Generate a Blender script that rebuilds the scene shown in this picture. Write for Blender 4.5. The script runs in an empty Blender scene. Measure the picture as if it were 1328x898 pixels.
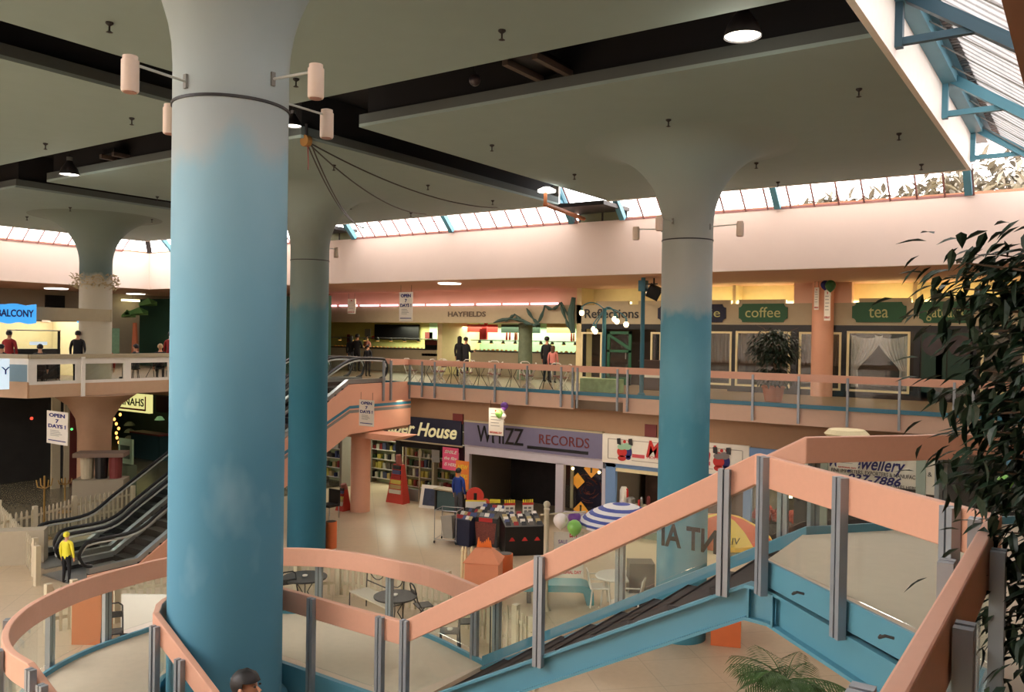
import bpy, bmesh, math, random
from mathutils import Vector, Matrix
random.seed(7)
S = bpy.context.scene
COL = S.collection
PI = math.pi

# ---------------------------------------------------------------- camera solved from the photo's vanishing lines
F = 1096.47; CX, CY = 664, 449; E = 6.3
YAW, PIT, ROL = [math.radians(a) for a in (34.4325, -.69703, .9001)]
FW = Vector((-math.sin(YAW)*math.cos(PIT), math.cos(YAW)*math.cos(PIT), math.sin(PIT)))
R0 = Vector((math.cos(YAW), math.sin(YAW), 0)); U0 = R0.cross(FW)
RV = math.cos(ROL)*R0 + math.sin(ROL)*U0
UV = -math.sin(ROL)*R0 + math.cos(ROL)*U0
EYE = Vector((0, 0, E))
cam = bpy.data.cameras.new('camera'); camo = bpy.data.objects.new('camera', cam); COL.objects.link(camo)
m = Matrix.Identity(4)
for i in range(3):
    m[i][0] = RV[i]; m[i][1] = UV[i]; m[i][2] = -FW[i]; m[i][3] = EYE[i]
camo.matrix_world = m
cam.sensor_width = 36; cam.lens = F/1328*36; cam.clip_start = .05; cam.clip_end = 400
S.camera = camo

def ray(x, y): return FW + RV*((x-CX)/F) - UV*((y-CY)/F)
def pz(x, y, z):
    d = ray(x, y); return EYE + d*((z-E)/d.z)
def pY(x, y, Y):
    d = ray(x, y); return EYE + d*(Y/d.y)
def pX(x, y, X):
    d = ray(x, y); return EYE + d*(X/d.x)
def pd(x, y, t): return EYE + ray(x, y)*t

# ---------------------------------------------------------------- materials
def new_mat(name):
    mt = bpy.data.materials.new(name); mt.use_nodes = True
    nt = mt.node_tree; nt.nodes.clear()
    out = nt.nodes.new('ShaderNodeOutputMaterial')
    return mt, nt, out
def lin(c):
    return tuple((v/12.92 if v <= .04045 else ((v+.055)/1.055)**2.4) for v in [x/255 for x in c])
MATS = {}
def mat(name, rgb, rough=.6, metal=0, var=.06, scale=6, emit=0, spec=.5, bump=0, coat=0):
    """plain surface with a light procedural mottling; rgb given as 0..255 display values"""
    if name in MATS: return MATS[name]
    mt, nt, out = new_mat(name)
    b = nt.nodes.new('ShaderNodeBsdfPrincipled')
    c = lin(rgb)
    tc = nt.nodes.new('ShaderNodeTexCoord'); no = nt.nodes.new('ShaderNodeTexNoise')
    no.inputs['Scale'].default_value = scale; no.inputs['Detail'].default_value = 4
    nt.links.new(tc.outputs['Object'], no.inputs['Vector'])
    mx = nt.nodes.new('ShaderNodeMix'); mx.data_type = 'RGBA'
    mx.inputs[6].default_value = (*[max(0, v*(1-var)) for v in c], 1)
    mx.inputs[7].default_value = (*[min(1, v*(1+var)) for v in c], 1)
    nt.links.new(no.outputs['Fac'], mx.inputs[0])
    nt.links.new(mx.outputs[2], b.inputs['Base Color'])
    b.inputs['Roughness'].default_value = rough; b.inputs['Metallic'].default_value = metal
    b.inputs['Specular IOR Level'].default_value = spec
    if coat: b.inputs['Coat Weight'].default_value = coat
    if bump:
        bp = nt.nodes.new('ShaderNodeBump'); bp.inputs['Strength'].default_value = bump
        bp.inputs['Distance'].default_value = .02
        nt.links.new(no.outputs['Fac'], bp.inputs['Height']); nt.links.new(bp.outputs[0], b.inputs['Normal'])
    if emit:
        nt.links.new(mx.outputs[2], b.inputs['Emission Color']); b.inputs['Emission Strength'].default_value = emit
    nt.links.new(b.outputs[0], out.inputs[0])
    MATS[name] = mt
    return mt
def glass(name, tint=(252, 255, 253), refl=.03, keep=1):
    mt, nt, out = new_mat(name)
    t = nt.nodes.new('ShaderNodeBsdfTransparent'); t.inputs[0].default_value = (*[v*keep for v in lin(tint)], 1)
    g = nt.nodes.new('ShaderNodeBsdfGlossy'); g.inputs['Roughness'].default_value = .03
    no = nt.nodes.new('ShaderNodeTexNoise'); no.inputs['Scale'].default_value = 3
    mr = nt.nodes.new('ShaderNodeMapRange'); mr.inputs[3].default_value = refl*.8; mr.inputs[4].default_value = refl*1.2
    lw = nt.nodes.new('ShaderNodeLayerWeight'); lw.inputs[0].default_value = .12
    ad = nt.nodes.new('ShaderNodeMath'); ad.operation = 'MULTIPLY_ADD'; ad.inputs[1].default_value = .3
    mx = nt.nodes.new('ShaderNodeMixShader')
    nt.links.new(no.outputs['Fac'], mr.inputs[0]); nt.links.new(lw.outputs['Fresnel'], ad.inputs[0])
    nt.links.new(mr.outputs[0], ad.inputs[2]); nt.links.new(ad.outputs[0], mx.inputs[0])
    nt.links.new(t.outputs[0], mx.inputs[1]); nt.links.new(g.outputs[0], mx.inputs[2])
    nt.links.new(mx.outputs[0], out.inputs[0])
    MATS[name] = mt
    return mt

def column_paint(name, stops, patch):
    """airbrushed sky mural: colour bands by height with cloudy, ragged borders"""
    mt, nt, out = new_mat(name)
    b = nt.nodes.new('ShaderNodeBsdfPrincipled'); b.inputs['Roughness'].default_value = .8
    tc = nt.nodes.new('ShaderNodeTexCoord'); sep = nt.nodes.new('ShaderNodeSeparateXYZ')
    nt.links.new(tc.outputs['Object'], sep.inputs[0])
    mp = nt.nodes.new('ShaderNodeMapping'); mp.inputs['Scale'].default_value = (1.6, 1.6, .9)
    nt.links.new(tc.outputs['Object'], mp.inputs['Vector'])
    no = nt.nodes.new('ShaderNodeTexNoise'); no.inputs['Scale'].default_value = 1.0; no.inputs['Detail'].default_value = 5
    nt.links.new(mp.outputs[0], no.inputs['Vector'])
    a = nt.nodes.new('ShaderNodeMath'); a.operation = 'MULTIPLY_ADD'
    a.inputs[1].default_value = 1.1; nt.links.new(no.outputs['Fac'], a.inputs[0]); nt.links.new(sep.outputs['Z'], a.inputs[2])
    mr = nt.nodes.new('ShaderNodeMapRange'); mr.inputs[1].default_value = 0; mr.inputs[2].default_value = 11
    nt.links.new(a.outputs[0], mr.inputs[0])
    cr = nt.nodes.new('ShaderNodeValToRGB'); el = cr.color_ramp.elements
    while len(el) > 1: el.remove(el[0])
    for k, (z, c) in enumerate(stops):
        e_ = el[0] if k == 0 else el.new((z+.55)/11)
        if k == 0: e_.position = (z+.55)/11
        g_ = sum(c)/3; e_.color = (*lin([v*.88+g_*.12 for v in c]), 1)
    nt.links.new(mr.outputs[0], cr.inputs[0])
    n2 = nt.nodes.new('ShaderNodeTexNoise'); n2.inputs['Scale'].default_value = 1.3; n2.inputs['Detail'].default_value = 3
    nt.links.new(mp.outputs[0], n2.inputs['Vector'])
    r2 = nt.nodes.new('ShaderNodeMapRange'); r2.inputs[1].default_value = .56; r2.inputs[2].default_value = .75; r2.inputs[4].default_value = .45
    nt.links.new(n2.outputs['Fac'], r2.inputs[0])
    mx = nt.nodes.new('ShaderNodeMix'); mx.data_type = 'RGBA'; mx.inputs[7].default_value = (*lin(patch), 1)
    r3 = nt.nodes.new('ShaderNodeMapRange'); r3.inputs[1].default_value = 8.2; r3.inputs[2].default_value = 7.6
    nt.links.new(sep.outputs['Z'], r3.inputs[0]); m3 = nt.nodes.new('ShaderNodeMath'); m3.operation = 'MULTIPLY'
    nt.links.new(r2.outputs[0], m3.inputs[0]); nt.links.new(r3.outputs[0], m3.inputs[1])
    nt.links.new(m3.outputs[0], mx.inputs[0]); nt.links.new(cr.outputs[0], mx.inputs[6])
    nt.links.new(mx.outputs[2], b.inputs['Base Color']); nt.links.new(b.outputs[0], out.inputs[0])
    MATS[name] = mt
    return mt

def stripes_mat(name, cols, n, mode='angle', rough=.7, emit=0):
    mt, nt, out = new_mat(name)
    b = nt.nodes.new('ShaderNodeBsdfPrincipled'); b.inputs['Roughness'].default_value = rough
    tc = nt.nodes.new('ShaderNodeTexCoord'); sep = nt.nodes.new('ShaderNodeSeparateXYZ')
    nt.links.new(tc.outputs['Object'], sep.inputs[0])
    if mode == 'angle':
        at = nt.nodes.new('ShaderNodeMath'); at.operation = 'ARCTAN2'
        nt.links.new(sep.outputs['Y'], at.inputs[0]); nt.links.new(sep.outputs['X'], at.inputs[1]); src = at.outputs[0]; k = n/(2*PI)
    else:
        le = nt.nodes.new('ShaderNodeMath'); le.operation = 'ADD'; le.inputs[1].default_value = 0
        nt.links.new(sep.outputs['Z'], le.inputs[0]); src = le.outputs[0]; k = n
    mu = nt.nodes.new('ShaderNodeMath'); mu.operation = 'MULTIPLY'; mu.inputs[1].default_value = k; nt.links.new(src, mu.inputs[0])
    fr = nt.nodes.new('ShaderNodeMath'); fr.operation = 'FRACT'; nt.links.new(mu.outputs[0], fr.inputs[0])
    gt = nt.nodes.new('ShaderNodeMath'); gt.operation = 'GREATER_THAN'; gt.inputs[1].default_value = .5; nt.links.new(fr.outputs[0], gt.inputs[0])
    mx = nt.nodes.new('ShaderNodeMix'); mx.data_type = 'RGBA'
    mx.inputs[6].default_value = (*lin(cols[0]), 1); mx.inputs[7].default_value = (*lin(cols[1]), 1)
    nt.links.new(gt.outputs[0], mx.inputs[0]); nt.links.new(mx.outputs[2], b.inputs['Base Color'])
    nt.links.new(b.outputs[0], out.inputs[0]); MATS[name] = mt
    return mt
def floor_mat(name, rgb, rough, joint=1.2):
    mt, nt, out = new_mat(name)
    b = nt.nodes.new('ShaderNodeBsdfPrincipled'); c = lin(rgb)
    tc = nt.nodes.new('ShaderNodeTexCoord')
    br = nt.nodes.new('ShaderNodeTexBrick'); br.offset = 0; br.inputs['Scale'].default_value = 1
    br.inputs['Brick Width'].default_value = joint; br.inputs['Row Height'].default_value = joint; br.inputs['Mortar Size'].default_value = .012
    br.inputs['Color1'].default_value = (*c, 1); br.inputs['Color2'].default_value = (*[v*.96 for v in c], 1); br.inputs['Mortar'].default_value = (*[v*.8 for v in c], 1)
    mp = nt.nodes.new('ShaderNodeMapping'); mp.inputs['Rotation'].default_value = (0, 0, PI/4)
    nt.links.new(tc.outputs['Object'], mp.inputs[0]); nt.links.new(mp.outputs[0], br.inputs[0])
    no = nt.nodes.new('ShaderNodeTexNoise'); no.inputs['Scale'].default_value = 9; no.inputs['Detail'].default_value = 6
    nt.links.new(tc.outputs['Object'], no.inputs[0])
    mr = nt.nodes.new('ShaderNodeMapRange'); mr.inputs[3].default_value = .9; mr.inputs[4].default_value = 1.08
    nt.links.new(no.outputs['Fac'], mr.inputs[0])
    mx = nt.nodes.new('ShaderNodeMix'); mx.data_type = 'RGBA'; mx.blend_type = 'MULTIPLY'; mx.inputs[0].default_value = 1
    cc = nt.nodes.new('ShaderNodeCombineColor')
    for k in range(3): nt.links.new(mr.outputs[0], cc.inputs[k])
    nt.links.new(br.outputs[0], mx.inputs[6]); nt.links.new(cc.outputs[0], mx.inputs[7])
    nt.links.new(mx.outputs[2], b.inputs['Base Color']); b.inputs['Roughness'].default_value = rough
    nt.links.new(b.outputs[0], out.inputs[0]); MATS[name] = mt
    return mt

M = dict(
    slab=mat('slab_plaster', (142, 162, 160), .8, var=.05, scale=2),
    black=mat('void_black', (14, 14, 18), .9),
    lip=mat('slab_lip', (84, 92, 92), .8),
    peach=mat('peach_wall', (226, 186, 162), .8, var=.03, scale=2),
    fascia=mat('fascia_pink', (234, 216, 206), .8, var=.03, scale=1.5),
    bulk=mat('bulkhead_tan', (164, 130, 102), .8),
    ceil=mat('gallery_ceiling', (220, 176, 150), .85),
    brown=mat('ceiling_brown', (150, 108, 84), .85),
    white=mat('white_paint', (236, 232, 224), .6),
    blue=mat('steel_blue', (86, 144, 164), .45, var=.05),
    blued=mat('steel_blue_deep', (54, 120, 144), .45, var=.05),
    rail=mat('rail_salmon', (222, 168, 142), .5, var=.04, scale=30),
    alu=mat('post_aluminium', (150, 157, 164), .42, .4, var=.05),
    aluslot=mat('post_slot', (70, 76, 84), .6),
    deck=mat('deck_beige', (206, 190, 168), .7, var=.07, scale=14),
    tread=mat('tread_rubber', (66, 58, 54), .8),
    floor=floor_mat('mall_floor', (192, 170, 140), .28),
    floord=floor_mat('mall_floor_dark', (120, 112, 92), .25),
    gfloor=mat('gallery_floor', (120, 100, 78), .4),
    glass=glass('balustrade_glass'),
    sky=glass('skylight_glass', (255, 250, 248), .02, .95),
    cladding=mat('escalator_cladding', (226, 168, 140), .6, var=.03),
    rubber=mat('black_rubber', (18, 18, 20), .45),
    steel=mat('steel', (170, 172, 172), .3, .8),
    dark=mat('dark_metal', (34, 32, 34), .5),
    orange=mat('orange_paint', (214, 112, 62), .6),
    terrac=mat('terracotta', (190, 112, 80), .7),
    cream=mat('cream_paint', (226, 212, 168), .6),
    creamw=mat('cream_wall', (224, 208, 160), .8),
    grayband=mat('gray_band', (176, 164, 138), .8),
    lav=mat('lavender', (112, 108, 136), .6),
    lavw=mat('pale_lavender', (196, 190, 200), .6),
    navy=mat('navy', (24, 28, 54), .7),
    blk=mat('black_gloss', (12, 12, 14), .4),
    gray=mat('mid_gray', (128, 128, 124), .6),
    green=mat('leaf_green', (44, 92, 48), .6),
    sgreen=mat('sign_green', (30, 84, 52), .6),
    red=mat('red', (190, 40, 36), .6),
    yellow=mat('yellow', (228, 206, 52), .6),
    purple=mat('purple', (126, 70, 150), .5),
    bgreen=mat('balloon_green', (140, 200, 96), .35),
    bwhite=mat('balloon_white', (238, 228, 224), .35),
    bpurple=mat('balloon_purple', (130, 78, 168), .35),
    bblue=mat('balloon_blue', (96, 150, 210), .35),
    skin=mat('skin', (204, 150, 120), .6),
    hair=mat('dark_hair', (26, 20, 20), .55, var=.3, scale=60),
    hairb=mat('brown_hair', (90, 60, 40), .6, var=.3, scale=60),
    teal=mat('teal_plastic', (60, 148, 160), .4),
    plastw=mat('white_plastic', (232, 228, 220), .4),
    fence=mat('fence_cream', (196, 184, 158), .6),
    woodbrown=mat('tan_board', (176, 108, 68), .7),
    maroon=mat('maroon', (110, 40, 38), .6),
    blueink=mat('blue_ink', (40, 40, 110), .7),
    paper=mat('paper', (230, 224, 212), .7),
    lime=mat('lime_wall', (210, 208, 138), .8),
    mint=mat('mint_wall', (172, 208, 176), .8),
    bark=mat('bark', (94, 74, 58), .9, bump=.4),
    leafd=mat('ficus_leaf', (26, 48, 30), .45, var=.35, scale=3),
    palm=mat('palm_leaf', (70, 104, 48), .5, var=.25),
    bluesw=mat('blue_jumper', (36, 66, 150), .8),
    denim=mat('trousers_gray', (74, 76, 84), .8),
    darkcl=mat('dark_cloth', (22, 22, 28), .85),
    redcl=mat('red_cloth', (160, 44, 44), .85),
    yelcl=mat('yellow_cloth', (226, 216, 60), .8),
    pinkcl=mat('pink_cloth', (206, 128, 120), .85),
    shoes=mat('shoes', (30, 26, 24), .6),
    olive=mat('olive_tree', (110, 122, 100), .9, var=.3),
    net=mat('net', (60, 84, 78), .8),
    greenwall=mat('green_wall', (24, 66, 50), .8),
)
def emis(name, rgb, st): return mat(name, rgb, .5, var=.02, emit=st)
EM = dict(
    lamp=emis('lamp_glow', (255, 248, 235), 6),
    pink=emis('neon_pink', (255, 196, 208), 2.6),
    tube=emis('tube_warm', (255, 244, 190), 5),
    bulb=emis('bulb_warm', (255, 226, 160), 8),
    food=emis('food_lamp', (255, 180, 90), 2.5),
    sign=emis('lit_sign_yellow', (240, 232, 150), .8),
    signw=emis('lit_sign_white', (200, 220, 235), .7),
    bluen=emis('neon_blue', (60, 150, 220), 1.0),
    spark=emis('small_lamp', (255, 190, 120), 3),
    greenl=emis('green_lamp', (90, 220, 120), 1.5),
)

# ---------------------------------------------------------------- object helpers
OFF = {}                                  # world offset of a thing's local frame (rotation free ones)
def props(o, label=None, cat=None, group=None, kind=None):
    if label: o['label'] = label
    if cat: o['category'] = cat
    if group: o['group'] = group
    if kind: o['kind'] = kind
    return o
def thing(name, label, cat, loc=(0, 0, 0), rz=0, group=None):
    o = bpy.data.objects.new(name, None); COL.objects.link(o)
    o.empty_display_size = .1
    o.location = loc; o.rotation_euler = (0, 0, rz)
    props(o, label, cat, group)
    return o
def wm(o):
    mt = Matrix.Translation(o.location) @ o.rotation_euler.to_matrix().to_4x4()
    return (wm(o.parent) @ mt) if o.parent else mt
class MB:
    """collects shapes into one mesh"""
    def __init__(s): s.bm = bmesh.new(); s.mi = 0
    def _tag(s, n0):
        s.bm.faces.ensure_lookup_table()
        for f in s.bm.faces[n0:]: f.material_index = s.mi
    def quad(s, pts):
        n0 = len(s.bm.faces)
        s.bm.faces.new([s.bm.verts.new(p) for p in pts]); s._tag(n0); return s
    def box(s, a, b):
        (x0, y0, z0), (x1, y1, z1) = a, b
        return s.hexa([(x0, y0, z0), (x1, y0, z0), (x1, y1, z0), (x0, y1, z0)], [(x0, y0, z1), (x1, y0, z1), (x1, y1, z1), (x0, y1, z1)])
    def hexa(s, lo, hi):
        n0 = len(s.bm.faces); n = len(lo)
        l = [s.bm.verts.new(p) for p in lo]; h = [s.bm.verts.new(p) for p in hi]
        s.bm.faces.new(l[::-1]); s.bm.faces.new(h)
        for i in range(n): s.bm.faces.new((l[i], l[(i+1) % n], h[(i+1) % n], h[i]))
        s._tag(n0); return s
    def prism(s, poly, z0, z1): return s.hexa([(x, y, z0) for x, y in poly], [(x, y, z1) for x, y in poly])
    def cyl(s, p0, p1, r0, r1=None, n=16):
        p0, p1 = Vector(p0), Vector(p1); r1 = r0 if r1 is None else r1
        d = (p1-p0).normalized(); u = d.orthogonal().normalized(); v = d.cross(u)
        ring = lambda p, r: [p+(u*math.cos(2*PI*i/n)+v*math.sin(2*PI*i/n))*r for i in range(n)]
        return s.hexa(ring(p0, max(r0, 1e-4)), ring(p1, max(r1, 1e-4)))
    def tube(s, pts, r, n=8, closed=False):
        pts = [Vector(p) for p in pts]; rings = []
        n0 = len(s.bm.faces); N = len(pts); up = None
        for i, p in enumerate(pts):
            a = pts[i-1] if (i or closed) else p; b = pts[(i+1) % N] if (i < N-1 or closed) else p
            d = (b-a).normalized()
            u = d.orthogonal().normalized() if up is None else (up-d*up.dot(d)).normalized()
            up = u; v = d.cross(u)
            rr = r[i] if isinstance(r, (list, tuple)) else r
            rings.append([s.bm.verts.new(p+(u*math.cos(2*PI*k/n)+v*math.sin(2*PI*k/n))*rr) for k in range(n)])
        L = N if closed else N-1
        for i in range(L):
            A, B = rings[i], rings[(i+1) % N]
            for k in range(n): s.bm.faces.new((A[k], A[(k+1) % n], B[(k+1) % n], B[k]))
        if not closed: s.bm.faces.new(rings[0][::-1]); s.bm.faces.new(rings[-1])
        s._tag(n0); return s
    def lathe(s, c, prof, n=32, cap=True):
        """prof: (r, z) from bottom to top about a vertical axis through c"""
        n0 = len(s.bm.faces); c = Vector(c); rings = []
        for r, z in prof: rings.append([s.bm.verts.new(c+Vector((math.cos(2*PI*k/n)*r, math.sin(2*PI*k/n)*r, z))) for k in range(n)])
        for A, B in zip(rings, rings[1:]):
            for k in range(n): s.bm.faces.new((A[k], A[(k+1) % n], B[(k+1) % n], B[k]))
        if cap: s.bm.faces.new(rings[0][::-1]); s.bm.faces.new(rings[-1])
        s._tag(n0); return s
    def ball(s, c, r, sz=1, n=12, m=8):
        prof = [(max(1e-4, math.sin(PI*i/m))*r, -math.cos(PI*i/m)*r*sz) for i in range(m+1)]
        return s.lathe(c, prof, n)
    def strip(s, path, up0, up1, th, closed=False):
        """a board that follows path (list of Vector): from up0 below to up1 above it, thickness th"""
        n0 = len(s.bm.faces); P = [Vector(p) for p in path]; N = len(P); rings = []
        for i, p in enumerate(P):
            a = P[i-1] if (i or closed) else p; b = P[(i+1) % N] if (i < N-1 or closed) else p
            d1 = Vector((p.x-a.x, p.y-a.y, 0)); d2 = Vector((b.x-p.x, b.y-p.y, 0))
            if d1.length < 1e-6: d1 = d2
            if d2.length < 1e-6: d2 = d1
            n1 = Vector((-d1.y, d1.x, 0)).normalized(); n2 = Vector((-d2.y, d2.x, 0)).normalized()
            nn = (n1+n2).normalized(); k = th/2/max(.35, nn.dot(n1))
            rings.append([s.bm.verts.new(q) for q in (p+nn*k+Vector((0, 0, up0)), p-nn*k+Vector((0, 0, up0)), p-nn*k+Vector((0, 0, up1)), p+nn*k+Vector((0, 0, up1)))])
        L = N if closed else N-1
        for i in range(L):
            A, B = rings[i], rings[(i+1) % N]
            for k in range(4): s.bm.faces.new((A[k], A[(k+1) % 4], B[(k+1) % 4], B[k]))
        if not closed: s.bm.faces.new(rings[0][::-1]); s.bm.faces.new(rings[-1])
        s._tag(n0); return s
    def build(s, name, mats, parent=None, label=None, W=False, smooth=False, bevel=0):
        """W: the shapes were given in world coordinates"""
        bmesh.ops.recalc_face_normals(s.bm, faces=s.bm.faces[:])
        me = bpy.data.meshes.new(name)
        o = bpy.data.objects.new(name, me)
        if parent is not None:
            o.parent = parent
            if W: s.bm.transform(wm(parent).inverted())
        else:
            v = [w.co for w in s.bm.verts]
            c = Vector(((min(p.x for p in v)+max(p.x for p in v))/2, (min(p.y for p in v)+max(p.y for p in v))/2, min(p.z for p in v)))
            s.bm.transform(Matrix.Translation(-c)); o.location = c
        s.bm.to_mesh(me); s.bm.free()
        for mm in (mats if isinstance(mats, (list, tuple)) else [mats]): me.materials.append(mm)
        if smooth:
            for p in me.polygons: p.use_smooth = True
            try: me.set_sharp_from_angle(angle=math.radians(40))
            except Exception: pass
        COL.objects.link(o)
        if bevel:
            md = o.modifiers.new('bevel', 'BEVEL'); md.width = bevel; md.segments = 2; md.limit_method = 'ANGLE'
        if label: o['label'] = label
        return o
def struct(name, mb, mt, **k): return props(mb.build(name, mt, **k), kind='structure')
def tag(o, label, cat, group=None, kind=None): return props(o, label, cat, group, kind)
def copy_tree(o, parent=None, **kw):
    c = o.copy(); COL.objects.link(c)
    if parent is not None: c.parent = parent
    for ch in list(o.children): copy_tree(ch, c)
    return c
def text_mesh(body, size, mt, name='lettering', parent=None, loc=(0, 0, 0), rot=(PI/2, 0, 0), ext=.006, shear=0, bold=0, align='CENTER', sx=1, W=False, width=None, mirror=False):
    cu = bpy.data.curves.new(name, 'FONT'); cu.body = body; cu.size = size; cu.extrude = ext; cu.shear = shear; cu.offset = bold
    cu.align_x = align; cu.align_y = 'CENTER'; cu.resolution_u = 3; cu.space_line = .9
    tmp = bpy.data.objects.new('tmp', cu); COL.objects.link(tmp)
    dg = bpy.context.evaluated_depsgraph_get(); me = bpy.data.meshes.new_from_object(tmp.evaluated_get(dg))
    COL.objects.unlink(tmp); bpy.data.objects.remove(tmp)
    xs = [v.co.x for v in me.vertices]
    if width and xs: sx = width/(max(xs)-min(xs)); 
    me.transform(Matrix.Diagonal((-sx if mirror else sx, 1, 1, 1)))
    mx = Matrix.Translation(loc) @ (Matrix.Rotation(rot[2], 4, 'Z') @ Matrix.Rotation(rot[0], 4, 'X'))
    if W and parent is not None: mx = wm(parent).inverted() @ mx
    me.transform(mx); me.materials.clear(); me.materials.append(mt)
    o = bpy.data.objects.new(name, me); COL.objects.link(o)
    if parent is not None: o.parent = parent
    return o
def smoothpath(pts, n=8):
    P = [Vector(p) for p in pts]; out = []
    for i in range(len(P)-1):
        p0 = P[max(i-1, 0)]; p1 = P[i]; p2 = P[i+1]; p3 = P[min(i+2, len(P)-1)]
        for k in range(n):
            t = k/n
            out.append(.5*((2*p1)+(p2-p0)*t+(2*p0-5*p1+4*p2-p3)*t*t+(3*p1-p0-3*p2+p3)*t**3))
    out.append(P[-1]); return out
# ================================================================= SETTING
ZS = 10.3; ZT = 11.35; ZF = 9.93; ZC = 8.24; G = 4.45
YF = 23.4; XL = -37.0; XR = -.455
SX = [(-35.2, -25.3), (-23.6, -13.45), (-11.8, -2.45)]
SY = [(-.2, 10.05), (11.85, 22.0)]
struct('floor', MB().box((-52, -6, -.3), (14, 36, 0)), M['floor'])
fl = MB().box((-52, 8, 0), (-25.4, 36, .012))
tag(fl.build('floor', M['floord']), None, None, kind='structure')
# ceiling slabs: a plaster tray with a grey lip, black plenum above
for (x0, x1) in SX:
    for (y0, y1) in SY:
        b = MB().box((x0, y0, ZS), (x1, y1, ZS+.06)); b.mi = 1
        b.box((x0, y0, ZS+.06), (x1, y1, ZS+.24)); b.mi = 2
        b.box((x0+.12, y0+.12, ZS+.24), (x1-.12, y1-.12, ZT-.02))
        struct('ceiling', b, [M['slab'], M['lip'], M['black']])
struct('ceiling', MB().box((-35.3, -1.2, ZT), (-2.35, 22.1, ZT+.15)), M['black'])
struct('ceiling', MB().box((XR+.05, -6, ZC), (12, YF, ZC+.2)), M['brown'])  # brown carries the shade over this side's ceiling
struct('ceiling', MB().box((-52, YF+.22, ZC), (12, 34.5, ZC+.2)), M['ceil'])
struct('ceiling', MB().box((-52, -6, ZC), (XL-.22, YF+.2, ZC+.2)), M['ceil'])
# white upstands round the slab field
struct('trim_1', MB().box((-2.45, -.2, ZS-.02), (-2.36, 22.05, ZT)), M['white'])
for i, (x0, x1) in enumerate(SX): struct('trim_%d' % (i+2), MB().box((x0, 22.0, ZS-.02), (x1, 22.08, ZT)), M['white'])
struct('trim_5', MB().box((-35.3, -.2, ZS-.02), (-35.2, 22.0, ZT)), M['white'])
# fascias under the skylights
struct('wall_far', MB().box((XL, YF, ZC), (12, YF+.22, ZF)), M['fascia'])
struct('wall_left', MB().box((XL-.22, -6, ZC), (XL, YF, ZF)), M['fascia'])
struct('wall_right', MB().box((XR, -6, ZC-.02), (XR+.12, YF, ZF)), M['brown'])  # brown here too: shade put into the fascia colour
# roofs over the galleries so that daylight only comes in by the skylights
struct('ceiling', MB().box((-52, YF+.22, ZF), (12, 36, ZF+.1)), M['brown'])
struct('ceiling', MB().box((XR+.12, -6, ZF), (12, YF, ZF+.1)), M['brown'])
struct('ceiling', MB().box((-52, -6, ZF), (XL-.22, YF, ZF+.1)), M['brown'])
# skylights: glass sheets with thin glazing bars, one window object for each strip
def skylight(n, a0, a1, fixed, horiz):
    """sloping glazing; horiz 'far': x from a0 to a1; 'right': y from a0 to a1; 'left'"""
    g = MB(); bars = MB()
    def P(t, top, dz=0):
        if horiz == 'far': return Vector((t, 22.08 if top else YF+.02, (ZT if top else ZF)+dz))
        if horiz == 'right': return Vector((-2.36 if top else XR, t, (ZT if top else ZF)+dz))
        return Vector((-35.3 if top else XL, t, (ZT if top else ZF)+dz))
    g.quad([P(a0, 1), P(a1, 1), P(a1, 0), P(a0, 0)])
    k = max(1, round((a1-a0)/(.63 if horiz != 'right' else 1.26))); br_ = .032 if horiz != 'right' else .014
    for i in range(k+1):
        t = a0+(a1-a0)*i/k; bars.cyl(P(t, 1, -.02), P(t, 0, -.02), br_, n=4)
    bars.cyl(P(a0, 0, .0), P(a1, 0, .0), .04, n=4); bars.cyl(P(a0, 1), P(a1, 1), .03, n=4)
    w = struct('window_%d' % n, g, M['sky'])
    bars.build('glazing_bars', mat('glazing_bar', (150, 104, 100), .6) if horiz != 'right' else M['gray'], w, W=True)
skylight(1, -11.9, -2.45, 0, 'far'); skylight(2, -23.6, -13.6, 0, 'far'); skylight(3, -35.2, -25.2, 0, 'far')
skylight(4, -1, 22.9, 0, 'right'); skylight(5, 11.9, 22.0, 0, 'left'); skylight(6, -1, 10.0, 0, 'left')
# corner skylight bits
g = MB().quad([(-2.36, 22.9, ZT), (XR, 22.9, ZF), (-2.36, 22.9, ZF)])
for x in (-2.36, -1.75, -1.1): g.cyl((x, 22.9, ZF), (x, 22.9, ZF+(XR-x)*.745), .02, n=4)
struct('window_7', g, M['sky'])
# white ribbed shading sheets above the right hand skylight glass
rib = MB()
n = 80
for i in range(n):
    y = -1+24*i/n
    rib.hexa([(-2.2, y, ZT+.1), (XR-.1, y, ZF+.22), (XR-.1, y+.2, ZF+.22), (-2.2, y+.2, ZT+.1)], [(-2.2, y, ZT+.13), (XR-.1, y, ZF+.25), (XR-.1, y+.2, ZF+.25), (-2.2, y+.2, ZT+.13)])
# dark ends of the slots above the far fascia (gutters between skylights)
for x0, x1 in ((-13.6, -11.9), (-25.2, -23.6)):
    b = MB().box((x0, 22.0, ZF+.28), (x1, YF+.3, ZF+.4)); b.box((x0, YF+.1, ZF), (x0+.06, YF+.16, ZF+.3)); b.box(((x0+x1)/2-.03, YF+.1, ZF), ((x0+x1)/2+.03, YF+.16, ZF+.3)); b.box((x1-.06, YF+.1, ZF), (x1, YF+.16, ZF+.3))
    struct('trim_6', b, M['dark'])
    struct('window_8', MB().box((x0, YF+.12, ZF), (x1, YF+.14, ZF+.3)), mat('green_silver_pane', (120, 124, 96), .3, .3))
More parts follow.
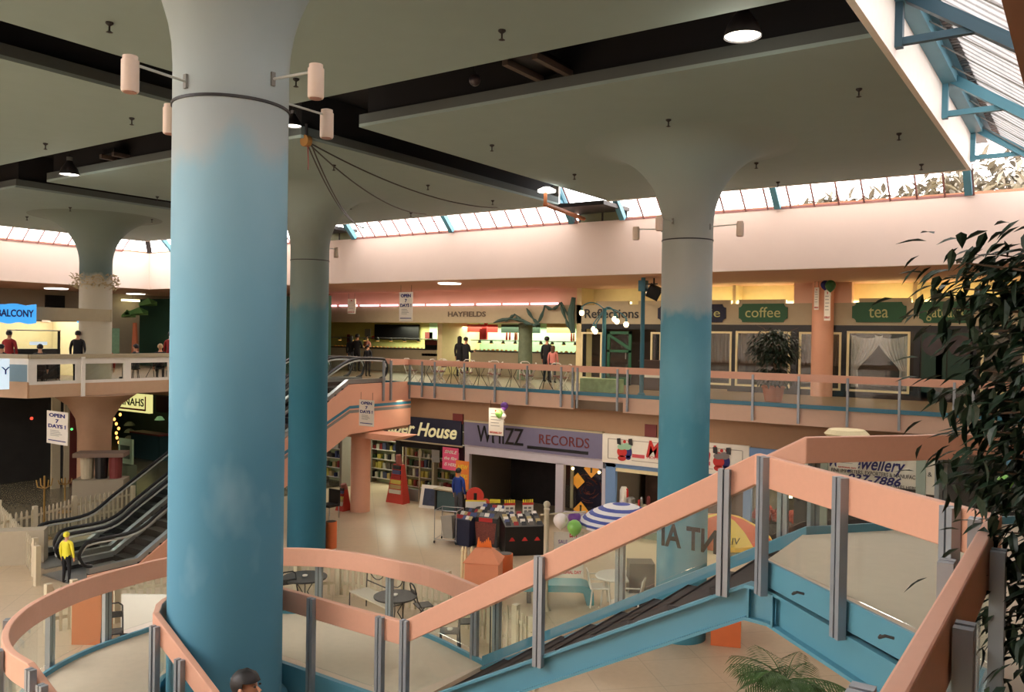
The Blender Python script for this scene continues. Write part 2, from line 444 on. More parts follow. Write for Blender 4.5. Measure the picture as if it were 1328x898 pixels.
# blue roof steel: one frame every 4.6 m
def roof_frame(kind, t, label, dark=False):
    mt = M['blue'] if not dark else mat('steel_blue_shade', (52, 84, 100), .5)  # shade put into a darker copy of the blue
    if kind == 'right':
        T = lambda a, z: Vector((-2.33+a, t, z))
        span = XR+2.33
    elif kind == 'far':
        T = lambda a, z: Vector((t, 22.12+a, z)); span = YF-22.12
    else:
        T = lambda a, z: Vector((-35.33-a, t, z)); span = -XL-35.33
    o = thing('roof_frame', label, 'roof frame', T(0, ZS+.1), 0, 'blue roof frames under the %s skylight' % kind)
    w = .07
    def bar(p, q, r, name):
        b = MB(); d = (q-p).normalized(); side = Vector((0, 1, 0)) if kind != 'far' else Vector((1, 0, 0)); up = side.cross(d).normalized()
        A = [p+side*r+up*r, p-side*r+up*r, p-side*r-up*r, p+side*r-up*r]; B = [v+(q-p) for v in A]
        b.hexa(A, B); b.build(name, mt, o, W=True)
    zt = ZT-.12
    bar(T(0, ZS+.12), T(0, zt+.02), .07, 'post')
    bar(T(-.02, zt), T(span-.05, ZF+.02), .085, 'rafter')
    k = .57 if kind != 'far' else .7
    bar(T(0, ZS+.2), T(span*k, ZS+.2), .05, 'tie')
for y, l in ((12.85, 'blue roof frame nearest the top right corner of the photo, coloured darker for shade'), (17.35, 'middle blue roof frame of the right hand skylight'), (21.75, 'farthest blue roof frame of the right hand skylight, at the slab corner'), (8.3, 'blue roof frame of the right hand skylight nearest the viewer')):
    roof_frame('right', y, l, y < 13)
for x, l in ((-2.55, 'blue frame at the right end of the far skylight, against the trees'), (-7.2, 'blue frame in the far skylight right of the centre column'), (-11.95, 'blue frame left of the centre column at the edge of the ceiling slot'), (-13.75, 'blue frame at the right end of the middle far skylight'), (-18.65, 'blue frame in the middle of the far skylight left of centre'), (-23.4, 'blue frame at the left end of the middle far skylight beside the second blue column'), (-35.1, 'blue frame in the far left corner of the skylight')):
    roof_frame('far', x, l)
for y, l in ((20.4, 'blue frame of the left skylight seen right of the distant column'), (16.0, 'blue frame of the left skylight seen left of the distant column')):
    roof_frame('left', y, l)
cb = MB().cyl((-35.3, 22.05, ZT-.1), (XL+.05, YF-.05, ZF+.1), .16, n=4)
tag(cb.build('hip_rafter', M['dark']), 'dark diagonal rafter in the far left corner of the skylights', 'rafter')
rb = MB().box((-2.36, -.2, ZT-.3), (-2.12, 22.9, ZT-.04)); rb.box((-2.12, -.2, ZT-.1), (-2.0, 22.9, ZT+.02))
tag(rb.build('ridge_beam', M['blue']), 'long blue beam along the top of the right hand skylight', 'beam')
mt_, nt_, out_ = new_mat('translucent_sheet')
tr_ = nt_.nodes.new('ShaderNodeBsdfTranslucent'); no_ = nt_.nodes.new('ShaderNodeTexNoise'); no_.inputs['Scale'].default_value = 4
cr_ = nt_.nodes.new('ShaderNodeMapRange'); cr_.inputs[3].default_value = .34; cr_.inputs[4].default_value = .42
cb_ = nt_.nodes.new('ShaderNodeCombineColor'); nt_.links.new(no_.outputs['Fac'], cr_.inputs[0])
for k_ in range(3): nt_.links.new(cr_.outputs[0], cb_.inputs[k_])
nt_.links.new(cb_.outputs[0], tr_.inputs[0]); nt_.links.new(tr_.outputs[0], out_.inputs[0]); MATS['translucent_sheet'] = mt_
tag(rib.build('shade_slats', mt_, smooth=False), 'white sloping slats above the right hand skylight', 'slats')
tb = MB()
for i in range(150): tb.box((-2.0, -.2+i*.155, ZT-.16), (-1.86, -.2+i*.155+.1, ZT+.04))
tag(tb.build('ridge_closer', M['dark']), 'dark toothed closing strip beside the blue ridge beam', 'closing strip')

# ================================================================= COLUMNS
def column(C, r, label, paint, rc=1.65, ring=None, base=None):
    prof = [(r, 0), (r, ZS-rc)]
    for i in range(1, 15):
        a = PI/2*i/14; prof.append((r+rc*(1-math.cos(a)), ZS-rc+rc*math.sin(a)))
    b = MB().lathe((C[0], C[1], 0), prof, 64)
    o = thing('column', label, 'column', (C[0], C[1], 0), 0, 'blue mural columns')
    b.build('shaft', paint, o, W=True, smooth=True)
    if ring:
        MB().lathe((C[0], C[1], ring-.012), [(r+.012, 0), (r+.012, .024)], 64, cap=True).build('band', M['dark'], o, W=True)
    return o
C1 = (-6.45, 4.87); C2 = pd(889.0, 450, 17.8)[:2]; C3 = pd(400.5, 450, 24.2)[:2]; C4 = pd(123.5, 450, 30.4)[:2]
p1 = column_paint('mural_near', [(0, (62, 134, 164)), (5.0, (78, 146, 176)), (6.6, (110, 170, 196)), (7.7, (140, 186, 206)), (7.95, (172, 186, 190)), (8.6, (168, 184, 186)), (9.6, (148, 164, 160)), (10.2, (142, 162, 160))], (150, 190, 208))
p2 = column_paint('mural_far', [(0, (58, 132, 156)), (4.4, (70, 150, 176)), (5.6, (96, 166, 190)), (6.75, (78, 148, 172)), (6.95, (150, 168, 172)), (7.6, (166, 170, 164)), (8.8, (148, 156, 150)), (9.8, (142, 162, 160))], (120, 176, 196))
p3 = column_paint('mural_left', [(0, (24, 96, 120)), (4.4, (30, 108, 132)), (6.4, (56, 118, 136)), (6.9, (70, 120, 134)), (7.2, (110, 130, 128)), (8.8, (124, 136, 130)), (9.8, (142, 162, 160))], (40, 110, 130))
p4 = column_paint('mural_plain', [(0, (190, 160, 130)), (5, (196, 188, 164)), (8.0, (190, 184, 166)), (8.2, (96, 120, 120)), (9.2, (120, 138, 132))], (170, 170, 160))
co1 = column(C1, .50, 'huge nearest pale blue painted column at left centre, in the well of the stairs', p1, ring=8.3)
co2 = column(C2, .525, 'blue painted column right of centre standing on the beige ground floor', p2, ring=8.35)
co3 = column(C3, .54, 'darker teal blue column beside the escalators, just right of the nearest column', p3, ring=8.35)
co4 = column(C4, .54, 'distant grey column at far left rising through the balcony kiosk with a wreath around it', p4)
# garland round the distant column
wr = MB()
for i in range(260):
    a = random.random()*2*PI; rr = .56+random.random()*.22; z = 7.75+random.random()*.5
    p = Vector((C4[0]+math.cos(a)*rr, C4[1]+math.sin(a)*rr, z)); d = Vector((random.uniform(-1, 1), random.uniform(-1, 1), random.uniform(-.6, .6))).normalized()*.12
    wr.cyl(p, p+d, .022, .008, n=4)
tag(wr.build('twig_garland', mat('dry_twigs', (190, 174, 140), .9)), 'garland of pale twigs wrapped round the distant column above the kiosk', 'garland')

# lamps on arms on the columns
def column_lamp(C, r, top, colr, label, h=.30, rr=.075):
    """top: world position of the lamp's top centre"""
    top = Vector(top); c = Vector((C[0], C[1], top.z-.06)); d = (top-c); d.z = 0; d.normalize()
    o = thing('column_lamp', label, 'lamp', c+d*r, 0, 'white cylinder lamps on arms round the columns')
    MB().cyl(c+d*(r-.0), top+Vector((0, 0, -.06)), .012, n=6).build('arm', mat('arm_paint', (190, 196, 190), .5), o, W=True)
    b = MB().lathe(top-Vector((0, 0, h)), [(rr*.9, 0), (rr, .012), (rr, h*.86), (rr*.86, h*.88), (rr*.86, h*.98), (rr*.6, h)], 24)
    b.build('shade', colr, o, W=True, smooth=True)
    MB().lathe(top-Vector((0, 0, h+.002)), [(rr*.75, -.004), (rr*.75, .004)], 20).build('lens', mat('lamp_lens', (170, 120, 104), .4), o, W=True)
    MB().box((-.02, -.02, -.06), (.02, .02, .06)).build('bracket', M['gray'], o)
cyl_c = mat('lamp_cream', (226, 206, 190), .5)
def lamp_at(C, r, px, py, reach, label, h=.3, rr=.075, far=False):
    """place the lamp on the photo's ray at horizontal distance `reach` from the column axis"""
    d = ray(px, py); best = None
    ts = [k*.02 for k in range(100, 1700)]
    for t in ts:
        p = EYE+d*t; e_ = math.hypot(p.x-C[0], p.y-C[1])-reach
        s_ = (p.xy.length > Vector(C).length) == far
        if s_ and (best is None or abs(e_) < best[0]): best = (abs(e_), p)
    column_lamp(C, r, best[1], cyl_c, label, h, rr)
lamp_at(C1, .5, 169, 72, 1.04, 'cylinder lamp on the nearest column, upper left one', .29, .068)
lamp_at(C1, .5, 410, 83, 1.0, 'cylinder lamp on the nearest column, upper right one', .29, .068)
lamp_at(C1, .5, 221, 135, 1.0, 'cylinder lamp on the nearest column, lower left one half behind it', .29, .068, True)
lamp_at(C1, .5, 424, 142, 1.15, 'cylinder lamp on the nearest column, lower right one', .29, .068, True)
lamp_at(C2, .525, 855, 280, 1.0, 'cylinder lamp in front of the right column, beside its left edge', .30, .075)
lamp_at(C2, .525, 825, 294, 1.05, 'cylinder lamp left of the right column on a dark arm', .28, .075, True)
lamp_at(C2, .525, 960, 287, 1.2, 'cylinder lamp right of the right column on a dark arm', .30, .075)
lamp_at(C3, .54, 436, 321, 1.2, 'small cylinder lamp right of the teal column', .3, .075, True)

# sprinkler heads
for k, (x, y) in enumerate([(651, 39), (867, 155), (1114, 115), (1166, 173), (1195, 213), (981, 211), (1009, 236), (638, 188), (745, 226), (639, 260), (555, 240), (533, 276), (433, 214), (455, 266), (384, 102), (142, 29), (171, 153), (59, 186), (204, 255), (91, 269), (197, 284), (35, 281), (145, 297)]):
    p = pz(x, y, ZS)
    inr = [(i, j) for i, a in enumerate(SX) for j, b_ in enumerate(SY) if a[0] < p.x < a[1] and b_[0] < p.y < b_[1]]
    if not inr: continue
    i, j = inr[0]
    nm = {(2, 1): 'the slab over the right column', (1, 1): 'the slab over the teal column', (0, 1): 'the slab over the distant left column', (2, 0): 'the slab over the nearest column', (1, 0): 'the upper left slab', (0, 0): 'the far upper left slab'}[(i, j)]
    b = MB().lathe((0, 0, -.14), [(.012, 0), (.045, .01), (.012, .03), (.012, .09), (.05, .12), (.05, .14)], 10)
    o = b.build('sprinkler_head', M['dark']); o.location = (p.x, p.y, ZS-.14)
    tag(o, 'small dark sprinkler head under %s' % nm, 'sprinkler', 'sprinkler heads under %s' % nm)

# pendant high bay lamps in the dark slots
def highbay(px, py, z, r, label):
    p = pz(px, py, z)
    o = thing('pendant_lamp', label, 'lamp', p, 0, 'round lamps hanging in the ceiling slots')
    MB().lathe((0, 0, 0), [(r, 0), (r*1.02, .02), (r*.8, r*.7), (r*.42, r*1.25), (r*.3, r*1.5)], 28, cap=False).build('shade', M['dark'], o, smooth=True)
    MB().lathe((0, 0, .02), [(r*.95, 0), (r*.9, .03)], 28).build('diffuser', EM['lamp'], o)
    MB().cyl((0, 0, r*1.5), (0, 0, r*1.9), r*.3, n=12).build('housing', M['steel'], o)
    MB().cyl((0, 0, r*1.9), (0, 0, ZT-z), .012, n=6).build('cord', M['dark'], o)
    return p
HB = [highbay(963, 48, 10.15, .235, 'large dark pendant lamp with a white disc in the slot at upper right'),
      highbay(90, 227, 10.1, .23, 'pendant lamp with a white disc in the slot at the left edge'),
      highbay(380, 164, 10.3, .16, 'small pendant lamp just right of the nearest column in the dark slot')]
p = pz(709, 249, 10.15)
o = thing('bracket_lamp', 'white disc lamp on a brown bracket near the far end of the ceiling slot', 'lamp', p)
MB().lathe((0, 0, 0), [(.24, 0), (.24, .05), (.1, .12)], 24).build('disc', EM['lamp'], o, smooth=True)
q = Vector((pY(757, 284, YF).x, YF, pY(757, 284, YF).z))
b = MB().cyl(p+Vector((-.04, 0, -.02)), p+Vector((-.04, 0, -.35)), .05, n=8); b.cyl(p+Vector((-.04, 0, -.33)), q, .07, n=6)
b.build('bracket', M['woodbrown'], o, W=True)
# black twin-bar fittings in the slot
for (x, y, l) in ((707, 97, 'black twin bar fitting in the slot above the centre'), (175, 211, 'black twin bar fitting in the slot at upper left')):
    p = pz(x, y, 10.55)
    o = thing('slot_fitting', l, 'ceiling fitting', p)
    for s_ in (-1, 1): MB().box((-.05+s_*.28, -.75, 0), (.05+s_*.28, .75, .1)).build('bar', mat('bar_brown', (88, 76, 70), .5), o)
    MB().box((-.25, -.7, .1), (.25, .7, .22)).build('housing', M['blk'], o)
    MB().cyl((0, 0, .2), (0, 0, ZT-10.55), .02, n=6).build('hanger', M['dark'], o)
p = pz(616, 104, 10.5)
o = thing('slot_bulb', 'dim dark bulb fitting hanging in the slot above the centre', 'lamp', p)
MB().ball((0, 0, 0), .1).build('globe', mat('dim_globe', (50, 40, 44), .3), o, smooth=True)
MB().cyl((0, 0, .1), (0, 0, ZT-10.5), .015, n=6).build('cord', M['dark'], o)
# reel and hanging cables
p = pz(397, 183, 10.25)
o = thing('cable_anchor', 'round brass cable anchor on the slot edge beside the nearest column', 'cable anchor', p)
MB().cyl((0, -.06, 0), (0, .06, 0), .12, n=16).build('reel', mat('brass', (150, 110, 60), .5, .4), o)
MB().tube([(.05, 0, -.05), (.08, 0, -.5), (.07, 0, -.6)], .012).build('pull_cord', M['maroon'], o)
MB().cyl((0, 0, .1), (0, 0, .35), .03, n=8).build('stem', M['dark'], o)
for k, (x2, y2, sag, lb) in enumerate(((494, 284, .9, 'thicker twin cable sagging from the brass anchor, lowest of the three'), (558, 278, .4, 'middle dark cable sagging from the brass anchor to the far skylight'), (655, 270, .35, 'longest dark cable sagging from the brass anchor to the far skylight'))):
    e_ = pY(x2, y2, 22.15); pts = []
    for i in range(25):
        t = i/24; v = p.lerp(e_, t); v.z -= sag*4*t*(1-t); pts.append(v)
    b = MB().tube(pts, .016, 5)
    if k == 0: b.tube([v+Vector((.06, .05, -.05*math.sin(PI*i/24))) for i, v in enumerate(pts)], .016, 5)
    tag(b.build('hanging_cable', M['dark']), lb, 'cable', 'cables hanging from the brass anchor')
pts = [pY(512+(568-512)*i/12, 290+3.5*4*(i/12)*(1-i/12)-(i/12)*4, 23.0) for i in range(13)]
tag(MB().tube(pts, .014, 5).build('loose_cable', M['maroon']), 'loose cable looped in front of the far skylight panes', 'cable')

# the hall goes on behind the viewer: end wall and its side fascias (open roof gap added to light the foreground)
struct('wall_near', MB().box((-52, -14.3, -.3), (12.2, -14, 12)), M['fascia'])
struct('floor', MB().box((-52, -14, -.3), (14, -6, 0)), M['floor'])
struct('wall_left', MB().box((XL-.22, -14, ZC), (XL, -6, ZF)), M['fascia'])
struct('wall_right', MB().box((XR, -14, ZC), (XR+.12, -6, ZF)), M['fascia'])
struct('ceiling', MB().box((XR+.12, -14, ZF), (12, -6, ZF+.1)), M['brown'])
struct('ceiling', MB().box((-52, -14, ZF), (XL-.22, -6, ZF+.1)), M['brown'])
struct('wall_right', MB().box((12, -14, 0), (12.2, -6, ZF)), M['creamw'])
struct('wall_left', MB().box((-52.2, -14, 0), (-52, -6, ZF)), M['creamw'])

struct('ceiling', MB().box((-35.3, -14, ZS), (-26, -1.2, ZS+.3)), M['slab'])  # unseen covers, spaced to size the added daylight gap
struct('ceiling', MB().box((-9.5, -14, ZS), (XR, -1.2, ZS+.3)), M['slab'])
# ================================================================= GALLERY DECKS
struct('floor', MB().box((-52, YF+.14, G-.45), (12, 34.5, G)), M['gfloor'])
struct('floor', MB().prism([(-52, 13.6), (-30.6, 13.5), (-28.9, 14.1), (-28.9, YF+.14), (-52, YF+.14)], G-.45, G), M['gfloor'])
SC = .805; DZ = E-1.85*SC; RZ = E-.92*SC           # stair deck level, stair rail level
LD = E-3.983*SC; LR = E-3.053*SC                    # lower landing deck and rail
# outer shell
struct('wall_far', MB().box((-52, 34.3, 0), (12, 34.6, ZC)), M['lime'])
struct('wall_left', MB().box((-52.2, -6, 0), (-52, 34.5, ZC)), M['greenwall'])
struct('wall_right', MB().box((12, -6, 0), (12.2, 36, ZF)), M['creamw'])
# -------- far gallery edge
xa = pY(531.5, 500, YF).x; xb = pY(743, 520, YF).x; xc = pY(808, 520, YF).x
g1 = thing('gallery_edge', 'long salmon gallery edge beam in front of the food tables', 'edge beam', ((xa+xb)/2, YF, G-.45))
MB().box((xa, YF, G-.47), (xb, YF+.14, G)).build('fascia_board', M['fascia2'] if 'fascia2' in M else mat('gallery_fascia', (228, 192, 168), .7, var=.04), g1, W=True)
g2 = thing('gallery_edge', 'salmon gallery edge beam running to the right under the tea and coffee shops', 'edge beam', ((xc+12)/2, YF, G-.45))
MB().box((xc, YF, G-.47), (12, YF+.14, G)).build('fascia_board', MATS['gallery_fascia'], g2, W=True)
g3 = thing('gallery_edge', 'thin recessed edge of the gallery over the dark gap left of the right column', 'edge beam', ((xb+xc)/2, YF, G-.2))
MB().box((xb, YF+.1, G-.17), (xc, YF+.14, G)).build('fascia_board', MATS['gallery_fascia'], g3, W=True)
MB().box((xb+.35, YF+.5, G-.44), (xc, YF+.6, G-.2)).build('gap_shade_board', M['blk'], g3, W=True)  # black board put in as the shade of the opening
def balustrade(name, label, path, posts, zr, zd, rh=.2, kick=True, drop=.42, group=None, pr_=.03):
    c = sum((Vector((p[0], p[1])) for p in path), Vector((0, 0)))/len(path)
    o = thing(name, label, 'balustrade', (c.x, c.y, zd), 0, group)
    P = [Vector((p[0], p[1], 0)) for p in path]
    MB().strip([p+Vector((0, 0, zr)) for p in P], -rh, 0, .05).build('handrail', M['rail'], o, W=True)
    MB().strip([p+Vector((0, 0, zd)) for p in P], .12, zr-zd-rh*.7, .012).build('glass_panel', M['glass'], o, W=True)
    if kick: MB().strip([p+Vector((0, .0, zd)) for p in P], 0, .11, .05).build('kick_rail', M['blued'], o, W=True)
    for (x, y) in posts: MB().box((x-pr_, y-pr_, zd-drop), (x+pr_, y+pr_, zr-.06)).build('post', M['alu'], o, W=True)
    return o
YP = YF-.06
f = lambda px: pY(px, 490, YP).x
balustrade('balustrade', 'far gallery glass balustrade with salmon rail in front of the food tables', [(f(500), YP-.0), (f(744), YP)], [(f(x), YP-.03) for x in (548, 564.5, 602.7, 642.6, 684.4, 728.5, 743.5)], G+.93, G)
balustrade('balustrade', 'far gallery glass balustrade in front of the dark gap left of the right column', [(f(744), YP), (f(806), YP)], [(f(x), YP-.03) for x in (749.5, 801.5)], G+.93, G)
balustrade('balustrade', 'far gallery glass balustrade running right under the coffee and tea signs', [(f(806), YP), (3, YP)], [(f(x), YP-.03) for x in (814.5, 870, 977, 1036.5, 1100, 1167.4, 1238.3, 1263)]+[(-1.1, YP-.03), (.6, YP-.03)], G+.93, G)
# -------- right gallery on the viewer's side
struct('floor', MB().box((-.28, -6, DZ-.4), (12, 8.2, DZ)), M['deck'])

# ================================================================= STAIRCASE
st = thing('staircase', 'blue steel switchback staircase with salmon handrails and glass panels wrapped round the nearest column', 'staircase', (-4, 5.2, 0))
YN, YK = 6.782*SC, 8.219*SC                         # near and far side of the upper flight
PX = -2.202*SC; P2 = (-.411*SC, 5.203*SC); Q1 = (-2.227*SC, 8.219*SC); Q2 = (-.557*SC, 10.159*SC)
XLO = -5.976*SC
lo = lambda x, y: pz(x, y, LR)
slope = (RZ-LR)/(PX-XLO)
zfl = lambda x: DZ+slope*(x-PX)                     # nosing line of the upper flight
# upper landing deck
MB().prism([(PX, YN), P2, (P2[0], 1.0), (.0, 1.0), (0, Q2[1]), (Q2[0], Q2[1]), (Q1[0], Q1[1])], DZ-.06, DZ+.004).build('landing_deck', M['deck'], st, W=True)
# flight: treads and risers
NR = 10; run = (PX-XLO)/NR; rise = (DZ-LD)/NR
for i in range(NR-1):
    x1 = PX-run*i; z = DZ-rise*(i+1)
    b = MB().box((x1-run-.03, YN+.03, z-.075), (x1, YK-.03, z-.03)); b.build('tread', M['tread'], st, W=True)
b = MB()
for i in range(NR):
    x1 = PX-run*i; z = DZ-rise*(i+1); b.box((x1-.02, YN+.04, z), (x1-.005, YK-.04, z+rise-.03))
b.build('riser', M['tread'], st, W=True)
# stringers: I-section, web with top and bottom flange
def beam(path, y_out, up, depth, name='stringer', mt=None, fl=.055):
    """path of points along the top edge"""
    P = [Vector(p) for p in path]
    b = MB().strip(P, -depth, 0, .02); b.strip(P, -.022, .0, fl*2); b.strip(P, -depth, -depth+.022, fl*2)
    return b.build(name, mt or M['blue'], st, W=True)
so = .03
topz = lambda x: DZ-.045+slope*(x-PX)-.05
near = [(XLO-.3, YN, LD-.03), (XLO+.05, YN, LD+.05), (PX-.06, YN, DZ-.11), (PX+.12, YN-.03, DZ-.11), (P2[0], P2[1], DZ-.11), (P2[0], 1.0, DZ-.11)]
beam(near, 0, 0, .235)
for x in (PX-.04, PX+.14):
    y = YN if x < PX else YN-.08
    MB().box((x-.006, y-.055, DZ-.33), (x+.006, y+.0, DZ-.12)).build('stiffener', M['blue'], st, W=True)
beam([(XLO-.1, YK, LD-.06), (PX, YK, DZ-.11), (Q2[0], Q2[1], DZ-.11), (-.1, Q2[1]+.4, DZ-.11)], 0, 0, .235)
# kick rails above the decks
MB().strip([(PX+.02, YN-.012, DZ), (P2[0]-.012, P2[1]-.012, DZ), (P2[0]-.012, 1.0, DZ)], -.085, .075, .02).build('kick_rail', M['blue'], st, W=True)
MB().strip([(XLO, YK-.02, LD+.03), (PX, YK-.02, DZ+.0), (Q2[0], Q2[1]-.02, DZ)], -.03, .065, .02).build('kick_rail', M['blue'], st, W=True)
# handrails
RH = .25*SC
def rail(path, name='handrail'):
    return MB().strip(path, -RH, 0, .055).build(name, M['rail'], st, W=True, bevel=.008)
def panel(path, h0=.1, h1=None):
    return MB().strip(path, -(RZ-DZ)+h0, -RH*.8, .01).build('glass_panel', M['glass'], st, W=True)
V3 = lambda p, z: Vector((p[0], p[1], z))
up_near = [Vector((XLO, YN-.02, LR)), Vector((PX, YN-.02, RZ)), V3((P2[0], P2[1]-.0), RZ), Vector((P2[0], -2.5, RZ))]
rail(up_near)
panel(up_near)
up_far = [Vector((XLO, YK, LR)), Vector((Q1[0], YK, RZ)), V3(Q2, RZ), Vector((.4, Q2[1]+1.0, RZ)), Vector((2.6, Q2[1]+3.2, RZ))]
# (only the stretch the photo shows: it runs on to the right)
up_far = up_far[:3]+[V3((.5, Q2[1]+1.1), RZ)]
rail(up_far); panel(up_far)
# lower landing outer rail
outer_px = [(560, 737), (520, 728.5), (480, 720), (425, 713), (370, 711), (300, 713), (225, 722), (160, 737), (100, 755), (50, 778), (20, 800), (7, 822), (14, 843), (40, 860)]
outer = [lo(x, y) for x, y in outer_px]
outer = [Vector((XLO, YK, LR))]+outer
outer = smoothpath(outer, 4)
olow = outer[-1]
YO = olow.y
LXI = lo(232, 793).x                                 # where the lower flight starts
sl2 = (1.769*SC)/(3.1*SC)
def down(x0, y, x): return Vector((x, y, LR-sl2*(x-x0)))
out_all = outer+[down(olow.x+.15, YO, olow.x+.6), down(olow.x+.15, YO, olow.x+6.0)]
rail(out_all)
panel(out_all)
# inner rail, wrapped round the column
inner = [Vector((XLO, YN-.02, LR))]
for x, y in ((455, 784.5), (400, 766)): inner.append(lo(x, y))
inner[-1].y = YN-.01; inner[-2].y = YN-.02
rr = .575; cc = Vector((C1[0], C1[1], LR))
inner.append(Vector((cc.x-.1, max(YN-.02, cc.y+rr), LR)))
for k in range(2, 11):
    a = PI/2+PI*k/12*1.0
    inner.append(cc+Vector((math.cos(a)*rr, math.sin(a)*rr, 0)))
yi = cc.y-rr+.02
inner.append(Vector((cc.x-.22, yi, LR)))
x0 = inner[-1].x
inn_all = inner+[down(x0, yi, x0+5.6)]
rail(inn_all); panel(inn_all)
# lower landing deck
dpts = [(p.x, p.y) for p in outer]
bm_ = MB()
def deck_quad(a, b, c, d): bm_.hexa([(*a, LD-.08), (*b, LD-.08), (*c, LD-.08), (*d, LD-.08)], [(*a, LD), (*b, LD), (*c, LD), (*d, LD)])
prev = None
for p in outer:                                     # ring of quads from the kick rail in to the well
    if p.x > cc.x: q = (p.x, YN)
    else:
        a = math.atan2(p.y-cc.y, p.x-cc.x); q = (cc.x+math.cos(a)*(rr-.02), cc.y+math.sin(a)*(rr-.02))
        if p.y > cc.y and q[0] > cc.x-.15: q = (q[0], YN)
    if prev and (Vector(q)-Vector(prev[1])).length+(p.xy-Vector(prev[0])).length > .01: deck_quad(prev[0], (p.x, p.y), q, prev[1])
    prev = ((p.x, p.y), q)
deck_quad(prev[0], (x0, YO), (x0, yi), (min(prev[1][0], x0-.01), prev[1][1]))
bm_.build('landing_deck', M['deck'], st, W=True)
MB().strip([Vector((x, y, LD)) for x, y in dpts], -.03, .045, .03).build('kick_rail', M['blue'], st, W=True)
MB().strip([Vector((x, y, LD)) for x, y in dpts], -.32, -.03, .05).build('stringer', M['blued'], st, W=True)
MB().strip([Vector((p.x, p.y, LD)) for p in inner], -.3, .04, .05).build('stringer', M['blue'], st, W=True)
# lower flight
for i in range(16):
    xa_ = x0+i*.29; z = LD-.165*(i+1)
    MB().box((xa_, YO+.03, z-.04), (xa_+.31, yi-.03, z)).build('tread', M['tread'], st, W=True)
for y in (YO, yi):
    MB().strip([Vector((x0, y, LD-.05)), Vector((x0+5.2, y, LD-.05-sl2*5.2))], -.28, 0, .05).build('stringer', M['blue'], st, W=True)
# posts: twin channel aluminium posts outside the rails
def tpost(x, y, z0, z1, ang=0, w=.078, d=.05):
    b = MB(); R = Matrix.Rotation(ang, 4, 'Z'); T = Matrix.Translation((x, y, 0))
    for s_ in (-1, 1):
        b.box((s_*w/2-(.033 if s_ > 0 else 0), -d/2, z0), (s_*w/2+(.033 if s_ < 0 else 0), d/2, z1))
    b.mi = 1; b.box((-.0065, -d/2+.012, z0), (.0065, d/2-.004, z1-.01))
    b.bm.transform(T @ R)
    b.build('post', [M['alu'], M['aluslot']], st, W=True)
off = .06
def hz(p): return p
zr_n = lambda x: RZ+slope*(x-PX)
for px, py in ((700, 729), (940, 616), (525, 808)):
    x = pY(px, py, YN-off).x; tpost(x, YN-off, zr_n(x)-.93*SC-.09, zr_n(x)+.0)
x = pY(493, 800, YN-off).x; tpost(x, YN-off, LD-.3, LR)
x = pY(404, 775, YN-off).x; tpost(x, YN-off, LD-.3, LR)
dv = Vector((P2[0]-PX, P2[1]-YN, 0)).normalized(); nv = Vector((dv.y, -dv.x, 0)); dang = math.atan2(dv.y, dv.x)
for px, py in ((990, 597), (1090, 624), (1232, 664)):
    # ray against the vertical plane of the diagonal rail
    d = ray(px, py); q = Vector((PX, YN, 0))+nv*off
    t = (q-EYE).dot(nv)/d.dot(nv); w_ = EYE+d*t
    tpost(w_.x, w_.y, DZ-.13, RZ+.0, dang)
for y in (4.05, 3.2, 1.9): tpost(P2[0]-off, y, DZ-.13, RZ-.0, PI/2)
tpost(P2[0]+off, 3.62, DZ-.1, RZ-.03, PI/2, .085); tpost(P2[0]+off, 2.6, DZ-.1, RZ-.03, PI/2, .085)
for px, py in ((616, 785), (645, 775), (805, 705), (1016, 625)):
    x = pY(px, py, YK+off).x; z = zr_n(min(x, PX)); tpost(x, YK+off, z-.93*SC-.05, z-.08)
dv = Vector((Q2[0]-Q1[0], Q2[1]-Q1[1], 0)).normalized(); a_ = math.atan2(dv.y, dv.x)
for t in (.12, 1.3, 2.4, 3.1):
    q = Vector((Q1[0], Q1[1], 0))+dv*t+Vector((-dv.y, dv.x, 0))*off; tpost(q.x, q.y, DZ-.1, RZ-.06, a_)
# outer curve posts
for px, py in ((500, 726), (412, 712), (298, 713), (152, 740), (76, 765), (18, 800), (10, 838)):
    q = lo(px, py); i = min(range(len(outer)), key=lambda k: (outer[k]-q).length)
    a = outer[max(i-1, 0)]; b_ = outer[min(i+1, len(outer)-1)]; d_ = (b_-a).normalized(); nn = Vector((-d_.y, d_.x, 0))
    c_ = Vector((C1[0], C1[1], 0)); s_ = 1 if nn.dot(outer[i]-c_) > 0 else -1
    q = outer[i]+nn*s_*off; tpost(q.x, q.y, LD-.12, LR-.06 if py < 800 else LR-.02, math.atan2(d_.y, d_.x), .078)
for k in range(4):
    x = olow.x+.12+k*(.16 if k < 2 else .6); q = down(olow.x+.15, YO, max(x, olow.x+.15)); tpost(x, YO-off, q.z-.95*SC, q.z)
for x in (x0+.06, x0+.42, x0+1.3, x0+2.2):
    q = down(x0, yi, x); tpost(x, yi-.05, q.z-.95*SC-.1, q.z-.06, 0, .09)
# collar at the foot of the column where the landing meets it
MB().lathe((C1[0], C1[1], LD-.35), [(.56, 0), (.56, .2), (.5, .26)], 40).build('column_collar', M['blue'], st, W=True, smooth=True)
# little brackets on the kick rail
for px, py in ((1030, 769), (1142, 825)):
    q = pz(px, py, DZ+.05); MB().tube([q, q+Vector((.0, -.03, .0)), q+Vector((.03, -.05, .02)), q+Vector((.07, -.06, .02))], .008, 6).build('clamp', M['dark'], st, W=True)
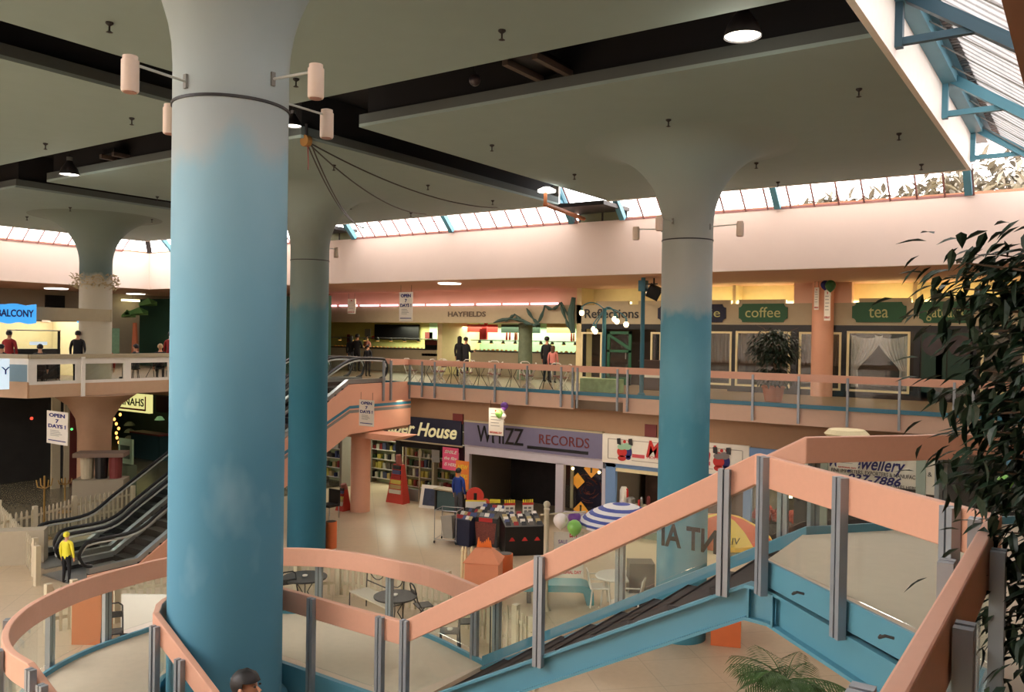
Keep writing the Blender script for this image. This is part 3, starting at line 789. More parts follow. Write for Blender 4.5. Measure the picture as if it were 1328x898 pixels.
# a sign's reflection, put on the upper flight's glass as mirrored letters
gl = MATS.get('reflection_tint') or glass('reflection_tint', (70, 110, 125), .02, .6)
for ch, px, sz in (('A', 885, .235), ('T', 830+0, .0)):
    pass
q0 = pY(863, 700, YN+.02); q1 = pY(1010, 700, YN+.02)
text_mesh('NT AI', .22, gl, 'reflected_lettering', st, (pY(893, 700, YN+.02).x, YN+.02, pY(893, 700, YN+.02).z), (PI/2, 0, 0), .001, bold=.006, W=True, mirror=True, width=abs(pY(928, 700, YN).x-pY(856, 700, YN).x))
WORLD = 8.8; EXPO = 0.15
WARM = (1, .84, .64); NEUT = (1, .93, .82); GRN = (1, 1, .72)
LIGHTS = [
 (-24, 32.4, 6.7, 12, 1.2, 480, GRN), (-20, 26.5, 8.1, 14, .5, 420, WARM),
 (-6, 29.9, 7.7, 13, .3, 340, (1, .95, .74)), (-6, 26.5, 8.1, 12, .5, 160, WARM),
 (-22.6, 26.6, 3.1, 4, 1.5, 320, (.95, 1, .8)), (-16, 22.9, 3.9, 14, .3, 90, WARM), (-9.5, 25.2, 2.9, 3, .6, 60, WARM), (-6.2, 25.4, 2.6, 2, .6, 60, WARM),
 (-33, 17, 6.9, 2.5, 4, 120, NEUT), (-38.5, 20, 8.1, 2, 6, 40, WARM), (-33, 18, 3.9, 2, 8, 20, WARM), (-33, 26.5, 3.8, 8, 1.0, 50, GRN),
]
# ================================================================= shared small builders
def wall_box(name, px0, px1, py0, py1, Y, depth, mt, parent=None, mid=None, **k):
    """box standing in plane y=Y whose front covers the given stretch of the photo"""
    xm = (px0+px1)/2; ym = (py0+py1)/2
    xa, xb = pY(px0, ym, Y).x, pY(px1, ym, Y).x
    za, zb = pY(xm, py1, Y).z, pY(xm, py0, Y).z
    return MB().box((xa, Y, za), (xb, Y+depth, zb)).build(name, mt, parent, W=parent is not None, **k)
def ext(px0, px1, py0, py1, Y):
    xm = (px0+px1)/2; ym = (py0+py1)/2
    return pY(px0, ym, Y).x, pY(px1, ym, Y).x, pY(xm, py1, Y).z, pY(xm, py0, Y).z

# ---------------------------------------------------------------- people
def person(name, label, loc, h=1.72, face=0, top=None, legs=None, hair=None, pose='stand', arms='down', long_hair=False, group=None, detail=False):
    top = top or M['darkcl']; legs = legs or M['denim']; hair = hair or M['hair']
    o = thing(name, label, 'person', loc, face, group)
    k = h/1.72
    sit = pose == 'sit'
    hip = .92 if not sit else .47
    zt = hip
    V = []; EDG = []; R_ = []; part = []
    def v(p, r, par=None, m_=0):
        V.append(Vector(p)*k); R_.append((r[0]*k, r[1]*k) if isinstance(r, tuple) else (r*k, r*k)); part.append(m_)
        if par is not None: EDG.append((par, len(V)-1))
        return len(V)-1
    pel = v((0, 0, zt), (.15, .11), None, 1)
    wa = v((0, .0, zt+.16), (.15, .105), pel, 0)
    ch = v((0, -.01, zt+.36), (.185, .125), wa, 0)
    sh = v((0, 0, zt+.49), (.135, .09), ch, 0)
    nk = v((0, .005, zt+.57), .052, sh, 2)
    hb = v((0, .01, zt+.64), (.062, .075), nk, 2)
    hd = v((0, .012, zt+.72), (.077, .092), hb, 2)
    ht = v((0, 0, zt+.785), (.055, .065), hd, 2)
    for s_ in (-1, 1):
        a0 = v((s_*.185, 0, zt+.465), .064, sh, 0)
        if arms == 'fwd' or (arms == 'mix' and s_ > 0):
            a1 = v((s_*.22, .05, zt+.21), .052, a0, 0); a2 = v((s_*.17, .27, zt+.20), .036, a1, 0); a3 = v((s_*.15, .35, zt+.22), (.018, .036), a2, 2)
            tips = [(s_*(.15+.02*(j-1.5)), .44-.01*abs(j-1), zt+.20) for j in range(4)]; th = (s_*.11, .39, zt+.24)
        else:
            a1 = v((s_*.24, .0, zt+.20), .052, a0, 0); a2 = v((s_*.24, .05, zt-.04), .036, a1, 0); a3 = v((s_*.235, .07, zt-.11), (.018, .036), a2, 2)
            tips = [(s_*.235, .07+.021*(j-1.5), zt-.20+.012*abs(j-1.2)) for j in range(4)]; th = (s_*.215, .12, zt-.14)
        for t in tips: v(t, .0095, a3, 2)
        v(th, .0105, a3, 2)
        l0 = v((s_*.09, 0, zt-.06), (.092, .095), pel, 1)
        if sit:
            l1 = v((s_*.11, .42, zt), .062, l0, 1); l2 = v((s_*.11, .44, .10), .043, l1, 1); ft = v((s_*.11, .44, .04), .045, l2, 3); v((s_*.12, .60, .035), (.04, .03), ft, 3)
        else:
            sw = .06*s_ if pose == 'walk' else 0
            l1 = v((s_*.10, .02+sw, zt/2+.02), .062, l0, 1); l2 = v((s_*.105, -.01+sw*1.2, .11), .042, l1, 1); ft = v((s_*.108, -.01+sw*1.2, .045), .043, l2, 3); v((s_*.125, .15+sw*1.2, .03), (.04, .028), ft, 3)
    me = bpy.data.meshes.new('skin_tmp'); me.from_pydata([tuple(p) for p in V], EDG, []); ob = bpy.data.objects.new('tmp', me); COL.objects.link(ob)
    md = ob.modifiers.new('s', 'SKIN'); md.use_smooth_shade = True
    for i, sv in enumerate(me.skin_vertices[0].data): sv.radius = R_[i]; sv.use_root = (i == 0)
    sb = ob.modifiers.new('u', 'SUBSURF'); sb.levels = 1; sb.render_levels = 1
    dg = bpy.context.evaluated_depsgraph_get(); res = bpy.data.meshes.new_from_object(ob.evaluated_get(dg))
    COL.objects.unlink(ob); bpy.data.objects.remove(ob)
    res.materials.clear()
    for mm in (top, legs, M['skin'], M['shoes']): res.materials.append(mm)
    mids = [((V[a]+V[b])/2, part[b], V[a], V[b]) for a, b in EDG]
    for p in res.polygons:
        c = p.center; best = None
        for _, pt, A, B in mids:
            ab = B-A; t = max(0, min(1, (c-A).dot(ab)/max(ab.length_squared, 1e-9))); d_ = (A+ab*t-c).length
            if best is None or d_ < best[0]: best = (d_, pt)
        p.material_index = best[1]; p.use_smooth = True
    body = bpy.data.objects.new('body', res); COL.objects.link(body); body.parent = o
    # hair: a cap over the back and top of the head
    hc = Vector((0, .0, zt+.735))*k; b = MB(); n_, m_ = 20, 12
    b.ball((0, 0, 0), 1, 1, n_, m_)
    for vv in b.bm.verts:
        x, y, z = vv.co; nz = z
        rad = 1.0+.05*math.sin(9*x+4)*math.cos(7*y)
        vv.co = Vector((x*.097*k*rad, (y*.118*k-.010*k)*rad, z*.104*k*rad+.010*k))
        if y > .45 and z < .12: vv.co = Vector((x*.06*k, .0, .02*k))
        elif z < -.45:
            vv.co.z = (-.25 if long_hair else -.055)*k; vv.co.x *= 1.2 if long_hair else .9; vv.co.y = min(vv.co.y, -.02*k)
    b.bm.transform(Matrix.Translation(hc)); b.build('hair', hair, o, smooth=True)
    # face
    f_ = MB(); f_.cyl(Vector((0, .088, zt+.735))*k, Vector((0, .122, zt+.70))*k, .008*k, .015*k, n=8)
    for s_ in (-1, 1): f_.ball(Vector((s_*.086, .01, zt+.715))*k, .02*k, 1.3, 8, 6)
    f_.build('nose_and_ears', M['skin'], o, smooth=True)
    e_ = MB()
    for s_ in (-1, 1): e_.ball(Vector((s_*.032, .096, zt+.742))*k, .011*k, .7, 8, 6)
    e_.build('eyes', M['blk'], o, smooth=True)
    MB().box(Vector((-.024, .09, zt+.668))*k, Vector((.024, .101, zt+.676))*k).build('mouth', M['maroon'], o)
    return o

# ================================================================= UPPER FAR SHOPS
def lace_mat():
    if 'lace' in MATS: return MATS['lace']
    mt, nt, out = new_mat('lace'); t = nt.nodes.new('ShaderNodeBsdfTransparent'); d = nt.nodes.new('ShaderNodeBsdfDiffuse'); d.inputs[0].default_value = (*lin((214, 206, 206)), 1)
    no = nt.nodes.new('ShaderNodeTexNoise'); no.inputs['Scale'].default_value = 14; mr = nt.nodes.new('ShaderNodeMapRange'); mr.inputs[3].default_value = .25; mr.inputs[4].default_value = .65
    mx = nt.nodes.new('ShaderNodeMixShader'); nt.links.new(no.outputs['Fac'], mr.inputs[0]); nt.links.new(mr.outputs[0], mx.inputs[0]); nt.links.new(t.outputs[0], mx.inputs[1]); nt.links.new(d.outputs[0], mx.inputs[2]); nt.links.new(mx.outputs[0], out.inputs[0])
    MATS['lace'] = mt; return mt
YB = 29.2
def shop_zone():
    # food hall at the left: band, neon, back counters
    x0, x1, zb, zt = ext(380, 752, 400, 420, YB)
    zb = pY(600, 419, YB).z; zt = pY(600, 397, YB).z
    xr = pY(752, 405, YB).x
    o = thing('shop_fascia', 'long grey fascia band with HAYFIELDS lettering over the food counters', 'shop fascia', ((-36+xr)/2, YB, zb))
    MB().box((-40, YB, zb), (xr, YB+.15, zt)).build('band', M['grayband'], o, W=True)
    xa, xb, za, zb2 = ext(581, 630, 403, 413, YB)
    text_mesh('HAYFIELDS', .3, mat('letter_brown', (96, 84, 70), .7), 'lettering', o, ((xa+xb)/2, YB-.02, (za+zb2)/2), W=True, width=xb-xa, bold=.008)  # lettering in one even brown
    struct('wall_far', MB().box((-40, YB+.2, zt-.1), (xr, YB+.35, ZC)), M['peach'])
    # neon tubes
    k = 0
    for a, b_ in ((424, 438), (441, 465), (468, 493), (495, 518), (530, 552), (554, 583), (586, 616), (619, 651), (653, 687), (689, 726)):
        xa, xb, za, zb2 = ext(a, b_, 391, 395, YB-.02)
        MBt = MB().cyl((xa, YB-.05, zt+.06), (xb-.06, YB-.05, zt+.06), .042, n=10)
        ob = MBt.build('neon_tube', EM['pink'])
        tag(ob, 'pink fluorescent tube in the row along the top of the grey food hall fascia', 'tube light', 'pink tubes along the food hall fascia'); k += 1
    # recess walls
    zl = zb
    struct('wall_food', MB().box((-40, 33.4, G), (pY(560, 440, 33.4).x, 33.5, ZC)), M['lime'])
    struct('wall_food', MB().box((pY(560, 440, 33.4).x, 33.2, G), (pY(756, 440, 33.2).x, 33.4, ZC)), M['mint'])
    xp = pY(575, 450, 30.4).x
    struct('wall_food', MB().box((xp-.28, 30.3, G), (xp, 33.3, zb+.3)), M['creamw'])
    xr2 = pY(750, 440, YB).x
    struct('wall_food', MB().box((xr2-.1, YB, G), (xr2+.12, 33.3, ZC)), M['creamw'])
shop_zone()
def counter(px0, px1, Y, label, top=None, mt=None, h=1.1, lamps=0, glassy=True):
    xa, xb = pY(px0, 465, Y).x, pY(px1, 465, Y).x
    o = thing('food_counter', label, 'counter', ((xa+xb)/2, Y, G))
    MB().box((xa, Y, G), (xb, Y+.6, G+h)).build('base', mt or M['grayband'], o, W=True)
    MB().box((xa-.03, Y-.05, G+h), (xb+.03, Y+.65, G+h+.05)).build('counter_top', M['dark'], o, W=True)
    if glassy:
        MB().box((xa, Y+.02, G+h+.05), (xb, Y+.035, G+h+.5)).build('glass_front', M['glass'], o, W=True)
        MB().box((xa, Y, G+h+.5), (xb, Y+.5, G+h+.54)).build('glass_shelf', M['steel'], o, W=True)
        b = MB()
        for i in range(int((xb-xa)/.25)):
            x = xa+.12+i*.25; b.ball((x, Y+.25, G+h+.07), random.uniform(.05, .09), .6, 8, 5)
        props(b.build('food', mat('warm_food', (214, 150, 76), .7, var=.4, scale=20), o, W=True), kind='stuff')
    for i in range(lamps):
        x = xa+(i+.5)*(xb-xa)/lamps
        c = MB().lathe((x, Y+.25, G+h+.5), [(.10, -.12), (.05, 0), (.03, .05)], 12); c.build('heat_lamp', M['steel'], o, W=True)
        MB().lathe((x, Y+.25, G+h+.37), [(.085, 0), (.085, .02)], 12).build('heat_bulb', EM['food'], o, W=True)
    return o
counter(428, 566, 31.4, 'food counter with warm lit glass front under the black menu board', lamps=8)
counter(610, 672, 31.6, 'buffet counter with four round heat lamps between the customers and the grey trunk pillar', lamps=4)
counter(690, 750, 31.6, 'buffet counter with warm lights right of the grey trunk pillar', lamps=4)
o = wall_box('menu_board', 485.5, 543, 421, 441, 33.2, .08, M['blk']); tag(o, 'black menu board on the lime wall above the food counter', 'menu board')
for a, b_, c, d, Y, mt, l in ((595, 645, 421, 431, 32.2, mat('red_board', (150, 44, 34), .6), 'red menu board with a picture over the buffet counter'),
                        (650, 700, 421, 432, 32.2, mat('dark_board', (36, 60, 44), .6), 'dark green menu board right of the red one'),
                        (709, 745, 420, 432, 32.4, mat('tan_menu', (170, 140, 90), .6), 'tan menu board above the right hand buffet counter'),
                        (551, 561, 431, 440, 33.2, M['maroon'], 'small maroon notice right of the black menu board'),
                        (450, 453, 434, 446, 33.3, M['maroon'], 'small maroon notice strip on the lime wall left of the menu board'),
                        (473, 480, 427, 436, 33.3, M['gray'], 'small grey notice on the lime wall left of the menu board'),
                        (482, 485, 436, 440, 33.3, M['red'], 'tiny red notice at the corner of the black menu board')):
    tag(wall_box('wall_notice', a, b_, c, d, Y, .05, mt), l, 'notice')
for a, b_, c, d, l in ((551, 568, 441, 449, 'dark red drinks machine on the counter'),):
    q = ext(a, b_, c, 462, 31.5)
    o = thing('drinks_machine', 'dark red and black drinks machine at the right end of the food counter', 'machine', ((q[0]+q[1])/2, 32.2, G+1.15))
    MB().box((q[0], 31.5, G+1.15), (q[1], 32, q[3]-.25)).build('body', M['blk'], o, W=True)
    MB().box((q[0], 31.48, q[3]-.25), (q[1], 32, q[3])).build('display_panel', M['maroon'], o, W=True)
    MB().box((q[0]-.12, 31.4, q[2]), (q[1]+.12, 31.5, q[2]+.12)).build('drip_tray', M['dark'], o, W=True)
xm = pY(628, 440, 32.0)
for i, (px, hh) in enumerate(((624, .5), (627, .7), (630, .9))):
    x = pY(px, 445, 31.9).x; ob = MB().box((x-.07, 31.85, G+1.65), (x+.07, 31.95, G+1.65+hh)).build('snack_packet', M['red']); tag(ob, 'red snack packet in the stepped stack on the buffet counter', 'packet', 'red packets on the buffet counter')
for px in (657, 661, 668, 670, 741, 744): 
    x = pY(px, 445, 31.9).x; ob = MB().cyl((x, 31.9, G+1.65), (x, 31.9, G+2.0), .05, .03, n=8).build('sauce_bottle', M['red'] if px % 2 else M['terrac']); tag(ob, 'red sauce bottle standing on the buffet counter', 'bottle', 'bottles on the buffet counter')
# ceiling lights of the upper gallery
def ceil_light(px, py, r, l, z=ZC):
    p = pz(px, py, z-.04); o = thing('ceiling_light', l, 'ceiling light', (p.x, p.y, z-.06), 0, 'round ceiling lights over the upper gallery')
    MB().lathe((0, 0, 0), [(r, 0), (r, .06)], 28).build('diffuser', EM['lamp'], o)
    MB().lathe((0, 0, .03), [(r*1.08, 0), (r*1.08, .03)], 28).build('trim_ring', M['white'], o)
    return p
CL = [ceil_light(583, 368, .42, 'round white ceiling light over the food tables'), ceil_light(73, 374.5, .5, 'round ceiling light over the balcony kiosk at far left'), ceil_light(176, 381.5, .45, 'round ceiling light right of the distant column')]
q = ext(164, 183, 387, 392, 24.0)
p = pz(172, 390, 7.9)
o = thing('tube_fitting', 'short yellow tube light hanging right of the distant column', 'tube light', (p.x, p.y, 7.85))
MB().box((-.1, -.6, 0), (.1, .6, .1)).build('tube', EM['tube'], o); MB().box((-.12, -.62, .1), (.12, .62, .14)).build('housing', M['white'], o); MB().cyl((0, 0, .14), (0, 0, ZC-7.85), .012, n=6).build('hanger', M['dark'], o)
# hanging OPEN 7 DAYS signs
def hang_sign(pxs, Y, label, style='open', facing=0, w=None):
    x0, x1, z0, z1 = ext(*pxs, Y); w = x1-x0; h = z1-z0; xm = (x0+x1)/2
    o = thing('hanging_sign', label, 'sign', (xm, Y, z0), facing)
    MB().box((-w/2, -.01, 0), (w/2, .01, h)).build('board', M['paper'], o)
    if style == 'open':
        for t, zz, s_ in (('OPEN', .87, .76), ('7', .70, .16), ('DAYS !', .54, .84)):
            text_mesh(t, h*.15, M['blueink'], 'lettering', o, (0, -.014, h*zz), width=w*s_, bold=h*.006, ext=.003)
        for i in range(4): MB().box((-w*.32, -.014, h*(.40-.05*i)), (w*(.1+.07*((i*7) % 3)), -.011, h*(.415-.05*i))).build('small_print', M['gray'], o)
        MB().box((-w*.42, -.014, h*.09), (w*.42, -.011, h*.12)).build('small_print', M['blueink'], o)
    else:
        for i in range(5): MB().box((-w*.36, -.014, h*(.78-.11*i)), (w*(.2+.05*(i % 3)), -.011, h*(.80-.11*i))).build('small_print', M['gray'], o)
        text_mesh('NATIONAL DAY', h*.1, M['red'], 'lettering', o, (0, -.014, h*.1), width=w*.84, ext=.003, bold=.002)
        MB().box((-w*.08, -.014, h*.86), (w*.08, -.011, h*.93)).build('red_mark', M['red'], o)
    b = MB()
    for s_ in (-1, 1): b.cyl((s_*w*.4, 0, h), (s_*w*.4, 0, h+.25), .006, n=4)
    b.build('cord', M['dark'], o)
    return o
hang_sign((518, 535, 379, 417), 23.0, 'white OPEN 7 DAYS sign hanging above the food tables from the ceiling edge')
o_ = hang_sign((451, 461, 388, 407), 26.0, 'small faded hanging sign left of the larger OPEN 7 DAYS sign', 'print')
hang_sign((466, 485, 519, 553), 20.4, 'white OPEN 7 DAYS sign on the escalator side')
hang_sign((61, 88, 534, 576.5), 14.4, 'white OPEN 7 DAYS sign hanging under the left balcony')
def balloon(px, py, Y, r, mt, label, stringz=.4):
    p = pY(px, py, Y); o = thing('balloon', label, 'balloon', p)
    MB().lathe((0, 0, 0), [(.012, -r*1.25), (.02, -r*1.18), (r*.35, -r*1.0), (r*.75, -r*.6), (r*.97, -r*.1), (r, .1*r), (r*.93, r*.45), (r*.7, r*.8), (r*.35, r*1.02), (.001, r*1.1)], 20).build('skin', mt, o, smooth=True)
    MB().cyl((0, 0, -r*1.25), (.03, .02, -r*1.25-stringz), .004, n=4).build('string', M['white'], o)
# sign with balloons on the gallery edge
o = hang_sign((634, 653, 529.5, 565), 23.2, 'white NATIONAL DAY paper sign hung from the gallery edge over the record shop', 'print')
balloon(647, 537, 23.1, .13, M['bgreen'], 'light green balloon in front of the sign on the gallery edge', .1)
balloon(654, 527, 23.15, .13, M['bpurple'], 'purple balloon above the sign on the gallery edge', .1)
balloon(653, 540, 23.2, .09, M['bwhite'], 'small white balloon behind the green one on the gallery edge', .1)

# grey tree-like pillar with netting
p = pz(683, 510, G); p.y = 29.9; p.x = pY(681, 470, 29.9).x
o = thing('trunk_pillar', 'grey pillar dressed as a tree trunk between the buffet counters', 'pillar', (p.x, p.y, G))
b = MB().lathe((0, 0, 0), [(.36, 0), (.31, .6), (.29, 1.8), (.30, 2.3), (.34, 2.7), (.26, ZC-G)], 20); b.build('trunk', M['olive'], o, smooth=True)
b = MB()
for x0_, z0_, x1_, z1_, sg in ((655, 417, 668, 408, 0), (668, 408, 690, 421, .1), (690, 421, 707, 396, .3), (707, 396, 727, 393, .2), (640, 419, 690, 421, -.2), (727, 393, 741, 430, .1), (683, 400, 700, 421, .1)):
    A = pY(x0_, z0_, 29.0); B_ = pY(x1_, z1_, 29.0)
    pts = [A.lerp(B_, t/8)+Vector((0, 0, -sg*4*(t/8)*(1-t/8))) for t in range(9)]; b.tube(pts, [.02+.06*abs(math.sin(i*2.3)) for i in range(9)], 5)
A = pY(744, 386, 29.0); B_ = pY(743, 432, 29.0); b.tube([A, A.lerp(B_, .5)+Vector((-.1, 0, 0)), B_], [.09, .14, .1], 6)
A2 = pY(728, 392, 29.0); b.tube([A2, pY(736, 408, 29.0), A], [.03, .06, .05], 6)
tag(b.build('draped_net', M['net']), 'dark green netting draped across the grey fascia at the right end of the food hall', 'net')
# right end of the food hall and the cafe row
xr = pY(752, 405, YB).x; zw = pY(900, 388, YB).z; zl = pY(900, 421, YB).z; ztp = ZC
struct('wall_cafe', MB().box((xr, YB+1.0, G), (12, YB+1.15, ZC)), M['creamw'])
struct('wall_cafe', MB().box((xr, YB+.06, pY(740, 405, YB).z-.6), (pY(752, 405, YB).x+.05, YB+.3, ZC)), M['creamw'])
fas = thing('shop_fascia', 'beige fascia along the cafe shops carrying the Reflections, coffee and tea signs', 'shop fascia', (-5, YB, zl))
zf1 = pY(890, 393, YB).z
MB().box((xr, YB, zl), (12, YB+.14, zf1-.05)).build('band', M['grayband'], fas, W=True)
def sx(px, py=405): return pY(px, py, YB).x
for a, b_ in ((773, 815), (828, 868), (868, 947), (958, 1018), (1114, 1181), (1207, 1262), (1275, 1340)):
    MB().box((sx(a), YB-.02, zf1-.05), (sx(b_), YB+.12, zf1+.09)).build('raised_panel', M['grayband'], fas, W=True)
    ob = MB().box((sx(a)+.1, YB+.3, zf1+.0), (sx(b_)-.05, YB+.38, zf1+.07)).build('fluorescent_tube', EM['tube'])
    tag(ob, 'warm fluorescent tube hidden behind the cafe fascia', 'tube light', 'warm tubes behind the cafe fascia')
for a in (1031, 1052, 1103):
    pass
struct('wall_cafe', MB().box((sx(1029), YB+.02, zf1-.1), (sx(1104), YB+.3, ZC)), M['peach'])
for a in (948, 1184):
    struct('trim_7', MB().box((sx(a)-.06, YB+.3, zf1-.1), (sx(a)+.06, YB+1.0, ZC)), M['cream'])
# signs with notched corners
def plaque(px0, px1, py0, py1, text, mt, tmt, label, sz=.8, lw=.72):
    x0, x1, z0, z1 = ext(px0, px1, py0, py1, YB-.05); c = (z1-z0)*.2; xm, zm = (x0+x1)/2, (z0+z1)/2
    o = thing('shop_sign', label, 'sign', (xm, YB-.05, z0))
    pts = []
    for (cx_, cz_, a0) in ((x0, z0, 90), (x1, z0, 180), (x1, z1, 270), (x0, z1, 0)):
        for i in range(5):
            a = math.radians(a0-22.5*i); pts.append((cx_+math.cos(a)*c, cz_+math.sin(a)*c))
    # order counter clockwise
    b = MB(); b.hexa([(x, YB-.05, z) for x, z in pts], [(x, YB, z) for x, z in pts]); b.build('board', mt, o, W=True)
    text_mesh(text, (z1-z0)*sz, tmt, 'lettering', o, (xm, YB-.058, zm), W=True, width=(x1-x0)*lw, ext=.005)
    return o
lm = mat('sign_letter', (176, 178, 120), .6)
plaque(958, 1021, 394, 418, 'coffee', M['sgreen'], lm, 'dark green sign with notched corners reading coffee')
plaque(1105, 1175, 392, 418, 'tea', M['sgreen'], lm, 'dark green sign with notched corners reading tea', .9, .36)
plaque(1192, 1262, 391, 419, 'gateaux', M['sgreen'], lm, 'dark green sign with notched corners reading gateaux, half behind the leaves')
plaque(853, 941, 395, 418, 'patisserie', M['navy'], lm, 'black sign partly hidden by the right column', .7, .84)
o = thing('shop_sign', 'Reflections lettering in dark script on the beige cafe fascia', 'sign', (sx(795), YB-.03, zl+.2))
x0, x1, z0, z1 = ext(758, 828, 397, 418, YB-.03)
text_mesh('Reflections', .5, M['blk'], 'lettering', o, ((x0+x1)/2, YB-.03, (z0+z1)/2), W=True, width=x1-x0, bold=.006)
# dark shopfront with cream framed windows
zd = pY(990, 425, YB).z
struct('wall_cafe', MB().box((xr, YB+.9, G), (12, YB+.95, zl)), mat('dark_interior', (40, 30, 26), .9))
front = thing('cafe_shopfront', 'black timber cafe shopfront under the beige fascia', 'shopfront', (-5, YB+.1, G))
MB().box((xr+.1, YB, zl-.2), (12, YB+.1, zl)).build('head_beam', M['blk'], front, W=True)
MB().box((sx(945), YB, G), (12, YB+.1, G+.28)).build('plinth', M['blk'], front, W=True)
for px in (756, 853, 951, 1030, 1093, 1189, 1218, 1262):
    MB().box((sx(px, 460)-.09, YB, G+.28), (sx(px, 460)+.09, YB+.1, zl-.2)).build('mullion', M['blk'], front, W=True)
def shop_window(px0, px1, py0, py1, label, curtain=False):
    x0, x1, z0, z1 = ext(px0, px1, py0, py1, YB+.02); z0 = max(z0, G+.2)
    o = thing('shop_window', label, 'window', ((x0+x1)/2, YB-.02, z0))
    b = MB(); t = .07
    for A in (((x0, z0), (x1, z0+t)), ((x0, z1-t), (x1, z1)), ((x0, z0+t), (x0+t, z1-t)), ((x1-t, z0+t), (x1, z1-t))):
        b.box((A[0][0], YB-.03, A[0][1]), (A[1][0], YB+.03, A[1][1]))
    b.build('frame', M['cream'], o, W=True)
    MB().box((x0+t, YB+.0, z0+t), (x1-t, YB+.01, z1-t)).build('pane', M['glass'], o, W=True)
    if curtain:
        for s_ in (-1, 1):
            b = MB(); n = 26; xm = (x0+x1)/2; w = (x1-x0)/2-.1
            rows = []
            for j in range(13):
                v_ = j/12; z = z1-.12-v_*(z1-z0-.25)
                tie = .62; wd = 1.15*(1-min(1, v_/tie)**1.5*.78) if v_ < tie else .25+.12*(v_-tie)
                rows.append([Vector((xm+s_*(w-w*wd*(i/n)), YB+.16+.03*math.sin(i*1.9), z-(.18*math.sin(PI*i/n)*(1-abs(v_-.4))) if v_ < tie else z)) for i in range(n+1)])
            for A, B_ in zip(rows, rows[1:]):
                for i in range(n): b.quad([A[i], A[i+1], B_[i+1], B_[i]])
            b.build('lace_curtain', lace_mat(), o, W=True)
    return o
lace_c = mat('lace_cloth', (150, 140, 140), .9)
shop_window(754, 781, 431, 493, 'cream framed window under the Reflections sign')
shop_window(844, 858, 431, 500, 'narrow cream framed window left of the right column')
shop_window(905, 949, 430, 503, 'cream framed window right of the right column')
shop_window(954, 1025, 430, 504, 'cream framed window behind the potted ficus')
shop_window(1036, 1091, 431, 506, 'plain framed window behind the salmon pillar')
shop_window(1098, 1180, 430, 512, 'cream framed window with parted lace curtains under the tea sign', True)
shop_window(1272, 1330, 432, 512, 'cream framed window at the far right behind the leaves')
# lace behind the other windows
for k, (a, b_) in enumerate(((908, 946), (958, 1022), (1038, 1088))):
    b = MB(); xa, xb = sx(a, 460), sx(b_, 460); n = 30
    for i in range(n):
        u0, u1 = xa+(xb-xa)*i/n, xa+(xb-xa)*(i+1)/n
        b.quad([(u0, YB+.2+.03*math.sin(i*1.7), G+1.0), (u1, YB+.2+.03*math.sin((i+1)*1.7), G+1.0), (u1, YB+.2+.03*math.sin((i+1)*1.7), zl-.3), (u0, YB+.2+.03*math.sin(i*1.7), zl-.3)])
    tag(b.build('net_curtain', mat('net_curtain', (104, 92, 84), .9)), ('grey net curtain in the window right of the blue column', 'grey net curtain in the window behind the potted ficus', 'grey net curtain in the window behind the salmon pillar')[k], 'curtain')
# green glazed doors
def green_door(px0, px1, label):
    x0, x1, z0, z1 = ext(px0, px1, 430, 470, YB); z0 = G+.02
    o = thing('cafe_door', label, 'door', ((x0+x1)/2, YB+.05, z0))
    b = MB(); t = .11
    for A in (((x0, z0), (x1, z0+.3)), ((x0, z1-t), (x1, z1)), ((x0, z0), (x0+t, z1)), ((x1-t, z0), (x1, z1)), ((x0, z0+1.25), (x1, z0+1.35))): b.box((A[0][0], YB+.02, A[0][1]), (A[1][0], YB+.08, A[1][1]))
    b.hexa([(x0+t, YB+.03, z1-t-.12), (x0+t, YB+.03, z1-t), (x1-t, YB+.03, z0+1.5), (x1-t, YB+.03, z0+1.36)], [(x0+t, YB+.07, z1-t-.12), (x0+t, YB+.07, z1-t), (x1-t, YB+.07, z0+1.5), (x1-t, YB+.07, z0+1.36)])
    b.build('frame', mat('door_green', (26, 84, 56), .5), o, W=True)
    MB().box((x0+t, YB+.04, z0+.3), (x1-t, YB+.05, z1-t)).build('pane', M['glass'], o, W=True)
    MB().cyl((x1-.2, YB-.02, z0+1.0), (x1-.2, YB-.02, z0+1.25), .02, n=8).build('handle', M['steel'], o, W=True)
green_door(787, 818, 'green braced cafe door between the two blue posts')
x0, x1, z0, z1 = ext(1195, 1262, 432, 505, YB)
o = thing('cafe_double_door', 'dark green double door with arched lights behind the leaves at right', 'door', ((x0+x1)/2, YB, G+.02))
for s_, (a, b_) in enumerate(((x0, (x0+x1)/2-.02), ((x0+x1)/2+.02, x1))):
    lf = MB().box((a, YB-.0, G+.03), (b_, YB+.06, z1)).build('door_leaf', mat('door_deep_green', (20, 56, 42), .5), o, W=True)
    MB().cyl(((a+b_)/2, YB-.02, G+1.75), ((a+b_)/2, YB+.0, G+1.75), .33, n=24).build('round_light', mat('door_light', (44, 26, 22), .2), o, W=True)
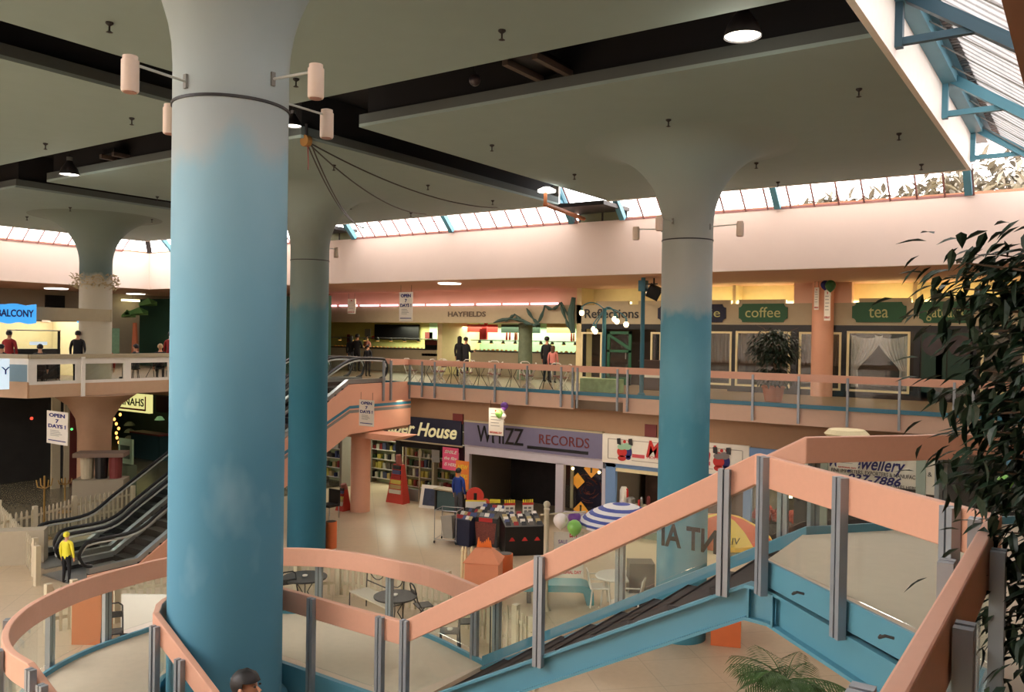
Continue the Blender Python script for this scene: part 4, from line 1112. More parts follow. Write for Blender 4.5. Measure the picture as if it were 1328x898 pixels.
# blue poles with lamp clusters and spotlight
def pole(px, py_top, py_bot, Y, label):
    p0 = pY(px, py_bot, Y); p1 = pY(px, py_top, Y)
    o = thing('lamp_pole', label, 'lamp post', (p1.x, Y, G))
    MB().cyl((p1.x, Y, G), (p1.x, Y, p1.z), .07, n=12).build('pole', M['blued'], o, W=True)
    MB().lathe((p1.x, Y, G), [(.12, 0), (.12, .04), (.06, .1)], 16).build('base_plate', M['blued'], o, W=True)
    return o, p1
YPl = 25.6
o, p1 = pole(784, 400, 500, YPl, 'blue lamp post with four drooping globe lamps in front of the Reflections sign')
for (px, py, ax, ay) in ((754.5, 406, 768, 385), (770, 427, 776, 410), (772, 430, 778, 412), (797, 414, 790, 393), (800, 417, 793, 396), (812, 421, 800, 398)):
    e_ = pY(px, py, YPl-.1); a = pY(ax, ay, YPl-.05)
    st_ = Vector((p1.x, YPl, pY(784, 402, YPl).z))
    pts = []
    for i in range(13):
        t = i/12; pts.append(st_*(1-t)**2+a*2*t*(1-t)*1.0+(e_+Vector((0, 0, .2)))*t*t)
    MB().tube(pts, .022, 6).build('arm', M['blue'], o, W=True)
    MB().cyl(e_+Vector((0, 0, .06)), e_+Vector((0, 0, .22)), .05, .03, n=10).build('cap', M['blue'], o, W=True)
    MB().ball(e_, .085, 1.15, 14, 10).build('globe', EM['bulb'], o, W=True, smooth=True)
o, p1 = pole(834.5, 356, 510, 24.9, 'tall blue post with a black spotlight at its top left of the right column')
x, y, z = p1
zz = pY(834, 369, 24.9).z
MB().box((x-.12, y-.12, zz-.22), (x+.12, y+.12, zz+.12)).build('clamp', M['blued'], o, W=True)
MB().box((x, y-.02, zz-.02), (x+.5, y+.02, zz+.02)).build('cross_arm', M['dark'], o, W=True)
b = MB(); c = pY(848, 379, 24.9); b.box((-.2, -.2, -.2), (.2, .2, .2)); b.bm.transform(Matrix.Translation(c) @ Matrix.Rotation(.5, 4, 'Y') @ Matrix.Rotation(.5, 4, 'Z'))
b.cyl(c, c+Vector((0, 0, .45)), .03, n=6); b.build('spotlight', M['blk'], o, W=True)
# salmon pillar with number signs and a balloon
p = pz(1065, 514, G)
o = thing('salmon_pillar', 'round salmon pillar between the coffee and tea signs', 'pillar', (p.x, p.y, G))
MB().cyl((0, 0, 0), (0, 0, ZC-G), .345, n=32).build('shaft', M['cladding'], o, smooth=True)
MB().box((-.03, -.37, .55), (.05, -.335, .68)).build('socket', M['white'], o)
b = hang_sign((1056, 1062, 373, 402), p.y-.6, 'narrow white hanging sign on the left of the salmon pillar', 'print')
b = hang_sign((1069, 1077, 376, 416), p.y-.8, 'narrow pale hanging sign on the right of the salmon pillar', 'print')
balloon(1077, 371, p.y-.9, .17, M['green'], 'green balloon at the top of the salmon pillar', .1)
balloon(1070, 370, p.y-.8, .14, M['blueink'], 'dark blue balloon behind the green one on the salmon pillar', .1)
# ================================================================= ESCALATORS
def esc(x0, x1, label, side=True, ybot=11.6, ytop=22.0):
    """a pair of glass balustrades, belt, steps and cladding along +y, from the floor up to the gallery"""
    o = thing('escalator', label, 'escalator', ((x0+x1)/2, (ybot+ytop)/2, 0), 0, 'escalators up to the far gallery')
    ya, yb = ybot+1.2, 20.4                                     # incline start and end
    zz = lambda y: G*min(1, max(0, (y-ya)/(yb-ya)))
    for k, x in enumerate((x0, x1)):
        # belt loop
        up = [(x, ybot, .62), (x, ybot-.22, .42), (x, ybot-.22, .68), (x, ybot, .93), (x, ya, .98), (x, ya+.6, .98+zz(ya+.6))]
        path = [Vector((x, ybot, .30)), Vector((x, ybot-.2, .38)), Vector((x, ybot-.32, .62)), Vector((x, ybot-.2, .86)), Vector((x, ybot+.05, .95)), Vector((x, ya, 1.0)), Vector((x, ya+.8, .98+zz(ya+.8)))]
        path += [Vector((x, y, .98+zz(y))) for y in (15, 17, 19, yb-.6)]
        path += [Vector((x, yb+.3, G+.97)), Vector((x, ytop, G+.97)), Vector((x, ytop+.25, G+.88)), Vector((x, ytop+.36, G+.62)), Vector((x, ytop+.25, G+.36)), Vector((x, ytop, G+.26))]
        path = smoothpath(path, 5)
        MB().tube(path, .045, 8).build('handrail_belt', M['rubber'], o, W=True, smooth=True)
        MB().tube([Vector((p.x, p.y+(0.0), p.z-.085)) if 6 < i_ < len(path)-7 else Vector((p.x, p.y+(.07 if i_ < 20 else -.07), p.z)) for i_, p in enumerate(path)][8:-8], .026, 6).build('balustrade_trim', mat('trim_pale', (196, 200, 196), .35), o, W=True, smooth=True)
        low = [Vector((x, p.y, max(.25+zz(p.y), 0))) for p in path]
        b = MB(); b.strip([Vector((x, y, zz(y))) for y in [ybot-.1, ybot+.3, ya]+[ya+(yb-ya)*i/12 for i in range(1, 13)]+[ytop+.1]], .27, .93, .012)
        b.build('glass_balustrade', mat('esc_glass', (80, 96, 88), .1) if False else M['glass'], o, W=True)
        MB().strip([Vector((x, y, zz(y))) for y in [ybot-.1, ya, yb, ytop+.2]], .14, .28, .16).build('skirt', M['steel'], o, W=True)
        MB().strip([Vector((x, y, zz(y))) for y in [ybot-.1, ya, yb, ytop+.2]], -.02, .14, .10).build('lower_skirt', M['dark'], o, W=True)
    # steps
    n = 24
    for i in range(n):
        y = ya+(yb-ya)*i/n; z = zz(y+.3)
        MB().box((x0+.09, y, z-.28), (x1-.09, y+(yb-ya)/n+.01, z)).build('step', M['blk'], o, W=True)
    MB().box((x0+.09, ybot-.6, 0), (x1-.09, ya, .03)).build('comb_plate', M['steel'], o, W=True)
    MB().box((x0+.09, yb, G-.2), (x1-.09, ytop+1.2, G+.005)).build('landing_plate', M['dark'], o, W=True)
    if side:
        # salmon clad side with blue and grey stripes
        x = x0 if x0 > x1 else x1
        prof = [(ybot-.15, 0), (ybot-.15, .12), (ya, .12), (yb, G+.12), (23.5, G+.12), (23.5, 2.98), (yb+.0, 2.88), (19.4, 2.38), (14.9, 0)]
        b = MB(); b.hexa([(x+.06, y, z) for y, z in prof], [(x+.14, y, z) for y, z in prof]); bmesh.ops.triangulate(b.bm, faces=[f_ for f_ in b.bm.faces if len(f_.verts) > 4])
        b.build('side_cladding', M['cladding'], o, W=True)
        for dz, mt, nm in ((0, M['blued'], 'blue_stripe'), (-.15, M['gray'], 'grey_stripe')):
            MB().strip([Vector((x+.145, y, z+dz)) for y, z in ((15.2, 1.45), (20.4, 3.80), (23.5, 3.80))], -.05, .05, .012).build(nm, mt, o, W=True)
        MB().box((x0-.3, yb+.2, 2.86), (x+.05, 23.5, 2.98)).build('soffit', M['bulk'], o, W=True)
    return o
esc(-20.72, -21.85, 'nearer escalator with a salmon clad side and blue stripe, rising behind the nearest column')
esc(-22.5, -23.6, 'farther escalator beside the nearer one, its black belt ending by the picket fence', False, 11.9)
# end posts and screen at the escalator head
o = thing('end_screen', 'short glass screen with grey posts at the head of the escalator', 'balustrade', (-20.6, 22.9, G))
for px in (497.5, 507, 531.5):
    p = pX(px, 490, -20.55); MB().box((p.x-.035, p.y-.035, G-.52), (p.x+.035, p.y+.035, G+.9)).build('post', M['alu'], o, W=True)
MB().strip([Vector((-20.6, 22.4, G)), Vector((-20.6, 23.4, G))], .73, .93, .05).build('handrail', M['rail'], o, W=True)
MB().strip([Vector((-20.6, 22.3, G)), Vector((-20.6, 23.4, G))], .12, .74, .012).build('glass_panel', M['glass'], o, W=True)
# pillar and cross beam that carry the escalator head
p = pz(467, 663, 0)
o = thing('salmon_pillar', 'round salmon pillar carrying the escalator head on the ground floor', 'pillar', (p.x, p.y, 0))
MB().cyl((0, 0, 0), (0, 0, 2.66), .345, n=32).build('shaft', M['cladding'], o, smooth=True)
MB().hexa([(-.7, -.42, 2.66), (1.7, -.42, 2.66), (1.7, .42, 2.66), (-.7, .42, 2.66)], [(-.8, -.42, 2.86), (2.3, -.42, 2.86), (2.3, .42, 2.86), (-.8, .42, 2.86)]).build('cap_beam', M['cladding'], o)

# ================================================================= GROUND FLOOR SHOPS (far side)
YG = 24.2
gx = lambda px, py=600: pY(px, py, YG).x
gz = lambda px, py: pY(px, py, YG).z
ZSG = gz(700, 556)                                            # top of the shop signs
struct('wall_bulkhead', MB().box((-52, YG, ZSG-.02), (12, YG+.3, G-.44)), M['bulk'])
struct('wall_shops', MB().box((-52, 31, 0), (12, 31.2, G-.45)), mat('shop_back', (70, 62, 54), .9))
for px in (436, 603, 786, 973):
    struct('wall_shops', MB().box((gx(px)-.06, YG+.25, 0), (gx(px)+.06, 31, G-.45)), mat('shop_divider', (120, 110, 96), .8))
tag(wall_box('wall_box', 587, 600, 537, 550, YG-.06, .06, M['maroon']), 'dark brown box on the bulkhead at the corner of the book shop sign', 'box')
tag(wall_box('wall_panel', 836, 851, 551, 567, YG-.06, .06, M['maroon']), 'dark red panel on the bulkhead above the ice cream shop sign', 'panel')
# Paper House
x0, x1 = gx(432), gx(601)
zt, zb = gz(560, 547), gz(560, 574)
o = thing('shop_sign', 'black shop sign with cream italic Paper House lettering', 'sign', ((x0+x1)/2, YG-.1, zb))
MB().box((x0, YG-.1, zb), (x1-.06, YG-.0, ZSG+.02)).build('board', M['navy'], o, W=True)
MB().box((x0, YG-.12, zb-.05), (x1, YG-.0, zb)).build('lower_trim', M['grayband'], o, W=True)
xa, xb, _, _ = ext(500, 596, 550, 572, YG-.1)
text_mesh('Paper House', .7, mat('cream_letter', (222, 216, 170), .6, emit=.25), 'lettering', o, ((xa+xb)/2-.2, YG-.115, (ZSG+zb)/2), W=True, width=(xb-xa)+.1, shear=.3, bold=.016)
o = thing('shopfront', 'black framed glass front of the book and card shop with lit shelves behind', 'shopfront', ((x0+x1)/2, YG, 0))
for px in (517, 600): MB().box((gx(px)-.14, YG-.02, 0), (gx(px)+.08, YG+.12, zb)).build('pier', M['blk'], o, W=True)
MB().box((gx(517), YG, zb-.28), (x1, YG+.1, zb-.05)).build('head_beam', M['blk'], o, W=True)
MB().box((gx(526), YG+.02, .45), (gx(562), YG+.03, zb-.3)).build('glass_panel', M['glass'], o, W=True)
MB().box((gx(526), YG, 0), (gx(562), YG+.08, .45)).build('stall_riser', mat('stall_gray', (120, 124, 118), .6), o, W=True)
for px in (526, 544, 562): MB().box((gx(px)-.02, YG-.01, .0), (gx(px)+.02, YG+.05, zb-.3)).build('mullion', M['grayband'], o, W=True)
# shelving with goods
goods_mats = [mat('goods_%d' % i, c, .6) for i, c in enumerate(((206, 206, 190), (150, 40, 40), (60, 90, 60), (180, 160, 110), (70, 80, 120), (90, 84, 76), (200, 190, 90), (40, 40, 44)))]
shelf_l = ['shelf unit with packets behind the salmon pillar in the book shop', 'shelf unit with packets left of the salmon pillar in the book shop', 'shelf unit with packets right of the salmon pillar, left of the red stand', 'shelf unit with packets in the glazed part of the book shop, left one', 'shelf unit with packets in the glazed part of the book shop, right one']
for k, (px, Y) in enumerate(((455, 25.6), (436, 25.2), (497, 26.2), (541, 25.6), (575, 25.9))):
    x = pY(px, 620, Y).x; w = 1.5
    o = thing('shelf_unit', shelf_l[k], 'shelves', (x, Y, 0), 0, 'shelf units of the book shop')
    MB().box((-w/2, .3, 0), (w/2, .34, 2.5)).build('back_panel', mat('shelf_back', (150, 160, 120), .7), o)
    for s_ in (-1, 1): MB().box((s_*w/2-.02, 0, 0), (s_*w/2+.02, .34, 2.5)).build('side_panel', M['grayband'], o)
    for j in range(6):
        MB().box((-w/2, 0, .2+j*.4), (w/2, .3, .23+j*.4)).build('shelf', M['white'], o)
        xx = -w/2+.06
        while xx < w/2-.12:
            ww = random.uniform(.08, .2); hh = random.uniform(.14, .3)
            b = MB().box((xx, .04, 0), (xx+ww, .2, hh)); g_ = b.build('packet', random.choice(goods_mats))
            g_.location = (x+xx+ww/2, Y+.12, .23+j*.4)
            tag(g_, 'small packet on the %s' % shelf_l[k].replace(' with packets', ''), 'packet', 'packets on the %s' % shelf_l[k].replace(' with packets', ''))
            xx += ww+random.uniform(.03, .12)
# red display stand
def red_stand(px, base, top, w, label):
    p = pz(px, base, 0); h = (base-top)/1096*((p-EYE).dot(FW)); h = max(h, .5)
    o = thing('display_stand', label, 'display stand', p)
    MB().hexa([(-w/2, -.2, 0), (w/2, -.2, 0), (w/2, .2, 0), (-w/2, .2, 0)], [(-w/4, -.04, h*.8), (w/4, -.04, h*.8), (w/4, .12, h*.8), (-w/4, .12, h*.8)]).build('body', mat('stand_red', (190, 60, 46), .6), o)
    for i in range(6):
        z = h*(.2+.1*i); ww = w/2*(1-.5*z/(h*.8))*.75
        MB().box((-ww, -.24+.16*z/(h*.8), z), (ww, -.14+.16*z/(h*.8), z+.14)).build('leaflet_pocket', goods_mats[(i*3) % 8], o)
    MB().cyl((0, .05, h*.8), (0, .0, h), .13, .10, n=14).build('header', mat('stand_head', (150, 90, 80), .6), o)
red_stand(516, 652, 590, .85, 'tall red tapered display stand in the doorway of the book shop')
red_stand(445, 662, 628, .4, 'small red display stand left of the salmon pillar')
o = thing('dark_chair', 'dark seat standing at the doorway left of the salmon pillar', 'chair', pz(427, 672, 0))
MB().box((-.25, -.25, .4), (.25, .25, .48)).build('seat', M['blk'], o); MB().box((-.25, .2, .48), (.25, .26, .95)).build('backrest', M['blk'], o)
for a in (-.22, .22):
    for b_ in (-.22, .22): MB().cyl((a, b_, 0), (a, b_, .4), .015, n=6).build('leg', M['steel'], o)
def easel(px, base, w, h, label, mt, inner):
    p = pz(px, base, 0); o = thing('poster_board', label, 'poster', p, .2)
    MB().hexa([(-w/2, 0, 0), (w/2, 0, 0), (w/2, .03, 0), (-w/2, .03, 0)], [(-w/2, .22, h), (w/2, .22, h), (w/2, .25, h), (-w/2, .25, h)]).build('board', mt, o)
    MB().hexa([(-w*.36, .018, h*.12), (w*.36, .018, h*.12), (w*.36, .03, h*.12), (-w*.36, .03, h*.12)], [(-w*.36, .185, h*.85), (w*.36, .185, h*.85), (w*.36, .2, h*.85), (-w*.36, .2, h*.85)]).build('picture', inner, o)
easel(558, 660, .95, .8, 'white poster board with a dark picture leaning at the book shop window', M['paper'], mat('dark_picture', (50, 60, 84), .6, var=.8, scale=5))
def poster(pxs, Y, mt, label, txt=None, tm=None, tilt=0):
    x0, x1, z0, z1 = ext(*pxs, Y); o = thing('poster', label, 'poster', ((x0+x1)/2, Y, z0), 0)
    MB().box((-(x1-x0)/2, -.01, 0), ((x1-x0)/2, .01, z1-z0)).build('sheet', mt, o)
    if txt:
        for i, t in enumerate(txt): text_mesh(t, (z1-z0)*.2, tm, 'lettering', o, (0, -.014, (z1-z0)*(.8-.28*i)), width=(x1-x0)*.8, ext=.002, shear=.3, bold=.003)
    return o
poster((574, 594.5, 581, 610), 24.0, mat('poster_magenta', (186, 70, 96), .6, emit=.3), 'lit pink and white SMILE poster in the book shop window', ['SMILE', 'the film', 'IS HERE'], M['paper'])
poster((560, 570, 584, 600), 24.1, M['gray'], 'small grey poster left of the pink one')
poster((591, 608, 598, 641), 23.9, mat('poster_orange', (216, 120, 50), .6, emit=.15), 'orange and yellow poster behind the man in blue', ['NEW', 'BOOKS'], M['yellow'])
o = thing('counter_table', 'low display table with stock by the book shop window', 'table', pz(583, 664, 0))
MB().box((-.6, -.2, .75), (.6, .3, .8)).build('table_top', M['grayband'], o)
for a in (-.55, .55): MB().box((a-.03, -.15, 0), (a+.03, .25, .75)).build('leg', M['dark'], o)
MB().box((-.5, -.1, .05), (.5, .2, .7)).build('stock_box', mat('teal_box', (70, 96, 100), .7), o)
# Whizz Records
x0, x1 = gx(603), gx(786); zb = gz(694, 586)
o = thing('shop_sign', 'lavender sign reading WHIZZ RECORDS over the dark record shop', 'sign', ((x0+x1)/2, YG-.1, zb))
MB().box((x0+.03, YG-.12, zb), (x1-.08, YG, ZSG+.04)).build('board', M['lav'], o, W=True)
MB().box((x0+.03, YG-.14, ZSG+.02), (x1-.08, YG, ZSG+.08)).build('top_trim', M['grayband'], o, W=True)
zm = (zb+ZSG)/2
a_, b_, _, _ = ext(619, 679, 555, 580, YG-.12)
text_mesh('WHIZZ', .82, M['blk'], 'lettering', o, ((a_+b_)/2, YG-.135, zm+.02), W=True, width=b_-a_, bold=.006)
a_, b_, _, _ = ext(699, 764, 565, 585, YG-.12)
text_mesh('RECORDS', .46, M['maroon'], 'lettering', o, ((a_+b_)/2, YG-.135, zm+.05), W=True, width=b_-a_)
a_, b_, _, _ = ext(684, 763, 577, 585, YG-.12)
MB().box((a_, YG-.14, zb+.1), (b_, YG-.12, zb+.2)).build('underline', M['blk'], o, W=True)
o = thing('shopfront', 'pale lavender frame of the record shop with one wide dark opening and a window', 'shopfront', ((x0+x1)/2, YG, 0))
MB().box((x0+.03, YG-.06, zb-.32), (x1-.08, YG+.1, zb)).build('head_beam', M['lavw'], o, W=True)
for a, b_ in ((603, 609.5), (721, 732), (781, 786.5)): MB().box((gx(a)+.03, YG-.06, 0), (gx(b_), YG+.1, zb-.3)).build('pier', M['lavw'], o, W=True)
MB().box((gx(731), YG+.02, .5), (gx(782), YG+.03, zb-.32)).build('window_pane', M['glass'], o, W=True)
MB().box((gx(731), YG, 0), (gx(782), YG+.1, .5)).build('stall_riser', M['lavw'], o, W=True)
MB().box((gx(731), YG+.7, .4), (gx(782), YG+.74, zb)).build('window_backdrop', mat('window_navy', (24, 22, 52), .8), o, W=True)
struct('wall_record', MB().box((gx(610), YG+2.6, 0), (gx(720), YG+2.7, zb)), mat('record_dark', (30, 26, 26), .9, var=.6, scale=3))
for i, (px, py, l) in enumerate(((749, 624, 'left'), (767, 609, 'top'), (753, 662, 'bottom'))):
    p = pY(px, py, YG+.55); o = thing('diamond_sign', 'yellow orange diamond road sign in the record shop window, %s one' % l, 'sign', p, 0, 'diamond signs in the record shop window')
    r = .29 if i else .27; b = MB(); b.hexa([(0, 0, -r), (r, 0, 0), (0, 0, r), (-r, 0, 0)], [(0, .02, -r), (r, .02, 0), (0, .02, r), (-r, .02, 0)]); b.build('plate', mat('diamond', (226, 148, 50), .5, emit=.35), o)
    if i: MB().box((-.03, -.01, -.12), (.03, 0, .12)).cyl((0, -.01, .14), (0, .0, .14), .04, n=10).build('symbol', M['blk'], o)
p = pY(741, 640, YG+.5); o = MB().box((p.x-.05, YG+.5, .5), (p.x+.05, YG+.56, gz(741, 605))).build('window_post', mat('post_cream', (200, 190, 160), .6)); tag(o, 'pale upright post inside the record shop window', 'post')
for (px, py, l) in ((743, 608, 'left'), (777, 613, 'right')):
    tag(MB().ball(pY(px, py, YG+.3), .05, 1, 10, 8).build('spot_bulb', EM['bulb'], smooth=True), 'small lit spot bulb in the record shop window, %s one' % l, 'lamp', 'spot bulbs of the record shop window')
mus = MB(); c = pY(763, 635, YG+.6)
for i in range(26):
    a = random.uniform(0, 2*PI); r = random.uniform(.1, .65); mus.tube([c+Vector((math.cos(a)*r*.9, 0, math.sin(a)*r*.8)), c+Vector((math.cos(a+.4)*r*.9, -.01, math.sin(a+.4)*r*.8)), c+Vector((math.cos(a+.8)*r, 0, math.sin(a+.8)*r*.8))], .012, 4)
tag(mus.build('wire_ornament', mat('copper_dark', (120, 50, 40), .5)), 'dark red curly wire ornament between the diamond signs', 'ornament', kind='stuff')
# ice cream shop
x0, x1 = gx(786), gx(973); zb2 = gz(880, 608)
zb2 = gz(820, 603)
o = thing('shop_sign', 'white sign with red lettering and sundae pictures over the ice cream shop', 'sign', ((x0+x1)/2, YG-.1, zb2))
MB().box((x0-.08, YG-.12, zb2), (x1, YG, ZSG+.04)).build('board', M['paper'], o, W=True)
b = MB(); t = .018
for (a, b_, c, d) in ((x0+.12, x1-.2, zb2+.14, zb2+.14+t), (x0+.12, x1-.2, ZSG-.12, ZSG-.12+t)): b.box((a, YG-.128, c), (b_, YG-.12, d))
for a in (x0+.12, x1-.2): b.box((a, YG-.128, zb2+.14), (a+t, YG-.12, ZSG-.12))
b.build('border_line', mat('line_gray', (150, 140, 130), .7), o, W=True)
a_, b_, _, _ = ext(837, 935, 573, 592, YG-.12)
text_mesh("McMillan's", .72, M['red'], 'lettering', o, ((a_+b_)/2, YG-.135, (zb2+ZSG)/2+.1), W=True, width=b_-a_, shear=.25, bold=.014)
for a, b_ in ((822, 838), (912, 923)): MB().box((gx(a), YG-.13, zb2+.25), (gx(b_), YG-.12, zb2+.36)).build('red_bar', mat('bar_pink', (206, 80, 90), .6), o, W=True)
text_mesh('HOME MADE ICE CREAM', .12, mat('bar_pink', (206, 80, 90)), 'lettering', o, (gx(875), YG-.13, zb2+.3), W=True, width=gx(910)-gx(841))
def sundae(px, cream):
    c = pY(px, 590, YG-.13); z0 = zb2+.1; H = ZSG-zb2-.16; x = c.x
    def blob(cx_, cz_, rx, rz, mt, nm, yy):
        b = MB(); n = 20; pts = [(x+cx_*H+rx*H*math.cos(2*PI*i/n), z0+cz_*H+rz*H*math.sin(2*PI*i/n)) for i in range(n)]
        b.hexa([(p[0], YG-.13-yy-.005, p[1]) for p in pts], [(p[0], YG-.125-yy, p[1]) for p in pts]); b.build(nm, mt, o, W=True)
    blob(0, .10, .36, .12, M['paper'], 'picture_base', .001)
    blob(.18, .42, .17, .26, M['blueink'], 'blue_glass', .006); blob(.18, .18, .12, .1, M['blueink'], 'blue_foot', .006)
    blob(-.12, .40, .24, .22, M['red'], 'red_glass', .012); blob(-.12, .13, .2, .12, M['red'], 'red_foot', .012)
    blob(.12, .66, .2, .15, cream, 'ice_cream', .014); blob(-.14, .62, .2, .13, cream, 'ice_cream', .016)
    blob(0, .86, .07, .07, M['red'], 'cherry', .018); blob(.22, .88, .06, .06, M['red'], 'cherry', .018)
    for (dx, dz) in ((-.26, .74), (.30, .76)):
        MB().hexa([(x+(dx-.09)*H, YG-.16, z0+dz*H), (x+(dx+.09)*H, YG-.16, z0+(dz-.04)*H), (x+(dx+.09)*H, YG-.15, z0+(dz-.04)*H), (x+(dx-.09)*H, YG-.15, z0+dz*H)],
                  [(x+(dx-.11)*H, YG-.16, z0+(dz+.24)*H), (x+(dx+.06)*H, YG-.16, z0+(dz+.26)*H), (x+(dx+.06)*H, YG-.15, z0+(dz+.26)*H), (x+(dx-.11)*H, YG-.15, z0+(dz+.24)*H)]).build('black_wafer', M['blk'], o, W=True)
sundae(810, mat('cream_green', (150, 190, 160), .6)); sundae(936, mat('cream_gray', (120, 112, 110), .6))
o = thing('shopfront', 'blue framed front of the ice cream shop', 'shopfront', ((x0+x1)/2, YG, 0))
MB().box((x0, YG-.04, zb2-.14), (x1, YG+.1, zb2)).build('head_beam', mat('frame_blue', (112, 146, 190), .6), o, W=True)
for a, b_ in ((786.5, 799), (965, 975)): MB().box((gx(a), YG-.04, 0), (gx(b_), YG+.1, zb2)).build('pier', MATS['frame_blue'], o, W=True)
MB().box((gx(799), YG-.02, zb2-.26), (gx(965), YG+.05, zb2-.14)).build('blind_box', M['cream'], o, W=True)
MB().box((gx(799), YG-.02, 0), (gx(965), YG+.1, .95)).build('counter_front', mat('counter_green', (110, 130, 110), .5), o, W=True)
struct('wall_icecream', MB().box((gx(799), YG+2.2, 0), (gx(965), YG+2.3, zb2)), mat('ice_back', (70, 50, 40), .8, var=.7, scale=3))
for (px, py, w, h, mt, l) in ((809, 640, .28, .55, M['paper'], 'white tub standing on the ice cream counter'), (813, 630, .12, .5, M['red'], 'red bottle on the ice cream shelf'), (818, 645, .3, .25, M['steel'], 'steel machine on the ice cream counter'), (832, 645, .1, .3, M['steel'], 'small steel jug on the ice cream counter'), (841, 642, .12, .35, M['maroon'], 'dark red bottle on the ice cream counter'), (829, 646, .09, .2, M['red'], 'small red bottle on the ice cream counter')):
    p = pY(px, py, YG+.25); ob = MB().lathe((p.x, p.y, 0.97), [(w/2*.8, 0), (w/2, h*.1), (w/2*.95, h*.8), (w/2*.6, h)], 12).build('counter_item', mt); tag(ob, l, 'counter item'); ob.location.z = .95
struct('floor', MB().box((gx(799), YG+.1, .9), (gx(965), YG+.6, .95)), M['grayband'])
# next shop: blue band and jewellers
o = thing('shop_sign', 'plain blue fascia board right of the ice cream shop sign', 'sign', (gx(1000), YG-.1, zb2))
MB().box((x1, YG-.1, zb2), (gx(1060), YG, ZSG)).build('board', MATS['frame_blue'], o, W=True)
YJ = 21.5
o = thing('jewellery_sign', 'cream jewellery sign with blue script and a phone number ending 7886', 'sign', (pY(1120, 620, YJ).x, YJ, 1.2))
x0, x1, z0, z1 = ext(1030, 1190, 590, 634, YJ)
z1 = pY(1120, 588, YJ).z; z0 = pY(1180, 632, YJ).z-.05
MB().box((x0, YJ, z0), (x1, YJ+.08, z1)).build('board', M['paper'], o, W=True)
MB().box((x0, YJ-.01, z1-.03), (x1, YJ, z1)).build('frame_line', M['blk'], o, W=True)
a_, b_, _, _ = ext(1056, 1172, 600, 612, YJ); 
zz = lambda px, py: pY(px, py, YJ).z
text_mesh('Silver Jewellery', .44, M['blueink'], 'lettering', o, ((a_+b_)/2, YJ-.01, zz(1130, 602.5)), W=True, width=b_-a_, shear=.35, bold=.006)
a_, b_, _, _ = ext(1078, 1187, 612, 622, YJ)
text_mesh('FINE IMPORTERS, EXPORTERS & MANUFAC', .13, M['blk'], 'lettering', o, ((a_+b_)/2, YJ-.01, zz(1135, 615)), W=True, width=b_-a_)
a_, b_, _, _ = ext(1098, 1167, 618, 628, YJ)
text_mesh('937-7886', .27, M['blueink'], 'lettering', o, ((a_+b_)/2, YJ-.01, zz(1135, 623.5)), W=True, width=b_-a_, shear=.3, bold=.006)
text_mesh('DATES HERE', .1, M['blk'], 'lettering', o, (pY(1172, 632, YJ).x, YJ-.01, zz(1172, 632.5)), W=True)
MB().box((x0+.0, YJ+.02, 0), (x1, YJ+.06, z0)).build('lower_panel', mat('jewel_dark', (40, 34, 34), .5), o, W=True)
for a in (1068, 1194): MB().box((pY(a, 640, YJ).x-.1, YJ-.05, 0), (pY(a, 640, YJ).x+.1, YJ+.1, z1)).build('pier', mat('pale_green', (160, 176, 166), .6), o, W=True)
o = thing('side_notice', 'narrow cream notice board right of the jewellery sign', 'sign', (pY(1206, 620, YJ).x, YJ, 1.6))
x0, x1, z0, z1 = ext(1200, 1212, 590, 642, YJ); MB().box((x0, YJ, z0), (x1, YJ+.06, z1)).build('board', M['paper'], o, W=True)
text_mesh('&', .15, M['blk'], 'lettering', o, ((x0+x1)/2, YJ-.01, (z0+z1)/2), W=True)
o = MB().box((pY(1215, 640, YJ).x, YJ, 0), (pY(1221, 640, YJ).x, YJ+.3, 3.9)).build('brown_pier', M['terrac']); tag(o, 'terracotta pier right of the jewellery notices', 'pier')
o = MB().box((pY(1222, 640, YJ).x, YJ+.1, 0), (6, YJ+.2, 3.9)).build('dark_shopfront', M['blk']); tag(o, 'black shopfront behind the leaves at the right edge', 'shopfront')
# sign hung in front of the jeweller and pale item above the rail
hang_sign((1085, 1113, 586, 609), 20.6, 'white NATIONAL DAY notice hanging in front of the jewellery sign', 'print')
o = tag(MB().lathe(pY(1098, 563, 20.6), [(.42, -.08), (.5, .0), (.4, .1), (.1, .12)], 20).build('lamp_cover', M['cream']), 'flat cream canopy seen just above the far stair rail', 'canopy')
# goods shop between: warm lit produce
xa, xb = gx(976), gx(1060)
o = thing('fruit_display', 'lit display of red and yellow goods seen through the glass of the landing', 'display', ((xa+xb)/2, YG+.1, 0))
MB().box((xa, YG+.1, 0), (xb, YG+.9, 1.0)).build('base', mat('disp_dark', (60, 50, 46), .7), o, W=True)
b = MB()
for i in range(90): b.ball((random.uniform(xa, xb), YG+random.uniform(.15, .8), 1.04+random.uniform(0, .3)), random.uniform(.06, .12), 1, 7, 5)
props(b.build('goods', mat('red_goods', (170, 60, 40), .6, var=.6, scale=5), o, W=True), kind='stuff')
tag(MB().box((gx(1000), YG+1.2, 1.6), (gx(1012), YG+1.25, 1.75)).build('lit_lamp', EM['bulb']), 'small warm lamp over the red and yellow goods', 'lamp')
for (a, b_, l, mt) in ((968, 975, 'narrow blue pier', 'frame_blue'),):
    pass
o = MB().box((pY(1030, 640, 22.6).x, 22.6, 0), (pY(1056, 640, 22.6).x, 22.7, 2.6)).build('pink_panel', mat('pink_panel', (190, 140, 116), .7)); tag(o, 'dusty pink wall panel left of the jewellery shop', 'wall panel')
